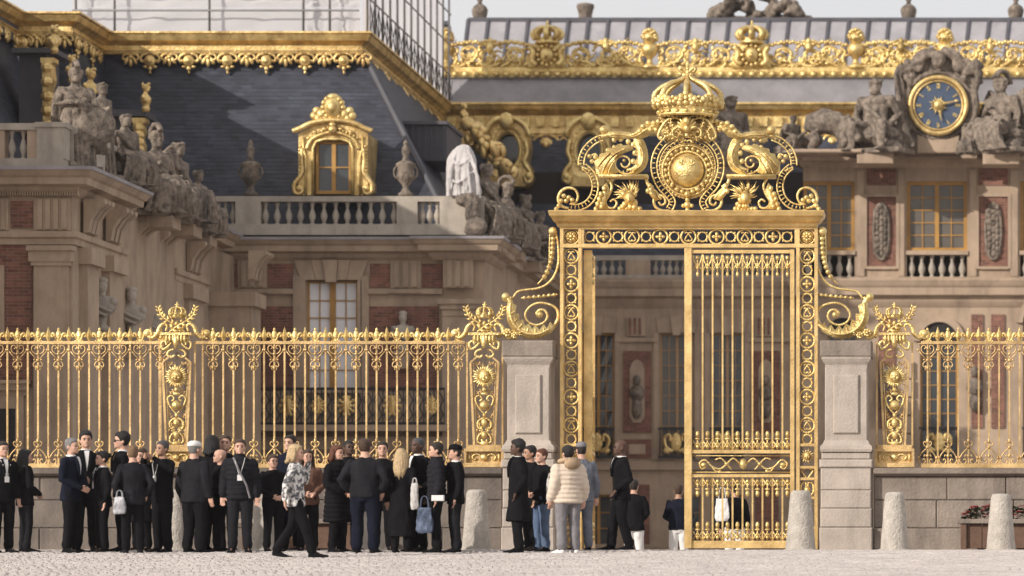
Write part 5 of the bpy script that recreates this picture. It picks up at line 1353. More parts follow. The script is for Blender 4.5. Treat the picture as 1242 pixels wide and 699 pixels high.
def crownpanel():
    m = MB(); k = YG / S
    m.prism([(-25 * k, 0), (25 * k, 0), (22 * k, 6 * k), (20 * k, 22 * k), (22 * k, 29 * k), (-22 * k, 29 * k), (-20 * k, 22 * k), (-22 * k, 6 * k)], -.15, .2)
    m.ell((0, -.2, 15 * k), 9 * k, .2, 10 * k, 10, 6); m.ell((0, -.38, 14 * k), 3 * k, .12, 4 * k)
    for i in range(12): a = 2 * pi * i / 12; m.ell((11 * k * cos(a), -.2, 15 * k + 12 * k * sin(a)), 3 * k, .1, 3 * k, 6, 4)
    for s_ in (-1, 1):
        m.tube(spline([(s_ * 12 * k, -.2, 3 * k), (s_ * 18 * k, -.2, 8 * k), (s_ * 16 * k, -.2, 18 * k), (s_ * 21 * k, -.2, 25 * k)], 3), .1, 5)
    m.lathe([(15 * k, 29 * k), (16 * k, 31 * k), (14 * k, 33 * k), (15 * k, 36 * k)], 12)
    for i in range(8):
        a = 2 * pi * i / 8; m.tube(spline([(14 * k * cos(a), 14 * k * sin(a), 35 * k), (18 * k * cos(a), 18 * k * sin(a), 41 * k), (12 * k * cos(a), 12 * k * sin(a), 47 * k), (1 * k * cos(a), 1 * k * sin(a), 49 * k)], 3), .09, 5)
        m.ell((17 * k * cos(a), 17 * k * sin(a), 39 * k), 3 * k, 3 * k, 3 * k, 6, 4)
    m.ell((0, 0, 51 * k), 2.6 * k, 2.6 * k, 3 * k); m.ell((0, 0, 55.5 * k), 1.6 * k, 1.6 * k, 3 * k)
    return m.mesh('crown_panel', True)
CRP = crownpanel()
for px in (664, 912): inst('crown_panel', CRP, GOLD, cr, q(px, 83))
def scrollbay(mirror):
    m = MB(); k = YG / S; s = mirror; r = random.Random(9 if mirror > 0 else 14)
    for pts in ([(0, 2), (12, 3), (26, 10), (31, 19), (24, 26), (14, 23), (12, 15), (19, 11), (24, 16), (20, 19)], [(46, 2), (36, 5), (34, 15), (42, 22), (52, 18), (50, 10), (43, 10), (43, 15)], [(46, 2), (56, 5), (58, 14)],
                [(60, 2), (70, 8), (68, 18), (76, 24), (86, 20), (86, 11), (79, 9), (76, 14), (80, 17)], [(88, 3), (94, 9), (92, 17)], [(3, 4), (6, 12), (3, 20), (9, 25)], [(30, 4), (37, 10), (33, 17)]):
        q = spline([(s * a * k, 0, b * k) for a, b in pts], 5); m.tube(q, [.075 - .035 * i / len(q) for i in range(len(q))], 5)
        for i in range(3, len(q) - 2, 4):            # leaflets along each scroll
            d = (q[i + 1] - q[i - 1]).normalized(); nn = Vector((-d.z, 0, d.x)) * (1 if i % 8 == 3 else -1)
            m.tube([q[i], q[i] + (nn + d * .6) * .12, q[i] + (nn + d * 1.6) * .2], [.05, .055, .01], 4)
    for i in range(34): m.ell((s * r.uniform(1, 94) * k, r.uniform(-.1, .05), r.uniform(2, 23) * k), r.uniform(.035, .08), .06, r.uniform(.035, .08), 5, 4)
    for i in range(27):                              # swag of small beads
        f = i / 26; m.ell((s * (2 + 92 * f) * k, -.08, (28 + 4 * abs(sin(f * 2 * pi)) - (1.2 if i % 2 else 0)) * k), .075, .075, .07, 6, 4)
    m.ell((s * 47 * k, -.1, 25 * k), .12, .12, .17); m.ell((s * 47 * k, -.1, 32 * k), .08, .07, .13)
    for d in (-1, 1):
        m.tube(spline([(s * 47 * k, -.05, 22 * k), (s * (47 + d * 8) * k, -.05, 29 * k), (s * (47 + d * 14) * k, -.05, 24 * k)], 3), .06, 5)
        m.tube(spline([(s * 47 * k, -.05, 28 * k), (s * (47 + d * 4) * k, -.05, 33 * k), (s * (47 + d * 8) * k, -.05, 32 * k)], 3), .05, 5)
    m.add([(s * 1 * k, .08, 0), (s * 93 * k, .08, 0), (s * 93 * k, .08, 9 * k), (s * 1 * k, .08, 9 * k), (s * 1 * k, .13, 0), (s * 93 * k, .13, 0), (s * 93 * k, .13, 9 * k), (s * 1 * k, .13, 9 * k)], [(0, 1, 2, 3), (7, 6, 5, 4), (3, 2, 6, 7), (0, 4, 5, 1)])
    return m.mesh('scroll_openwork', True)
SB = [scrollbay(1), scrollbay(-1)]
for px, s_ in ((548, 0), (782, 1), (797, 0), (1028, 1), (1046, 0), (1140, 1), (1154, 0)):
    o = inst('scroll_openwork', SB[s_], GOLD, cr, q(px, 83))
# chimney pots on the ridge
for px, a, b in ((582, 0, 0), (710, 1, 0), (1102, 0, 0), (1232, 0, 0)):
    Yk = 117.5; k = Yk / S
    t = tag(inst('roof_urn', None, None, None, (X(px, Yk), Yk, zu1 + .14)), ['grey stone urn on the roof ridge, nearest the scaffolding', 'grey stone urn on the roof ridge, left of the gate crown', 'grey stone urn on the roof ridge above the clock', 'grey stone urn on the roof ridge at the far right edge'][(582, 710, 1102, 1232).index(px)], 'urn', 'stone urns on the roof ridge')
    m = MB(); m.lathe([(9 * k, 0), (9 * k, 4 * k), (8 * k, 6 * k), (9 * k, 12 * k), (11 * k, 18 * k), (10 * k, 21 * k), (6 * k, 22 * k)] if a else [(8 * k, 0), (8 * k, 5 * k), (9 * k, 8 * k), (10 * k, 14 * k), (8 * k, 18 * k), (4 * k, 21 * k)], 12, (X(px, Yk), Yk, zu1 + .14)); m.build('bowl', STATUE, t, True)
    if not a:
        m = MB(); m.lathe([(3 * k, 0), (2.4 * k, 3 * k), (4 * k, 6 * k), (3 * k, 12 * k), (1 * k, 18 * k)], 8, (X(px, Yk), Yk, zu1 + .14 + 20.8 * k)); m.build('finial', STATUE, t, True)
    m = MB(); m.box(X(px, Yk) - 8 * k, X(px, Yk) + 8 * k, Yk - .25, Yk + .25, zl, zu1 + .14); m.build('plinth', STATUE, t)
# clock
YK = 105.6
ck = thing('clock', 'round blue and gold palace clock with a gilded sun at its centre', 'clock', P(1138, 165, YK))
def kq(px, py, y=YK): return (X(px, YK), y, Z(py, YK))
k = YK / S
m = MB(); n = 40
m.prism([(X(1138, YK) + 30 * k * cos(2 * pi * i / n), Z(128, YK) + 30 * k * sin(2 * pi * i / n)) for i in range(n)], YK, YK + .2); m.build('dial', BLUE, ck)
m = MB()
for r, d in ((34, 3.2), (29.5, 1.2)): m.tube([kq(1138 + r * cos(2 * pi * i / n), 128 + r * sin(2 * pi * i / n), YK - .03) for i in range(n)], d * k, 7, True)
m.build('gilded_rim', GOLDR, ck, True)
NUM = ['XII', 'I', 'II', 'III', 'IIII', 'V', 'VI', 'VII', 'VIII', 'IX', 'X', 'XI']
for h in range(12):
    m = MB(); a = h * pi / 6; ca, sa = sin(a), cos(a); txt = NUM[h]
    wd = {'I': 1.1, 'V': 2.2, 'X': 2.2}; tot = sum(wd[c] for c in txt); off = -tot / 2
    def sp_(u, v): return kq(1138 + (v * ca + u * sa), 128 - (v * sa - u * ca), YK - .02)
    for c in txt:
        w2 = wd[c]; o = off + w2 / 2; off += w2
        segs = {'I': [((o, 20.5), (o, 27))], 'V': [((o - .9, 27), (o, 20.5)), ((o + .9, 27), (o, 20.5))], 'X': [((o - .9, 27), (o + .9, 20.5)), ((o + .9, 27), (o - .9, 20.5))]}[c]
        for (u0, v0), (u1, v1) in segs: m.tube([sp_(u0, v0), sp_(u1, v1)], .4 * k, 4)
    m.build('roman_numeral', GOLD, ck)
m = MB()
for i in range(16):
    a = 2 * pi * i / 16; L = 12 if i % 2 else 9.5
    m.tube([kq(1138 + 5 * cos(a), 128 + 5 * sin(a), YK - .06), kq(1138 + L * cos(a), 128 + L * sin(a), YK - .05)], [1.3 * k, .2 * k], 5)
m.ell(kq(1138, 128, YK - .06), 6 * k, .12, 6.5 * k, 10, 6); m.ell(kq(1138, 129, YK - .19), 1.2 * k, .05, 2 * k); m.build('sun', GOLD, ck, True)
m = MB(); m.tube([kq(1138, 128, YK - .1), kq(1162, 122.5, YK - .1)], [1.6 * k, .7 * k], 5); m.ell(kq(1160, 123, YK - .1), 2.4 * k, .03, 2 * k); m.build('hour_hand', GOLD, ck)
m = MB(); m.tube([kq(1138, 128, YK - .08), kq(1142, 147, YK - .08)], [1.4 * k, .6 * k], 5); m.build('minute_hand', GOLD, ck)
# ------------------------------------------------------------------ figures
def remesh(mb, voxel, smooth=2, ratio=1.0, wrinkle=0.0, wscale=9.0, seed=0):
    me = bpy.data.meshes.new('tmp'); me.from_pydata([tuple(p) for p in mb.v], [], mb.f)
    bm = bmesh.new(); bm.from_mesh(me); bmesh.ops.recalc_face_normals(bm, faces=bm.faces); bm.to_mesh(me); bm.free()
    ob = bpy.data.objects.new('tmp', me); COL.objects.link(ob)
    r = ob.modifiers.new('r', 'REMESH'); r.mode = 'VOXEL'; r.voxel_size = voxel
    if smooth: 
        q = ob.modifiers.new('s', 'SMOOTH'); q.iterations = smooth; q.factor = .5
    if ratio < 1:
        d = ob.modifiers.new('d', 'DECIMATE'); d.ratio = ratio
    dg = bpy.context.evaluated_depsgraph_get(); out = bpy.data.meshes.new_from_object(ob.evaluated_get(dg), depsgraph=dg)
    bpy.data.objects.remove(ob); bpy.data.meshes.remove(me)
    if wrinkle:
        ns = [v.normal.copy() for v in out.vertices]
        for v, nrm in zip(out.vertices, ns):
            p = v.co
            f = noise.noise(Vector((p.x * wscale * 1.2 + seed, p.y * wscale * 1.2, p.z * wscale * .55 + 3 * seed))) + .5 * noise.noise(Vector((p.x * wscale * 2.6, p.y * wscale * 2.6 + seed, p.z * wscale * 1.5)))
            v.co = p + nrm * f * wrinkle
    out.polygons.foreach_set('use_smooth', [True] * len(out.polygons)); out.materials.clear(); out.update()
    return out

def V3(*a): return Vector(a)
def pose(name):
    J = {}
    for s, k in ((-1, 'L'), (1, 'R')):               # s = +1 is the +x side of a figure facing -y
        J['sh' + k] = V3(s * .175, .01, 1.405); J['el' + k] = V3(s * .235, .04, 1.12); J['wr' + k] = V3(s * .25, -.03, .88); J['hd' + k] = V3(s * .0, -.18, -1)
        J['hip' + k] = V3(s * .09, 0, .88); J['kn' + k] = V3(s * .10, -.015, .49); J['an' + k] = V3(s * .11, .02, .085); J['toe' + k] = V3(s * .135, -.17, .03)
    def mirror(f):
        for s, k in ((-1, 'L'), (1, 'R')): f(s, k)
    if name == 'clasp':
        mirror(lambda s, k: J.update({'el' + k: V3(s * .25, .0, 1.13), 'wr' + k: V3(s * .085, -.21, 1.0), 'hd' + k: V3(-s * .85, -.25, -.25)}))
    if name == 'fold':
        J.update(elL=V3(-.25, -.03, 1.14), wrL=V3(.02, -.2, 1.2), hdL=V3(.95, .05, .15), elR=V3(.25, -.05, 1.13), wrR=V3(-.02, -.23, 1.15), hdR=V3(-.95, .05, .2))
    if name == 'photo':
        J.update(elL=V3(-.30, -.10, 1.30), wrL=V3(-.10, -.27, 1.50), hdL=V3(.8, -.15, .25), elR=V3(.30, -.10, 1.30), wrR=V3(.12, -.28, 1.49), hdR=V3(-.8, -.1, .3))
    if name == 'walk':
        J.update(elL=V3(-.24, .10, 1.14), wrL=V3(-.25, .12, .90), hdL=V3(0, -.1, -1), elR=V3(.22, -.10, 1.20), wrR=V3(.10, -.17, 1.50), hdR=V3(-.35, .15, 1))
        J.update(knL=V3(-.09, -.15, .50), anL=V3(-.09, -.26, .10), toeL=V3(-.09, -.46, .045), knR=V3(.09, .08, .49), anR=V3(.09, .31, .13), toeR=V3(.09, .15, .03))
    if name == 'stride':
        J.update(elL=V3(-.24, .12, 1.14), wrL=V3(-.24, -.02, .93), hdL=V3(0, -.5, -.8), elR=V3(.23, .10, 1.13), wrR=V3(.20, -.10, .98), hdR=V3(-.3, -.4, -.7))
        J.update(knL=V3(-.09, -.10, .50), anL=V3(-.09, -.13, .085), toeL=V3(-.10, -.33, .03), knR=V3(.09, .0, .49), anR=V3(.09, .12, .09), toeR=V3(.10, -.07, .03))
    if name == 'hold':
        J.update(elL=V3(-.24, .04, 1.13), wrL=V3(-.21, -.20, 1.06), hdL=V3(.25, -1, -.05), elR=V3(.24, .04, 1.13), wrR=V3(.24, .0, .88))
    if name == 'chest':
        J.update(elL=V3(-.24, -.02, 1.13), wrL=V3(-.10, -.20, 1.22), hdL=V3(.7, -.2, .5))
    if name == 'pocket':
        mirror(lambda s, k: J.update({'el' + k: V3(s * .29, .08, 1.13), 'wr' + k: V3(s * .21, -.04, .95), 'hd' + k: V3(-s * .35, -.2, -.9)}))
    return J

TORSO = [(.80, .135, .10, 0), (.88, .165, .112, 0), (.97, .16, .105, 0), (1.06, .142, .098, 0), (1.15, .148, .10, 0), (1.25, .165, .112, 0), (1.33, .178, .112, .005), (1.40, .175, .10, .012), (1.45, .125, .08, .015), (1.48, .07, .064, .018), (1.53, .055, .057, .012), (1.58, .056, .062, .0)]
def ring(x, y, z, a, b, n=16): return [V3(x + a * cos(2 * pi * k / n), y + b * sin(2 * pi * k / n), z) for k in range(n)]
def limb(mb, pts, rads, n=10):
    pts = [Vector(p) for p in pts]
    d0 = (pts[0] - pts[1]).normalized(); d1 = (pts[-1] - pts[-2]).normalized()
    P_ = [pts[0] + d0 * rads[0] * .85, pts[0] + d0 * rads[0] * .5] + pts + [pts[-1] + d1 * rads[-1] * .5, pts[-1] + d1 * rads[-1] * .85]
    R_ = [rads[0] * .4, rads[0] * .85] + list(rads) + [rads[-1] * .85, rads[-1] * .4]
    mb.tube(P_, R_, n)
def bone(a, b, fr): return [a.lerp(b, f) for f in fr]
def hand(mb, w, d, side):
    d = d.normalized(); ref = V3(0, -1, 0) if abs(d.y) < .8 else V3(0, 0, 1)
    n = (ref - d * ref.dot(d)).normalized()          # palm normal-ish, across = side to side
    ac = d.cross(n).normalized()
    mb.tube([w - d * .02, w + d * .02, w + d * .06, w + d * .092], [.027, .036, .042, .038], 8, flat=.5, up=n)
    for i, (o, L) in enumerate(((-.031, .066), (-.011, .078), (.010, .073), (.029, .056))):
        b = w + d * .088 + ac * o; c1 = b + d * L * .5 + n * .006; c2 = b + d * L * .93 + n * .022 + ac * o * .12
        mb.tube([b - d * .02, b, c1, c2, c2 + d * .006], [.0095, .0095, .0088, .0076, .004], 6)
    sgn = -1
    b = w + d * .028 - ac * .032
    mb.tube([b, b - ac * .022 + d * .022 + n * .012, b - ac * .028 + d * .052 + n * .02], [.013, .011, .007], 6)
HEAD = [(1.535, .040, .042, -.025), (1.552, .055, .072, -.028), (1.575, .062, .086, -.020), (1.605, .067, .094, -.012), (1.64, .073, .098, -.004), (1.675, .0755, .100, .0), (1.71, .071, .094, .003), (1.735, .057, .077, .005), (1.752, .034, .048, .006), (1.758, .012, .018, .006)]
def body_mesh(J):
    m = MB()
    m.loft([ring(0, y, z, a * (.88 if z < 1.46 else 1), b * (.86 if z < 1.46 else 1)) for z, a, b, y in TORSO])
    m.loft([ring(0, y, z, a, b) for z, a, b, y in HEAD])
    m.loft([[V3(-.008, -.088, 1.655), V3(.008, -.088, 1.655), V3(.010, -.07, 1.655), V3(-.010, -.07, 1.655)], [V3(-.016, -.118, 1.612), V3(.016, -.118, 1.612), V3(.018, -.07, 1.606), V3(-.018, -.07, 1.606)]])
    m.ell((0, -.096, 1.577), .024, .012, .009, 8, 5); m.ell((0, -.094, 1.549), .022, .016, .016, 8, 5); m.ell((0, -.086, 1.668), .05, .014, .010, 8, 5)
    for s in (-1, 1):
        m.ell((s * .077, .012, 1.628), .010, .020, .031, 8, 5); m.ell((s * .042, -.072, 1.612), .022, .016, .018, 8, 5)
    for k in 'LR':
        s = -1 if k == 'L' else 1
        limb(m, bone(J['sh' + k], J['el' + k], (0, .35, .7, 1)) + bone(J['el' + k], J['wr' + k], (.2, .6, 1)), [.044, .042, .037, .036, .038, .034, .026])
        hand(m, J['wr' + k], J['hd' + k], s)
        limb(m, bone(J['hip' + k], J['kn' + k], (0, .4, .8, 1)) + bone(J['kn' + k], J['an' + k], (.25, .6, 1)), [.076, .072, .056, .052, .054, .044, .034])
        foot(m, J['an' + k], J['toe' + k], .9)
    return remesh(m, .0085, 1, .16)
def foot(m, an, toe, f=1.0):
    d = (toe - an); d.z = 0; d = d.normalized() if d.length > .01 else V3(0, -1, 0); sd = V3(-d.y, d.x, 0)
    heel = V3(an.x, an.y, max(0, an.z - .085)) - d * .06; slope = (toe.z - .03) - heel.z
    rings = []
    for t, w, h, b in ((0, .024, .05, .004), (.03, .035, .085, 0), (.10, .038, .10, 0), (.17, .044, .062, 0), (.23, .047, .045, 0), (.28, .036, .034, .004), (.30, .012, .02, .008)):
        c = heel + d * t; z0 = heel.z + slope * min(1, t / .25) + b
        rings.append([V3(c.x + sd.x * w * f * q, c.y + sd.y * w * f * q, z0 + h * zf) for q, zf in ((-.9, 0), (.9, 0), (1, .35), (.8, .8), (.35, 1), (-.35, 1), (-.8, .8), (-1, .35))])
    m.loft(rings)
UPPER = {
    'jacket': (.80, [(.80, .198, .145), (.90, .192, .14), (1.02, .175, .128), (1.12, .172, .125), (1.24, .188, .134), (1.33, .203, .134), (1.40, .198, .118), (1.455, .135, .098), (1.495, .082, .082)], .066, .052),
    'coat': (.50, [(.50, .235, .18), (.70, .22, .165), (.90, .205, .15), (1.05, .188, .138), (1.15, .186, .136), (1.26, .198, .142), (1.34, .212, .142), (1.41, .204, .124), (1.46, .14, .104), (1.51, .088, .088)], .072, .056),
    'puffer': (.82, None, .078, .060), 'longpuffer': (.50, None, .078, .060),
    'sweater': (.86, [(.86, .186, .138), (.93, .19, .140), (1.02, .178, .132), (1.12, .176, .128), (1.24, .188, .134), (1.33, .202, .132), (1.40, .195, .114), (1.45, .13, .092), (1.485, .076, .076)], .062, .048),
    'dress': (.28, [(.28, .24, .19), (.5, .225, .175), (.75, .205, .155), (.9, .19, .142), (1.04, .165, .122), (1.15, .165, .12), (1.26, .18, .13), (1.34, .192, .128), (1.40, .188, .112), (1.45, .12, .09), (1.485, .074, .074)], .060, .046),
}
def upper_mesh(J, kind, seed=0):
    hem, rg, r0, r1 = UPPER[kind]; m = MB()
    if rg is None:
        base = UPPER['coat' if kind == 'longpuffer' else 'jacket'][1]; rg = []
        z = hem
        while z < 1.50:
            for i in range(len(base) - 1):
                if base[i][0] <= z <= base[i + 1][0] or i == len(base) - 2:
                    f = max(0, min(1, (z - base[i][0]) / (base[i + 1][0] - base[i][0]))); a = base[i][1] + (base[i + 1][1] - base[i][1]) * f; b = base[i][2] + (base[i + 1][2] - base[i][2]) * f
                    if base[i][0] <= z <= base[i + 1][0]: break
            q = .028 * abs(sin((z - hem) / .075 * pi)) - .002
            rg.append((z, a + q, b + q)); z += .0187
        rg += [(1.52, .09, .092), (1.54, .086, .09)]
    m.loft([ring(0, .008, z, a, b, 24) for z, a, b in rg])
    for k in 'LR':
        q = bone(J['sh' + k], J['el' + k], (0, .3, .65, 1)) + bone(J['el' + k], J['wr' + k], (.3, .65, .96))
        rr = [r0, r0 * .97, r0 * .9, r0 * .86, r0 * .86, r0 * .8, r1 * .82]
        if 'puffer' in kind:
            q2 = []; r2 = []
            for i in range(len(q) - 1):
                for f in (0, .25, .5, .75):
                    q2.append(q[i].lerp(q[i + 1], f)); r2.append((rr[i] + (rr[i + 1] - rr[i]) * f) + .014 * abs(sin((i * 4 + f * 4) * .8)))
            q, rr = q2 + [q[-1]], r2 + [rr[-1]]
        limb(m, q, rr, 10)
    return remesh(m, .016 if 'puffer' in kind else .017, 2, 1.0, .0145 if 'puffer' not in kind else .007, 9, seed)
def trousers_mesh(J, seed=0):
    m = MB(); m.loft([ring(0, 0, z, a, b) for z, a, b in ((.80, .13, .105), (.86, .175, .125), (.93, .178, .124), (1.0, .168, .118), (1.03, .16, .11))])
    for k in 'LR':
        limb(m, bone(J['hip' + k], J['kn' + k], (0, .35, .75, 1)) + bone(J['kn' + k], J['an' + k], (.3, .7, .86, .97)), [.102, .098, .084, .080, .077, .072, .078, .070])
    return remesh(m, .016, 1, 1.0, .013, 8, seed)
def shoes_mesh(J, k, f=1.18):
    m = MB(); foot(m, J['an' + k], J['toe' + k], f); return m.mesh('shoe', True)
def hair_mesh(kind, seed=1):
    m = MB()
    def head_at(z):
        for (z0, a0, b0, y0), (z1, a1, b1, y1) in zip(HEAD, HEAD[1:]):
            if z0 <= z <= z1:
                f = (z - z0) / (z1 - z0); return a0 + (a1 - a0) * f, b0 + (b1 - b0) * f, y0 + (y1 - y0) * f
        return HEAD[-1][1:]
    def cap(thick=.010, top=.016, rough=.005, line=((1, 1.712), (.86, 1.708), (.74, 1.690), (.62, 1.640), (.52, 1.628), (.42, 1.632), (.33, 1.585), (.2, 1.562), (0, 1.556))):
        # hair shell that follows the skull, from the hairline up; thicker on top
        n, nv = 24, 11; rings = []
        for i in range(nv + 1):
            rr = []
            for k in range(n):
                a = 2 * pi * k / n; fr = (1 - sin(a)) / 2; zmin = 1.6
                for (f0, z0), (f1, z1) in zip(line, line[1:]):
                    if f1 <= fr <= f0 + 1e-9: zmin = z1 + (z0 - z1) * (fr - f1) / (f0 - f1); break
                zmin += .006 * noise.noise(Vector((cos(a) * 5, sin(a) * 5, seed)))
                f = i / nv; z = zmin + (1.7575 - zmin) * (1 - (1 - f) ** 1.5)
                ha, hb, hy = head_at(z); up = max(0, (z - 1.66) / .098)
                t = (thick + (top - thick) * up) * min(1, .12 + f * 4) + rough * min(1, f * 3) * noise.noise(Vector((cos(a) * 3.5 + seed, sin(a) * 3.5, z * 26)))
                w = sqrt(max(0, 1 - up * up))
                rr.append(V3((ha + t * (.35 + .65 * w)) * cos(a), hy + (hb + t * (.35 + .65 * w)) * sin(a), z + t * up * (1 + .25 * cos(a - .8))))
            rings.append(rr)
        m.loft(rings)
    if kind == 'short': cap(.009, .018, .006)
    elif kind == 'crop': cap(.004, .008, .002)
    elif kind == 'full': cap(.012, .032, .012)
    elif kind in ('long', 'bob', 'bun', 'pony'):
        cap(.012, .022, .008)
        if kind in ('long', 'bob'):
            L = 1.27 if kind == 'long' else 1.46
            for k in range(15):
                a = pi * (.02 + .96 * k / 14); x, y = .088 * cos(a), .105 * sin(a); w = random.uniform(-.012, .012)
                zt = L + .05 * abs(cos(a)) + random.uniform(-.03, .03)
                m.tube([(x * .88, y * .88, 1.715), (x * 1.05, y * 1.05, 1.62), (x * 1.12 + w, y * 1.18, 1.52), (x * 1.25 - w, y * 1.25 + .015, (1.52 + zt) / 2), (x * 1.1 + w, y * 1.1 + .03, zt)], [.022, .028, .03, .028, .010], 6)
        if kind == 'bun': m.ell((0, .115, 1.70), .045, .045, .045, 10, 7)
        if kind == 'pony': m.tube([(0, .10, 1.69), (0, .15, 1.68), (0, .165, 1.58), (0, .14, 1.45)], [.022, .035, .034, .01], 8)
    return m.mesh('hair', True)
def cap_mesh(peak):
    m = MB()
    m.loft([ring(0, .004, z, a, b, 18) for z, a, b in ((1.69, .083, .108), (1.72, .083, .107), (1.75, .076, .098), (1.775, .05, .066), (1.785, .012, .016))])
    if peak: m.loft([[V3(-.07, -.07, 1.694), V3(.07, -.07, 1.694), V3(.07, -.07, 1.704), V3(-.07, -.07, 1.704)], [V3(-.05, -.16, 1.68), V3(.05, -.16, 1.68), V3(.05, -.16, 1.688), V3(-.05, -.16, 1.688)]])
    return m.mesh('cap', True)
CH = [(1.18, -.143), (1.24, -.147), (1.30, -.149), (1.36, -.145), (1.41, -.133), (1.45, -.116), (1.485, -.097)]      # front of a jacket, from chest to collar
def chest_plate(m, fl, fr, lift, th=.02):
    m.loft([[V3(fl(z), y - lift, z), V3(fr(z), y - lift, z), V3(fr(z), y + th, z), V3(fl(z), y + th, z)] for z, y in CH])
def shirt_mesh():
    m = MB(); w = lambda z: .003 + (z - 1.18) / .305 * .036
    chest_plate(m, lambda z: -w(z), w, .004)
    m.loft([ring(0, .012, z, a, b, 14) for z, a, b in ((1.465, .078, .080), (1.512, .064, .070))])
    return m.mesh('shirt')
def tie_mesh():
    m = MB(); chest_plate(m, lambda z: -.012 - (1.485 - z) * .03, lambda z: .012 + (1.485 - z) * .03, .008, .0); return m.mesh('tie')
def lapels_mesh():
    m = MB(); w = lambda z: .003 + (z - 1.18) / .305 * .036
    for s in (-1, 1): chest_plate(m, lambda z: s * w(z), lambda z: s * (w(z) + .012 + .03 * sin(max(0, (z - 1.18) / .305) * pi * .8)), .010)
    return m.mesh('lapel')
EYE = MB(); EYE.ell((0, 0, 0), .0145, .009, .009, 8, 5); EYE = EYE.mesh('eye', True)
BROW = MB(); BROW.tube([(-.018, 0, 0), (0, -.003, .005), (.018, 0, .001)], .0045, 5); BROW = BROW.mesh('eyebrow', True)
CACHE = {}
def cached(key, fn):
    if key not in CACHE: CACHE[key] = fn()
    return CACHE[key]
def cloth(name, col, var=.25, rough=.9): return cached(('mat', name), lambda: mat(name, col, rough, 0, var, 6, .25, 90, spec=.07))
def SK(n): return cached(('skin', n), lambda: mat('skin_' + n, {'pale': (.56, .33, .24), 'tan': (.42, .24, .16), 'dark': (.095, .05, .034)}[n], .55, 0, .08, 12, spec=.35))
def HR(n): return cached(('hair', n), lambda: mat('hair_' + n, {'black': (.012, .010, .010), 'brown': (.06, .033, .02), 'dark': (.025, .017, .013), 'grey': (.19, .18, .175), 'blond': (.50, .36, .20), 'sandy': (.17, .10, .055), 'auburn': (.11, .038, .02), 'salt': (.07, .068, .07)}[n], .6, 0, .35, 40, .5, 120))
K_BLACK = lambda: cloth('black_cloth', (.009, .0085, .010)); K_NAVY = lambda: cloth('navy_cloth', (.010, .012, .022)); K_CHAR = lambda: cloth('charcoal_cloth', (.017, .017, .020))
K_GREY = lambda: cloth('grey_cloth', (.20, .19, .20)); K_WHITE = lambda: cloth('white_cloth', (.74, .72, .70), .06); K_CREAM = lambda: cloth('cream_quilting', (.62, .52, .42), .08)
K_JEAN = lambda: cloth('blue_denim', (.10, .14, .22)); K_BLUEG = lambda: cloth('grey_denim', (.15, .16, .19)); K_FUR = lambda: cloth('tan_fur', (.36, .26, .17), .4); K_BROWN = lambda: cloth('brown_cloth', (.16, .085, .06))
def K_PAT():
    def f():
        m_ = mat('patterned_jacquard', (.52, .51, .50), .85, 0, .1, 8); N = m_.node_tree.nodes; L = m_.node_tree.links; b = N['Principled BSDF']
        g = N.new('ShaderNodeTexCoord'); v = N.new('ShaderNodeTexNoise'); v.inputs['Scale'].default_value = 17; v.inputs['Detail'].default_value = 3
        L.new(g.outputs['Object'], v.inputs['Vector']); r = N.new('ShaderNodeValToRGB'); r.color_ramp.interpolation = 'LINEAR'
        r.color_ramp.elements[0].position = .46; r.color_ramp.elements[0].color = (.10, .10, .11, 1); r.color_ramp.elements[1].position = .56; r.color_ramp.elements[1].color = (.66, .64, .61, 1)
        L.new(v.outputs['Fac'], r.inputs[0]); L.new(r.outputs[0], b.inputs['Base Color']); return m_
    return cached(('mat', 'pat'), f)

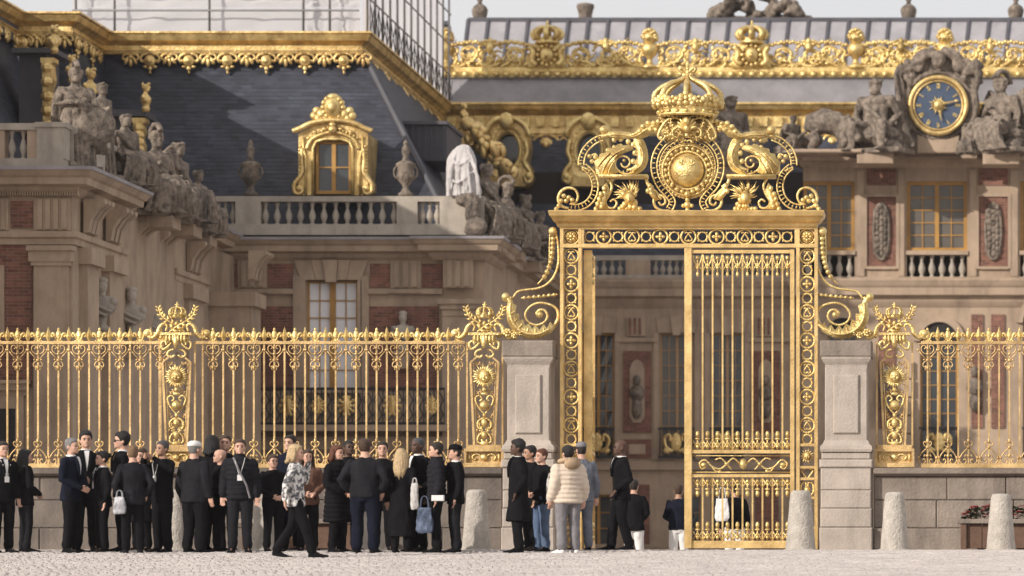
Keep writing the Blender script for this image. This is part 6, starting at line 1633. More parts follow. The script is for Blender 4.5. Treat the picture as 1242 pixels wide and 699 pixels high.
def sub(name, me, m_, par, loc=(0, 0, 0), rotz=0):
    ob = bpy.data.objects.new(name, me); COL.objects.link(ob); ob.parent = par; ob.location = loc; ob.rotation_euler = (0, 0, rotz)
    if not me.materials: me.materials.append(m_)
    else: ob.material_slots[0].link = 'OBJECT'; ob.material_slots[0].material = m_
    return ob
def place(label, px, top, Y, face, pose_n='stand', up='jacket', upm=None, lom=None, skin='pale', hair='short', hairc='dark', cap=None, capm=None, shirt=None, tie=None, shoem=None, lower='trousers', badge=False, hgt=1.765, extra=None, lean=0, bulk=1.05):
    """px, top: head position in the photo; the figure's scale follows from its distance"""
    J = cached(('J', pose_n), lambda: pose(pose_n))
    x = X(px, Y); z0 = gz(Y); h = Z(top, Y) - z0; k = h / hgt
    t = bpy.data.objects.new('person', None); COL.objects.link(t); t.location = (x, Y, z0); t.scale = (k * bulk, k * bulk, k); t.rotation_euler = (0, lean, radians(face))
    tag(t, label, 'person', 'people gathered outside the gate')
    sub('body', cached(('body', pose_n), lambda: body_mesh(J)), SK(skin), t)
    sd = len(CACHE) % 5
    sub({'jacket': 'jacket', 'coat': 'coat', 'puffer': 'padded_jacket', 'longpuffer': 'padded_coat', 'sweater': 'sweater', 'dress': 'dress'}[up], cached(('up', pose_n, up), lambda: upper_mesh(J, up, sd)), upm or K_BLACK(), t)
    if up != 'dress' or True: sub('trousers', cached(('lo', pose_n), lambda: trousers_mesh(J, sd)), lom or K_BLACK(), t)
    for q in 'LR': sub('shoe', cached(('shoe', pose_n, q), lambda: shoes_mesh(J, q)), shoem or K_BLACK(), t)
    hd = t
    if hair: sub('hair', cached(('hair', hair, hairc in ('blond', 'auburn')), lambda: hair_mesh(hair, len(CACHE))), HR(hairc), t)
    if cap: sub('cap', cached(('cap', cap), lambda: cap_mesh(cap == 'peak')), capm or K_BLACK(), t)
    if shirt is not None:
        sub('shirt', cached('shirt', shirt_mesh), shirt, t); sub('lapels', cached('lapel', lapels_mesh), upm or K_BLACK(), t)
        if tie is not None: sub('tie', cached('tie', tie_mesh), tie, t)
    for s in (-1, 1):
        sub('eye', EYE, cloth('eye_dark', (.02, .015, .012)), t, (s * .031, -.094, 1.643)); sub('eyebrow', BROW, HR(hairc if hair else 'black'), t, (s * .033, -.101, 1.664))
    if badge:
        m = MB(); m.box(-.035, .035, -.162, -.155, 1.12, 1.21); m.tube([(-.01, -.158, 1.21), (-.06, -.145, 1.40), (-.075, -.09, 1.475)], .005, 4); m.tube([(.01, -.158, 1.21), (.06, -.145, 1.40), (.075, -.09, 1.475)], .005, 4)
        sub('badge', m.mesh('badge'), K_WHITE(), t)
    if extra: extra(t)
    return t

# the crowd, left to right (facing: 0 to the camera, -90 to the left, 90 to the right, 180 away)
F_L, F_R, F_B = -90, 90, 180
place('man in dark suit with white badge, cut by the left picture edge', 3, 536, 54, 40, 'stand', 'jacket', shirt=K_WHITE(), badge=True, hairc='dark')
place('dark haired woman in black jacket with hands together, second from the left', 31, 546, 54.3, 120, 'clasp', 'jacket', hair='long', hairc='black', lom=K_CHAR())
place('tall dark haired man behind the grey haired man at left', 104, 524, 55.2, 20, 'stand', 'jacket', shirt=K_WHITE(), hairc='black', hair='full')
place('grey haired man in dark suit bending his head to the right', 87, 532, 53.9, 70, 'clasp', 'jacket', upm=K_NAVY(), hairc='grey', shirt=K_WHITE())
place('short woman in black blazer with white badge, looking up to the left', 124, 548, 54.2, -60, 'chest', 'jacket', hair='bun', hairc='black', badge=True, shirt=K_WHITE())
def glasses(t):
    m = MB()
    for s in (-1, 1): m.ell((s * .033, -.103, 1.642), .027, .008, .019, 8, 5)
    m.tube([(-.075, .0, 1.65), (-.06, -.098, 1.648), (.06, -.098, 1.648), (.075, .0, 1.65)], .005, 4); sub('sunglasses', m.mesh('sunglasses', True), IRON, t)
place('tall man in sunglasses and black suit facing left', 148, 525, 54.6, -75, 'hold', 'jacket', hairc='black', hair='full', shirt=K_WHITE(), extra=glasses)
place('person with ginger hair in charcoal jacket, back turned, beside the silver bag', 161, 541, 53.7, 200, 'pocket', 'jacket', upm=K_CHAR(), lom=K_BLACK(), hairc='sandy', hair='short', shoem=K_CHAR())
place('brown haired woman half hidden behind the man raising his hands', 172, 545, 55.3, -20, 'stand', 'coat', hair='bob', hairc='brown')
place('man in black holding both hands up before his face', 197, 535, 54.2, -35, 'photo', 'sweater', hairc='salt', skin='tan', badge=True)
place('old man in white cap and dark coat, back to the camera', 236, 536, 54.0, 150, 'stand', 'jacket', upm=K_CHAR(), hair='crop', hairc='grey', cap='beanie', capm=K_WHITE(), bulk=1.2)
place('dark haired woman behind the bald man', 258, 529, 55.4, 160, 'stand', 'jacket', hair='bob', hairc='black')
place('brown haired man behind, between white capped man and padded jacket man', 273, 528, 55.6, 10, 'stand', 'jacket', hairc='brown')
place('bald man in black jacket facing left, in front of the padded jacket man', 267, 545, 54.5, -70, 'clasp', 'jacket', hair=None, hairc='salt')
def strap(t):
    m = MB(); m.tube([(-.09, -.09, 1.48), (-.02, -.175, 1.3), (.10, -.178, 1.05), (.15, -.16, .85)], .016, 5); sub('strap', m.mesh('strap'), K_GREY(), t)
place('man in dark quilted jacket facing the camera, strap and badge on chest', 291, 533, 54.0, 10, 'stand', 'puffer', upm=K_CHAR(), lom=K_CHAR(), hairc='brown', badge=True, extra=strap)
place('woman in black with hands folded at her waist, beside the striding blonde woman', 331, 552, 54.6, 30, 'clasp', 'jacket', hair='bun', hairc='brown')
place('dark coated man behind the walking blonde woman', 352, 528, 55.6, -20, 'stand', 'coat', upm=K_NAVY(), hairc='dark')
place('woman with brown scarf half hidden behind the walking blonde', 373, 546, 54.8, 20, 'clasp', 'jacket', upm=K_BROWN(), hair='long', hairc='brown')
place('blonde woman in patterned pale jacket walking with a hand to her face', 359, 540, 51.5, 90, 'walk', 'jacket', upm=K_PAT(), hair='bob', hairc='blond', shoem=K_BLACK())
place('auburn haired woman in long black quilted coat', 409, 541, 54.2, 60, 'clasp', 'longpuffer', hair='bob', hairc='auburn')
place('dark skinned man peering over the auburn haired woman', 423, 534, 55.4, 30, 'stand', 'jacket', skin='dark', hairc='black', hair='crop')
place('broad man in dark sweater with his back to the camera', 443, 533, 53.9, 175, 'pocket', 'sweater', upm=K_CHAR(), lom=K_NAVY(), hairc='brown', bulk=1.24)
place('dark haired man facing the camera behind the broad man', 464, 536, 55.5, 5, 'stand', 'jacket', hairc='dark')
place('woman in black dress with long fair hair down her back', 487, 545, 54.0, 170, 'stand', 'dress', hair='long', hairc='blond')
place('grey haired dark skinned man in black suit and white shirt facing left', 507, 531, 54.4, -45, 'chest', 'jacket', skin='dark', hairc='salt', hair='crop', shirt=K_WHITE())
place('man in dark grey quilted jacket facing left, holding white papers', 529, 537, 53.9, -80, 'hold', 'puffer', upm=K_CHAR(), hairc='dark', hair='short')
place('man in black cap and suit with white collar, last of the left crowd', 552, 540, 54.0, -75, 'stand', 'jacket', hair='crop', hairc='dark', cap='peak', shirt=K_WHITE(), lom=K_CHAR())
place('young dark skinned man in long black coat facing left beside the pier', 628, 534, 53.9, -80, 'pocket', 'coat', skin='dark', hairc='black', hair='full', shirt=K_WHITE())
place('man in black half hidden behind the young man in the long coat', 643, 541, 54.8, -60, 'stand', 'jacket', skin='tan', hairc='black')
place('brown haired woman in black jacket and blue jeans facing left', 657, 545, 54.6, -50, 'clasp', 'jacket', lom=K_JEAN(), hair='short', hairc='auburn')
def furhood(t):
    m = MB()
    for k in range(20):
        a = 2 * pi * k / 20; m.ell((.125 * cos(a), .03 + .125 * sin(a), 1.515 + .02 * sin(a)), .045, .045, .04, 7, 5)
    m.ell((0, .15, 1.47), .13, .07, .10, 10, 6)
    sub('fur_hood', m.mesh('fur_hood', True), K_FUR(), t)
def stripe(t):
    m = MB()
    sub('fur_hood', m.mesh('x'), K_FUR(), t)
place('person in cream padded jacket with fur hood, grey trousers and white trainers', 689, 541, 53.7, -150, 'stand', 'puffer', upm=K_CREAM(), lom=K_GREY(), hair='short', hairc='black', shoem=K_WHITE(), extra=furhood, bulk=1.16)
place('person in pale cap and grey denim jacket behind the cream padded jacket', 705, 537, 55.6, 200, 'stand', 'jacket', upm=K_BLUEG(), lom=K_BLUEG(), hair='crop', hairc='dark', cap='beanie', capm=K_GREY())
place('bald dark skinned man in black suit striding left through the open gate', 753, 534, 56.8, -75, 'stride', 'jacket', skin='dark', hair=None, hairc='black', shirt=K_WHITE())
place('person in black top and white trousers behind the striding bald man', 769, 582, 68.0, 170, 'clasp', 'jacket', lom=K_WHITE(), hairc='dark')
place('person in navy sweater and white trousers, back turned, just inside the gate', 823, 588, 68.5, 178, 'clasp', 'sweater', upm=K_NAVY(), lom=K_WHITE(), hairc='brown', skin='tan')
place('person in black top and white trousers seen through the closed gate leaf', 891, 586, 68.5, 185, 'stand', 'sweater', lom=K_WHITE(), hairc='black')

# things carried
def bag(label, px, top, bot, w, Y, m_, name='tote_bag', cat='bag', handle=8, d=.10):
    t = thing(name, label, cat, (X(px, Y), Y, Z(bot, Y)))
    k = Y / S; m = MB(); h = (bot - top) * k; ww = w / 2 * k
    m.loft([[V3(X(px, Y) + sx * a, Y + sy * b, Z(bot, Y) + z) for sx, sy in ((-1, -.7), (-.4, -1), (.4, -1), (1, -.7), (1, .7), (.4, 1), (-.4, 1), (-1, .7))] for a, b, z in ((ww * .8, d * .5, 0), (ww, d * .62, h * .12), (ww * .97, d * .6, h * .5), (ww * .8, d * .35, h * .9), (ww * .76, d * .28, h))])
    m2 = remesh(m, .010, 1, 1.0, .016, 11, px); inst('bag_body', m2, m_, t, (0, 0, 0))
    m = MB(); c = V3(X(px, Y), Y, Z(top, Y)); hh = handle * k
    for s in (-1, 1): m.tube(spline([c + V3(-ww * .5, s * .02, -.01), c + V3(-ww * .35, s * .02, hh * .8), c + V3(0, s * .01, hh), c + V3(ww * .35, s * .02, hh * .8), c + V3(ww * .5, s * .02, -.01)], 3), .008, 5)
    m.build('handle', m_, t)
    return t
bag('silver carrier bag hanging beside the ginger haired person', 145, 603, 624, 15, 53.5, cloth('silver_plastic', (.36, .36, .38), .6, .3), d=.12)
bag('blue and white tote bag held by the grey haired man', 515, 616, 647, 20, 53.6, cloth('blue_print_canvas', (.10, .125, .18), .7), handle=14)
bag('long white cloth bag at the fair haired woman\'s side', 503, 586, 618, 10, 53.75, cloth('grey_white_canvas', (.50, .48, .46), .2), handle=6, d=.08)
bag('white shoulder bag hanging left of the cream padded jacket', 668, 580, 609, 11, 53.9, cloth('grey_white_canvas', (.50, .48, .46), .2), handle=6)
bag('white shoulder bag seen through the closed gate leaf', 876, 605, 632, 17, 68.1, K_WHITE(), handle=14)
m = MB(); m.block(X(525, 53.6), X(540, 53.6), 53.45, 53.53, Z(608, 53.6), Z(601, 53.6), .008)
tag(m.build('paper', K_WHITE()), 'folded white papers in the hands of the quilted jacket man', 'papers')
# ------------------------------------------------------------------ sculpture on the roofs
def fig_parts(m, J, drape=True, helmet=False, cloak=True, seated=False, seed=1, shield=None, wings=False, bare=False):
    rnd = random.Random(seed)
    off = J.get('off', V3(0, 0, 0))
    m.loft([[p + off for p in ring(0, y, z, a * (1.1 if bare else 1.12), b * 1.15)] for z, a, b, y in TORSO])
    m.loft([[p + off for p in ring(0, y, z, a * 1.1, b * 1.08)] for z, a, b, y in HEAD])
    if bare:
        for s in (-1, 1): m.ell(off + V3(s * .08, -.10, 1.36), .085, .05, .07); m.ell(off + V3(s * .045, -.105, 1.2), .04, .03, .05); m.ell(off + V3(s * .045, -.105, 1.1), .04, .03, .05)
        m.ell(off + V3(0, -.09, 1.54), .06, .05, .08)
    for k in range(14):
        a = rnd.uniform(0, 2 * pi); m.ell(off + V3(.07 * cos(a), .095 * sin(a), rnd.uniform(1.66, 1.76)), .035, .035, .03, 6, 4)
    for k in 'LR':
        q = bone(J['sh' + k] + off, J['el' + k] + off, (0, .4, 1)) + bone(J['el' + k] + off, J['wr' + k] + off, (.4, 1))
        limb(m, q, [.07, .062, .05, .05, .034]); m.ell(J['wr' + k] + off + J['hd' + k].normalized() * .07, .045, .045, .05)
        limb(m, bone(J['hip' + k] + off, J['kn' + k], (0, .5, 1)) + bone(J['kn' + k], J['an' + k], (.4, 1)), [.105, .095, .07, .07, .045]); foot(m, J['an' + k], J['toe' + k], 1.2)
    if drape:
        if seated:
            for s in (-1, 0, 1):
                limb(m, [off + V3(s * .12, 0, .86), V3(s * .14, -.30, .56), V3(s * .16, -.40, .30), V3(s * .18, -.34, .05)], [.12, .115, .095, .11])
            for k in range(13):
                u = k / 12 - .5; w = rnd.uniform(-.04, .04); m.tube(spline([off + V3(u * .4, -.12, .9), V3(u * .5 + w, -.45, .55), V3(u * .6 - w, -.49, .25), V3(u * .72, -.44, .02)], 3), rnd.uniform(.022, .036), 5)
            for k in range(6): m.tube(spline([V3(-.26, -.2 - .04 * k, .62 - .03 * k), V3(0, -.46, .52 - .07 * k), V3(.27, -.22, .66 - .06 * k)], 3), .028, 5)
        else:
            m.loft([[p + off for p in ring(0, .01, z, a, b, 20)] for z, a, b in ((.02, .26, .22), (.4, .22, .19), (.75, .21, .165), (.95, .185, .14), (1.1, .16, .12))])
            for k in range(20):
                a = 2 * pi * k / 20 + rnd.uniform(-.1, .1); m.tube([off + V3(.15 * cos(a), .11 * sin(a), 1.05), off + V3(.215 * cos(a + .1), .17 * sin(a + .1), .7), off + V3(.265 * cos(a + .2), .22 * sin(a + .2), .03)], rnd.uniform(.016, .03), 5)
    if cloak:
        for k in range(8):
            x = -.24 + .068 * k; m.tube(spline([off + V3(x * .7, .07, 1.46), off + V3(x, .16, 1.2), off + V3(x * 1.2 + .05, .22, .8), off + V3(x * 1.3 + .12, .2, .3 - off.z * .5)], 3), .055, 6)
        m.tube(spline([off + V3(-.2, -.05, 1.42), off + V3(-.05, -.17, 1.22), off + V3(.12, -.17, 1.02), off + V3(.22, -.05, .9)], 3), .045, 6)
    if helmet:
        m.ell(off + V3(0, 0, 1.74), .10, .125, .085); m.tube(spline([off + V3(0, -.14, 1.8), off + V3(0, -.02, 1.92), off + V3(0, .14, 1.88), off + V3(0, .22, 1.7)], 4), .045, 6)
    if shield: m.ell(off + V3(*shield), .26, .08, .36, 12, 8)
    if wings:
        for s in (-1, 1):
            for k in range(6): m.tube([off + V3(s * .08, .12, 1.4), off + V3(s * (.3 + .03 * k), .2, 1.62 - .08 * k), off + V3(s * (.42 + .02 * k), .22, 1.25 - .1 * k)], [.04, .05, .015], 6)
def sit_pose(drop=.42, spread=.13, arms='hold'):
    J = pose(arms); J['off'] = V3(0, 0, -drop)
    for s, k in ((-1, 'L'), (1, 'R')):
        J['kn' + k] = V3(s * spread, -.42, .50); J['an' + k] = V3(s * spread, -.40, .085); J['toe' + k] = V3(s * (spread + .02), -.58, .03)
    return J
def st_mesh(key, J, base=None, **kw):
    def f():
        m = MB(); fig_parts(m, J, **kw)
        if base == 'rock':
            r = random.Random(3)
            for i in range(12): m.ell((r.uniform(-.3, .3), r.uniform(-.1, .25), r.uniform(.05, .38)), r.uniform(.12, .25), r.uniform(.12, .2), r.uniform(.1, .2))
            m.box(-.42, .42, -.35, .35, -.03, .06)
        else: m.box(-.32, .32, -.28, .28, -.06, .03)
        return remesh(m, .0125, 0, .3, .010, 17, len(CACHE))
    return cached(('st', key), f)
ST = {
    'warrior': lambda: st_mesh('warrior', pose('fold'), helmet=True, seed=2, shield=(.25, -.15, .75)),
    'draped': lambda: st_mesh('draped', pose('chest'), seed=3),
    'seated': lambda: st_mesh('seated', sit_pose(), 'rock', seated=True, seed=4),
    'winged': lambda: st_mesh('winged', sit_pose(.42, .13, 'chest'), 'rock', seated=True, wings=True, helmet=True, seed=5),
    'bearded': lambda: st_mesh('bearded', sit_pose(.42, .2, 'pocket'), 'rock', seated=False, drape=False, cloak=True, bare=True, seed=6),
}
def statue(label, kind, px, bot, top, Y, face, m_=STATUE, group=None, cat='statue', sx=1.0):
    me = ST[kind](); hs = [v.co.z for v in me.vertices]; H = max(hs)
    k = (Z(top, Y) - Z(bot, Y)) / H
    t = thing('statue', label, cat, (X(px, Y), Y, Z(bot, Y)), group)
    o = sub('figure', me, m_, t, (0, 0, 0), radians(face)); o.scale = (k * sx, k, k)
    m = MB(); m.block(-.33 * k, .33 * k, -.3 * k, .3 * k, -.22 * k, -.02 * k, .02); sub('plinth', m.mesh('plinth'), STONE, t)
    return t
g1_ = 'sculptures along the left parapet'
statue('tall helmeted stone warrior with shield at the corner of the left parapet', 'warrior', 92, 205, 72, 75.8, 25, group=g1_, sx=1.35)
statue('draped stone statue just behind the stone warrior', 'draped', 124, 214, 100, 78.6, 60, group=g1_)
statue('stone seated figure, leftmost of the parapet group under the gilded bust', 'seated', 152, 228, 138, 79.6, 50, group=g1_, sx=1.2)
statue('winged stone seated figure in the middle of the parapet group', 'winged', 190, 262, 148, 81.6, 40, group=g1_, sx=1.25)
statue('stone seated figure, right end of the parapet group beside the urn', 'seated', 216, 272, 172, 84.2, 70, group=g1_, sx=1.2)
statue('small dark seated stone figure at the inner corner of the parapet', 'seated', 240, 286, 206, 87.0, 60, group=g1_, sx=1.1)
g2_ = 'sculptures along the flank right of the wing'
statue('dark stone seated statue right beside the white wrapped statue', 'seated', 590, 292, 198, 92.6, 60, group=g2_, sx=1.3)
statue('winged dark stone statue on the flank, second from the white wrapped one', 'winged', 616, 304, 212, 95.5, 80, group=g2_, sx=1.3)
statue('bearded dark stone figure on the flank of the wing', 'bearded', 637, 318, 236, 99, 70, group=g2_, sx=1.3)
statue('farthest dark stone figure on the flank, beside the gate console', 'seated', 655, 328, 256, 103, 60, group=g2_, sx=1.3)
# the statue under a white wrap
t = thing('wrapped_statue', 'seated statue wrapped in white cloth at the right end of the balustrade', 'statue', P(560, 238, 92.1))
m = MB(); k = 92.1 / S
m.loft([ring(X(561, 92.1) + dx * k, 92.1, Z(py, 92.1), a * k, b * k, 16) for py, a, b, dx in ((239, 21.5, 15, 1.5), (230, 21.5, 15, 1), (216, 19.5, 14, -.5), (203, 18.5, 13, -1.5), (193, 17.5, 11, -1.5), (185, 14, 9, -.5), (179, 9, 7, 1.5), (175.5, 5, 4, 2.5))])
r = random.Random(2)
for kx in range(9):
    u = min(1, max(0, kx / 8 + r.uniform(-.06, .06))); m.tube(spline([P(542 + 41 * u, 238, 91.76 + .1 * abs(u - .5)), P(543 + 36 * u + r.uniform(-2, 2), 215, 91.74), P(548 + 26 * u, 195, 91.85), P(556 + 12 * u, 180, 92)], 3), [.03] * 3 + [.042] * 3 + [.03] * 3 + [.012], 5)
m.tube(spline([P(543, 214, 91.9), P(556, 222, 91.7), P(574, 208, 91.8), P(581, 214, 91.95)], 3), .03, 5); m.tube(spline([P(546, 192, 91.9), P(558, 200, 91.75), P(572, 190, 91.9)], 3), .03, 5)
inst('cloth_wrap', remesh(m, .024, 0, 1, .03, 5, 4), DRAPEW, t)
m = MB(); m.ell(P(573, 255, 91.6), .22, .25, .5); m.ell(P(578, 275, 91.5), .3, .25, .25); m.ell(P(568, 243, 91.7), .35, .25, .2); m.ell(P(571, 279, 91.5), .18, .18, .22)
inst('stone_legs', remesh(m, .03, 1, 1, .03, 6, 2), STATUE, t)
# urns on the balustrade
def urn(label, px):
    Y = 92.3; k = Y / S; t = thing('urn', label, 'urn', P(px, 238, Y), 'stone urns on the left balustrade')
    m = MB(); m.lathe([(9 * k, 0), (9 * k, 3 * k), (6 * k, 5 * k), (3.5 * k, 10 * k), (4.5 * k, 13 * k), (9 * k, 19 * k), (11 * k, 28 * k), (10 * k, 34 * k), (12 * k, 37 * k), (12 * k, 39 * k), (7 * k, 42 * k)], 14, P(px, 238, Y)); m.build('bowl', STATUE, t, True)
    m = MB(); m.lathe([(6 * k, 41.8 * k), (4 * k, 45 * k), (3 * k, 48 * k), (5 * k, 53 * k), (4.5 * k, 58 * k), (2.5 * k, 61 * k), (3.2 * k, 64 * k), (1 * k, 68 * k)], 10, P(px, 238, Y)); m.build('flame_finial', STATUE, t, True)
    m = MB()
    for s in (-1, 1): m.tube([P(px, 238, Y) + V3(s * a * k, 0, b * k) for a, b in spline2([(8, 20), (13, 24), (14, 31), (11, 36)], 3)], 1.3 * k, 6)
    for i in range(10): a = 2 * pi * i / 10; m.ell(P(px, 238, Y) + V3(9.5 * k * cos(a), 9.5 * k * sin(a), 24 * k), 1.8 * k, 1.8 * k, 4 * k, 6, 4)
    m.build('handles', STATUE, t, True)
urn('stone urn on the balustrade left of the gilded dormer', 304); urn('stone urn on the balustrade right of the gilded dormer', 492)
# gilded busts on the side dormers
def gbust(label, px, bot, top, Y, face, group='gilded busts beside the left roof'):
    t = thing('gilded_bust', label, 'bust', P(px, bot, Y), group)
    def f():
        m = MB(); m.loft([ring(0, y, z, a * 1.05, b * 1.1) for z, a, b, y in TORSO if z >= 1.25]); m.loft([ring(0, y, z, a * 1.15, b * 1.1) for z, a, b, y in HEAD])
        m.lathe([(.10, .95), (.13, 1.05), (.10, 1.12), (.15, 1.27)], 10)
        for s in (-1, 1): m.ell((s * .17, 0, 1.36), .07, .08, .09)
        r = random.Random(4)
        for k in range(22): a = r.uniform(0, 2 * pi); m.ell((.085 * cos(a), .105 * sin(a), r.uniform(1.62, 1.80)), .04, .04, .04, 6, 4)
        for k in range(10): a = 2 * pi * k / 10; m.ell((.17 * cos(a), .11 * sin(a), 1.30 + .03 * sin(3 * a)), .05, .04, .07, 6, 4)
        return remesh(m, .02, 1, .6)
    me = cached('gbust', f); k = (Z(top, Y) - Z(bot, Y)) / .88
    o = sub('bust', me, GOLDR, t, (0, 0, -.93 * k), radians(face)); o.scale = (k, k, k)
gbust('gilded bust behind the stone warrior\'s head', 87, 102, 66, 84, 60); gbust('gilded bust right of the stone warrior, farther along', 110, 128, 82, 85, 60); gbust('gilded bust facing right on the lead dormer', 177, 137, 100, 90.9, 80)
gbust('gilded bust beside the roof corner at the scaffolding\'s foot', 66, 66, 30, 88, 60)
gbust('gilded bust right of the wrapped statue below the roof corner', 563, 152, 124, 106.4, 60)
# dormer scrolls right of the wrapped statue (seen edge on)
t = thing('gilded_side_dormer', 'gilded dormer seen edge on right of the white wrapped statue', 'dormer', P(600, 220, 104))
m = MB(); random.seed(21)
for i in range(46):
    f = i / 45; m.ell(P(566 + 55 * f + random.uniform(-6, 6), 152 + 58 * f + random.uniform(-10, 10), 104 + random.uniform(-.3, .5)), random.uniform(.1, .24), .2, random.uniform(.1, .26), 7, 5)
m.build('scrollwork', GOLDR, t, True)
m = MB(); m.rb(556, 580, 158, 166, 104, 104, 105.2); m.rb(560, 574, 166, 176, 104, 104, 105); m.build('bracket', GOLDR, t)

# clock surround and the two great figures
YS = 105.75
t = thing('clock_surround', 'carved stone cartouche framing the palace clock', 'stone carving', P(1138, 188, YS))
m = MB(); m.prism(PL([(1096, 187), (1094, 150), (1090, 120), (1092, 92), (1100, 84), (1112, 80), (1122, 70), (1138, 64), (1154, 70), (1166, 80), (1178, 84), (1186, 92), (1186, 120), (1180, 150), (1180, 187)], YS), YS + .05, YS + .7)
m.build('backing_slab', STATUE, t)
m = MB(); k = YS / S; random.seed(8)
n = 36; m.tube([(X(1138, YS) + 40 * k * cos(2 * pi * i / n), YS, Z(128, YS) + 40 * k * sin(2 * pi * i / n)) for i in range(n)], 3.4 * k, 7, True)
m.ell(P(1138, 72, YS - .2), .22, .2, .28, 10, 7)
for s in (-1, 1):
    m.tube([P(1138 + s * a, b, YS - .05) for a, b in spline2([(6, 66), (16, 62), (26, 70), (30, 80), (22, 84), (20, 76)], 4)], 4 * k, 7)
    m.tube([P(1138 + s * a, b, YS - .05) for a, b in spline2([(32, 86), (44, 82), (50, 90), (44, 110), (46, 130), (42, 150), (36, 160)], 4)], 4.4 * k, 7)
    for i in range(10): m.ell(P(1138 + s * random.uniform(30, 50), random.uniform(74, 104), YS), random.uniform(.1, .2), .15, random.uniform(.08, .18), 7, 5)
    for i in range(7): m.ell(P(1138 + s * (8 + i * 3), 62 + i * 2.4 + random.uniform(-2, 2), YS - .05), .15, .15, .13, 7, 5)
inst('carved_scrolls', remesh(m, .035, 1, .7, .03, 5, 3), STATUE, t)
m = MB(); m.block(X(1112, YS), X(1164, YS), YS - .05, YS + .04, Z(186, YS), Z(164, YS), .03); m.build('tablet', STONE, t)
m = MB(); m.prism(PL([(1085, 187), (1086, 100), (1090, 88), (1096, 100), (1099, 187)], YS), YS - .15, YS + .2); m.ell(P(1091, 182, YS - .1), .3, .3, .15); m.tube([P(1090, 178, YS - .2), P(1092, 140, YS - .22), P(1086, 90, YS - .2)], [.14, .12, .05], 7); m.build('side_pilaster', STATUE, t)
statue('great bearded stone figure reclining left of the clock', 'bearded', 1062, 186, 96, 105.2, -25, group='great stone figures by the clock', sx=1.5)
statue('great draped and winged stone figure seated right of the clock', 'winged', 1214, 187, 84, 105.2, -50, group='great stone figures by the clock', sx=1.75)
statue('small stone child figure crouching right below the clock', 'seated', 1176, 187, 150, 105.0, -30, group='small stone figures by the clock', sx=1.2)
statue('dark stone figure right of the gate crown', 'seated', 886, 202, 116, 106.0, 30, sx=1.5)
statue('dark stone figure resting left of the stone lion', 'seated', 962, 187, 140, 105.6, 50, sx=1.6)
# stone lion left of the bearded figure
t = thing('stone_lion', 'crouching stone lion with bowed head left of the bearded figure', 'statue', P(1010, 186, 105.2)); k = 105.2 / S
m = MB()
def lp(a, b, d=0): return P(a, b, 105.2 + d)
m.tube([lp(982, 160), lp(986, 152), lp(1000, 147), lp(1014, 150), lp(1024, 156), lp(1031, 160)], [9 * k, 15 * k, 16 * k, 15 * k, 13 * k, 8 * k], 12)
m.ell(lp(1035, 162, -.25), 10 * k, 11 * k, 10 * k, 10, 8); m.ell(lp(1041, 168, -.4), 6 * k, 7 * k, 5 * k); m.ell(lp(1028, 156, -.15), 13 * k, 13 * k, 15 * k, 10, 8)
for s in (-1, 1): m.ell(lp(1033 + 5 * s, 152, -.3), 2.4 * k, 2 * k, 3 * k, 6, 4)
for a, b, d in ((984, 166, -.3), (986, 166, .3), (1020, 166, -.3), (1024, 166, .3)):
    m.tube([lp(a, b - 4, d), lp(a + 5, b + 6, d - .05), lp(a - 1, b + 14, d), lp(a + 1, 184, d)], [9 * k, 7 * k, 4.5 * k, 4 * k], 8); m.ell(lp(a + 4, 184, d - .15), 6 * k, 5 * k, 3 * k, 8, 5)
m.tube(spline([lp(978, 160), lp(968, 168), lp(964, 178), lp(972, 183)], 4), 2.5 * k, 6); m.ell(lp(973, 183), 4 * k, 4 * k, 3.4 * k)
r = random.Random(6)
for i in range(40): m.ell(lp(1026 + r.uniform(-11, 9), 156 + r.uniform(-14, 12), -.25 + r.uniform(-.15, .1)), 3.4 * k, 3 * k, 4 * k, 6, 4)
inst('body', remesh(m, .035, 1, .7, .02, 6, 1), STATUE, t)
m = MB(); m.block(X(958, 105.2), X(1046, 105.2), 104.6, 105.8, Z(188, 105.2), Z(183.5, 105.2), .03); m.build('plinth', STONE, t)
# sculpture group on the far roof
t = thing('roof_sculpture', 'grey stone sculpture group on the roof ridge above the gate', 'statue', P(918, 24, 118)); k = 118 / S
m = MB(); r = random.Random(12)
for i in range(80): 
    a = r.uniform(-1, 1); m.ell(P(918 + 54 * a, 20 - r.uniform(0, 42) * (1 - abs(a)) ** .6, 118 + r.uniform(-.4, .4)), r.uniform(4, 9) * k, .35, r.uniform(3, 7) * k, 7, 5)
for a in (-30, -12, 20): m.ell(P(916 + a, 2, 118), 4 * k, .15, 5 * k)
m.tube([P(868, 24, 118), P(985, 24, 118)], 5 * k, 8)
inst('figures', remesh(m, .05, 1, .7, .05, 3, 1), STATUE, t)
m = MB(); m.rb(866, 986, 22, 40, 118, 117.7, 118.5); m.build('plinth', STATUE, t)

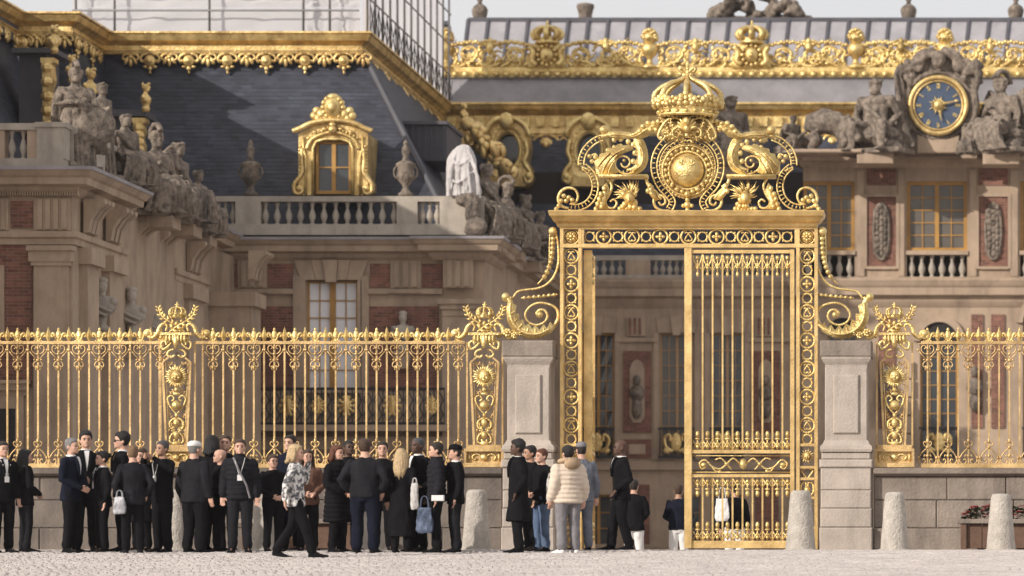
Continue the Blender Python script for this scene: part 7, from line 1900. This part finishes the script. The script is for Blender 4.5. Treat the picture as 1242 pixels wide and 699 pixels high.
# ------------------------------------------------------------------ bollards, planters, flowers
def bollard(label, px, Y, top, w, par=None):
    t = thing('bollard', label, 'bollard', (X(px, Y), Y, gz(Y)), 'stone bollards before the railing')
    k = Y / S; H = Z(top, Y) - gz(Y); r0, r1 = w / 2 * k, w / 2 * k * .68
    n = 20; m = MB(); rings = []; r = random.Random(px)
    for f in [-.05, 0, .04, .1, .2, .3, .4, .5, .6, .7, .8, .88, .93, .96, .985, 1.0]:
        rad = r0 + (r1 - r0) * min(1, f / .94)
        if f > .93: rad = r1 * sqrt(max(0.02, 1 - ((f - .93) / .075) ** 2 * .55)) if f < 1 else r1 * .62
        rings.append([V3(X(px, Y) + (rad + .008 * noise.noise(Vector((cos(2 * pi * i / n) * 3, sin(2 * pi * i / n) * 3 + px, f * 7)))) * cos(2 * pi * i / n), Y + rad * sin(2 * pi * i / n), gz(Y) + H * f + (.006 * r.uniform(-1, 1) if 0 < f < 1 else 0)) for i in range(n)])
    m.loft(rings); m.build('shaft', BOLL, t, True)
    m = MB(); m.lathe([(r0 * 1.16, -.06), (r0 * 1.15, .02), (r0 * 1.02, .035)], 20, (X(px, Y), Y, gz(Y))); m.build('foot', BOLL, t, True)
bollard('pale stone bollard standing before the closed gate leaf', 971, 57.2, 595, 37)
bollard('stone bollard right of the right pier, in front of the wall', 1085, 57.2, 597, 35)
bollard('stone bollard at far right in front of the red flowers', 1214, 57.2, 599, 36)
bollard('stone bollard left of the left pier, right of the man in a cap', 578, 57.4, 594, 36)
bollard('stone bollard half hidden between the white capped man and the man raising his hands', 213, 57.4, 594, 36)
bollard('stone bollard behind the woman in black with folded hands', 322, 57.4, 594, 36)
bollard('stone bollard hidden behind the broad man in the dark sweater', 452, 57.4, 594, 36)
def planter(label, px0, px1, Y, flowers):
    t = thing('planter_box', label, 'planter', (X((px0 + px1) / 2, Y), Y, 0))
    k = Y / S; x0, x1 = X(px0, Y), X(px1, Y); zt = Z(630, Y)
    m = MB(); m.block(x0 - .03, x1 + .03, Y - .34, Y - .26, zt - .075, zt, .01); m.build('front_rim', STONEW, t)
    m = MB(); m.block(x0 - .03, x1 + .03, Y + .26, Y + .34, zt - .075, zt, .01); m.build('back_rim', STONEW, t)
    for xx in (x0 + .03, x1 - .09):
        m = MB(); m.block(xx, xx + .1, Y - .3, Y + .3, 0, zt - .08, .01); m.build('end_post', WOOD, t)
    n = max(2, int((x1 - x0) / .28))
    for i in range(n):
        a = x0 + .13 + (x1 - x0 - .24) * i / n; b = x0 + .13 + (x1 - x0 - .24) * (i + 1) / n
        m = MB(); m.block(a + .004, b - .004, Y - .23 + random.uniform(-.006, .006), Y + .2, .04, zt - .08, .008); m.build('board', WOOD, t)
    m = MB(); m.box(x0 + .1, x1 - .1, Y - .24, Y + .24, zt - .08, zt - .02); m.build('soil', DARK, t)
planter('dark wooden planter box by the wall behind the walking blonde woman', 295, 430, 59.1, False)
planter('stone rimmed wooden planter box full of red flowers at far right', 1163, 1275, 59.1, True)
# flowers, counted as one mass
Yf = 59.1; r = random.Random(31)
m1, m2 = MB(), MB()
for i in range(420):
    px = r.uniform(1168, 1272); zb = Z(631, Yf); hgt = (.26 + .1 * noise.noise(Vector((px * .05, 0, 0)))) * r.random() ** .6 * min(1, (px - 1160) / 22)
    c = V3(X(px, Yf), Yf + r.uniform(-.24, .24), zb + hgt)
    if r.random() < .55:
        for q in range(6):
            a = 2 * pi * q / 6; R_ = r.uniform(.03, .045); d = V3(cos(a) * R_, sin(a) * R_, r.uniform(-.005, .02))
            s_ = V3(-sin(a), cos(a), 0) * R_ * .5
            m1.add([c, c + d * .6 + s_, c + d, c + d * .6 - s_ + V3(0, 0, .008)], [(0, 1, 2), (0, 2, 3)])
    else:
        for q in range(4):
            a = r.uniform(0, 2 * pi); L = r.uniform(.05, .10); d = V3(cos(a) * L, sin(a) * L, r.uniform(-.02, .05)); s_ = V3(-sin(a), cos(a), .3) * L * .28
            c2 = c - V3(0, 0, .03)
            m2.add([c2, c2 + d * .5 + s_, c2 + d, c2 + d * .5 - s_], [(0, 1, 2, 3)])
for mm, nm, mt, lb in ((m1, 'red_flowers', RED, 'mass of red flowers filling the planter at far right'), (m2, 'flower_leaves', LEAF, 'dark green leaves among the red flowers at far right')):
    me = bpy.data.meshes.new(nm); me.from_pydata([tuple(p) for p in mm.v], [], mm.f); me.update()
    tag(inst(nm, me, mt), lb, 'flowers' if nm == 'red_flowers' else 'leaves', kind='stuff')
# ------------------------------------------------------------------ thin haze over the court
hz = bpy.data.meshes.new('haze'); hb = MB(); hb.box(-75, 75, -30, 140, -3.5, 30); hz = hb.mesh('haze')
hm = bpy.data.materials.new('haze'); hm.use_nodes = True; hn = hm.node_tree
hn.nodes.remove(hn.nodes['Principled BSDF']); pv = hn.nodes.new('ShaderNodeVolumePrincipled')
pv.inputs['Color'].default_value = (.95, .93, .93, 1); pv.inputs['Density'].default_value = .00018; pv.inputs['Anisotropy'].default_value = .2
hn.links.new(pv.outputs[0], hn.nodes['Material Output'].inputs['Volume'])
tag(inst('haze', hz, hm), 'thin pale haze over the court', 'haze', kind='stuff')
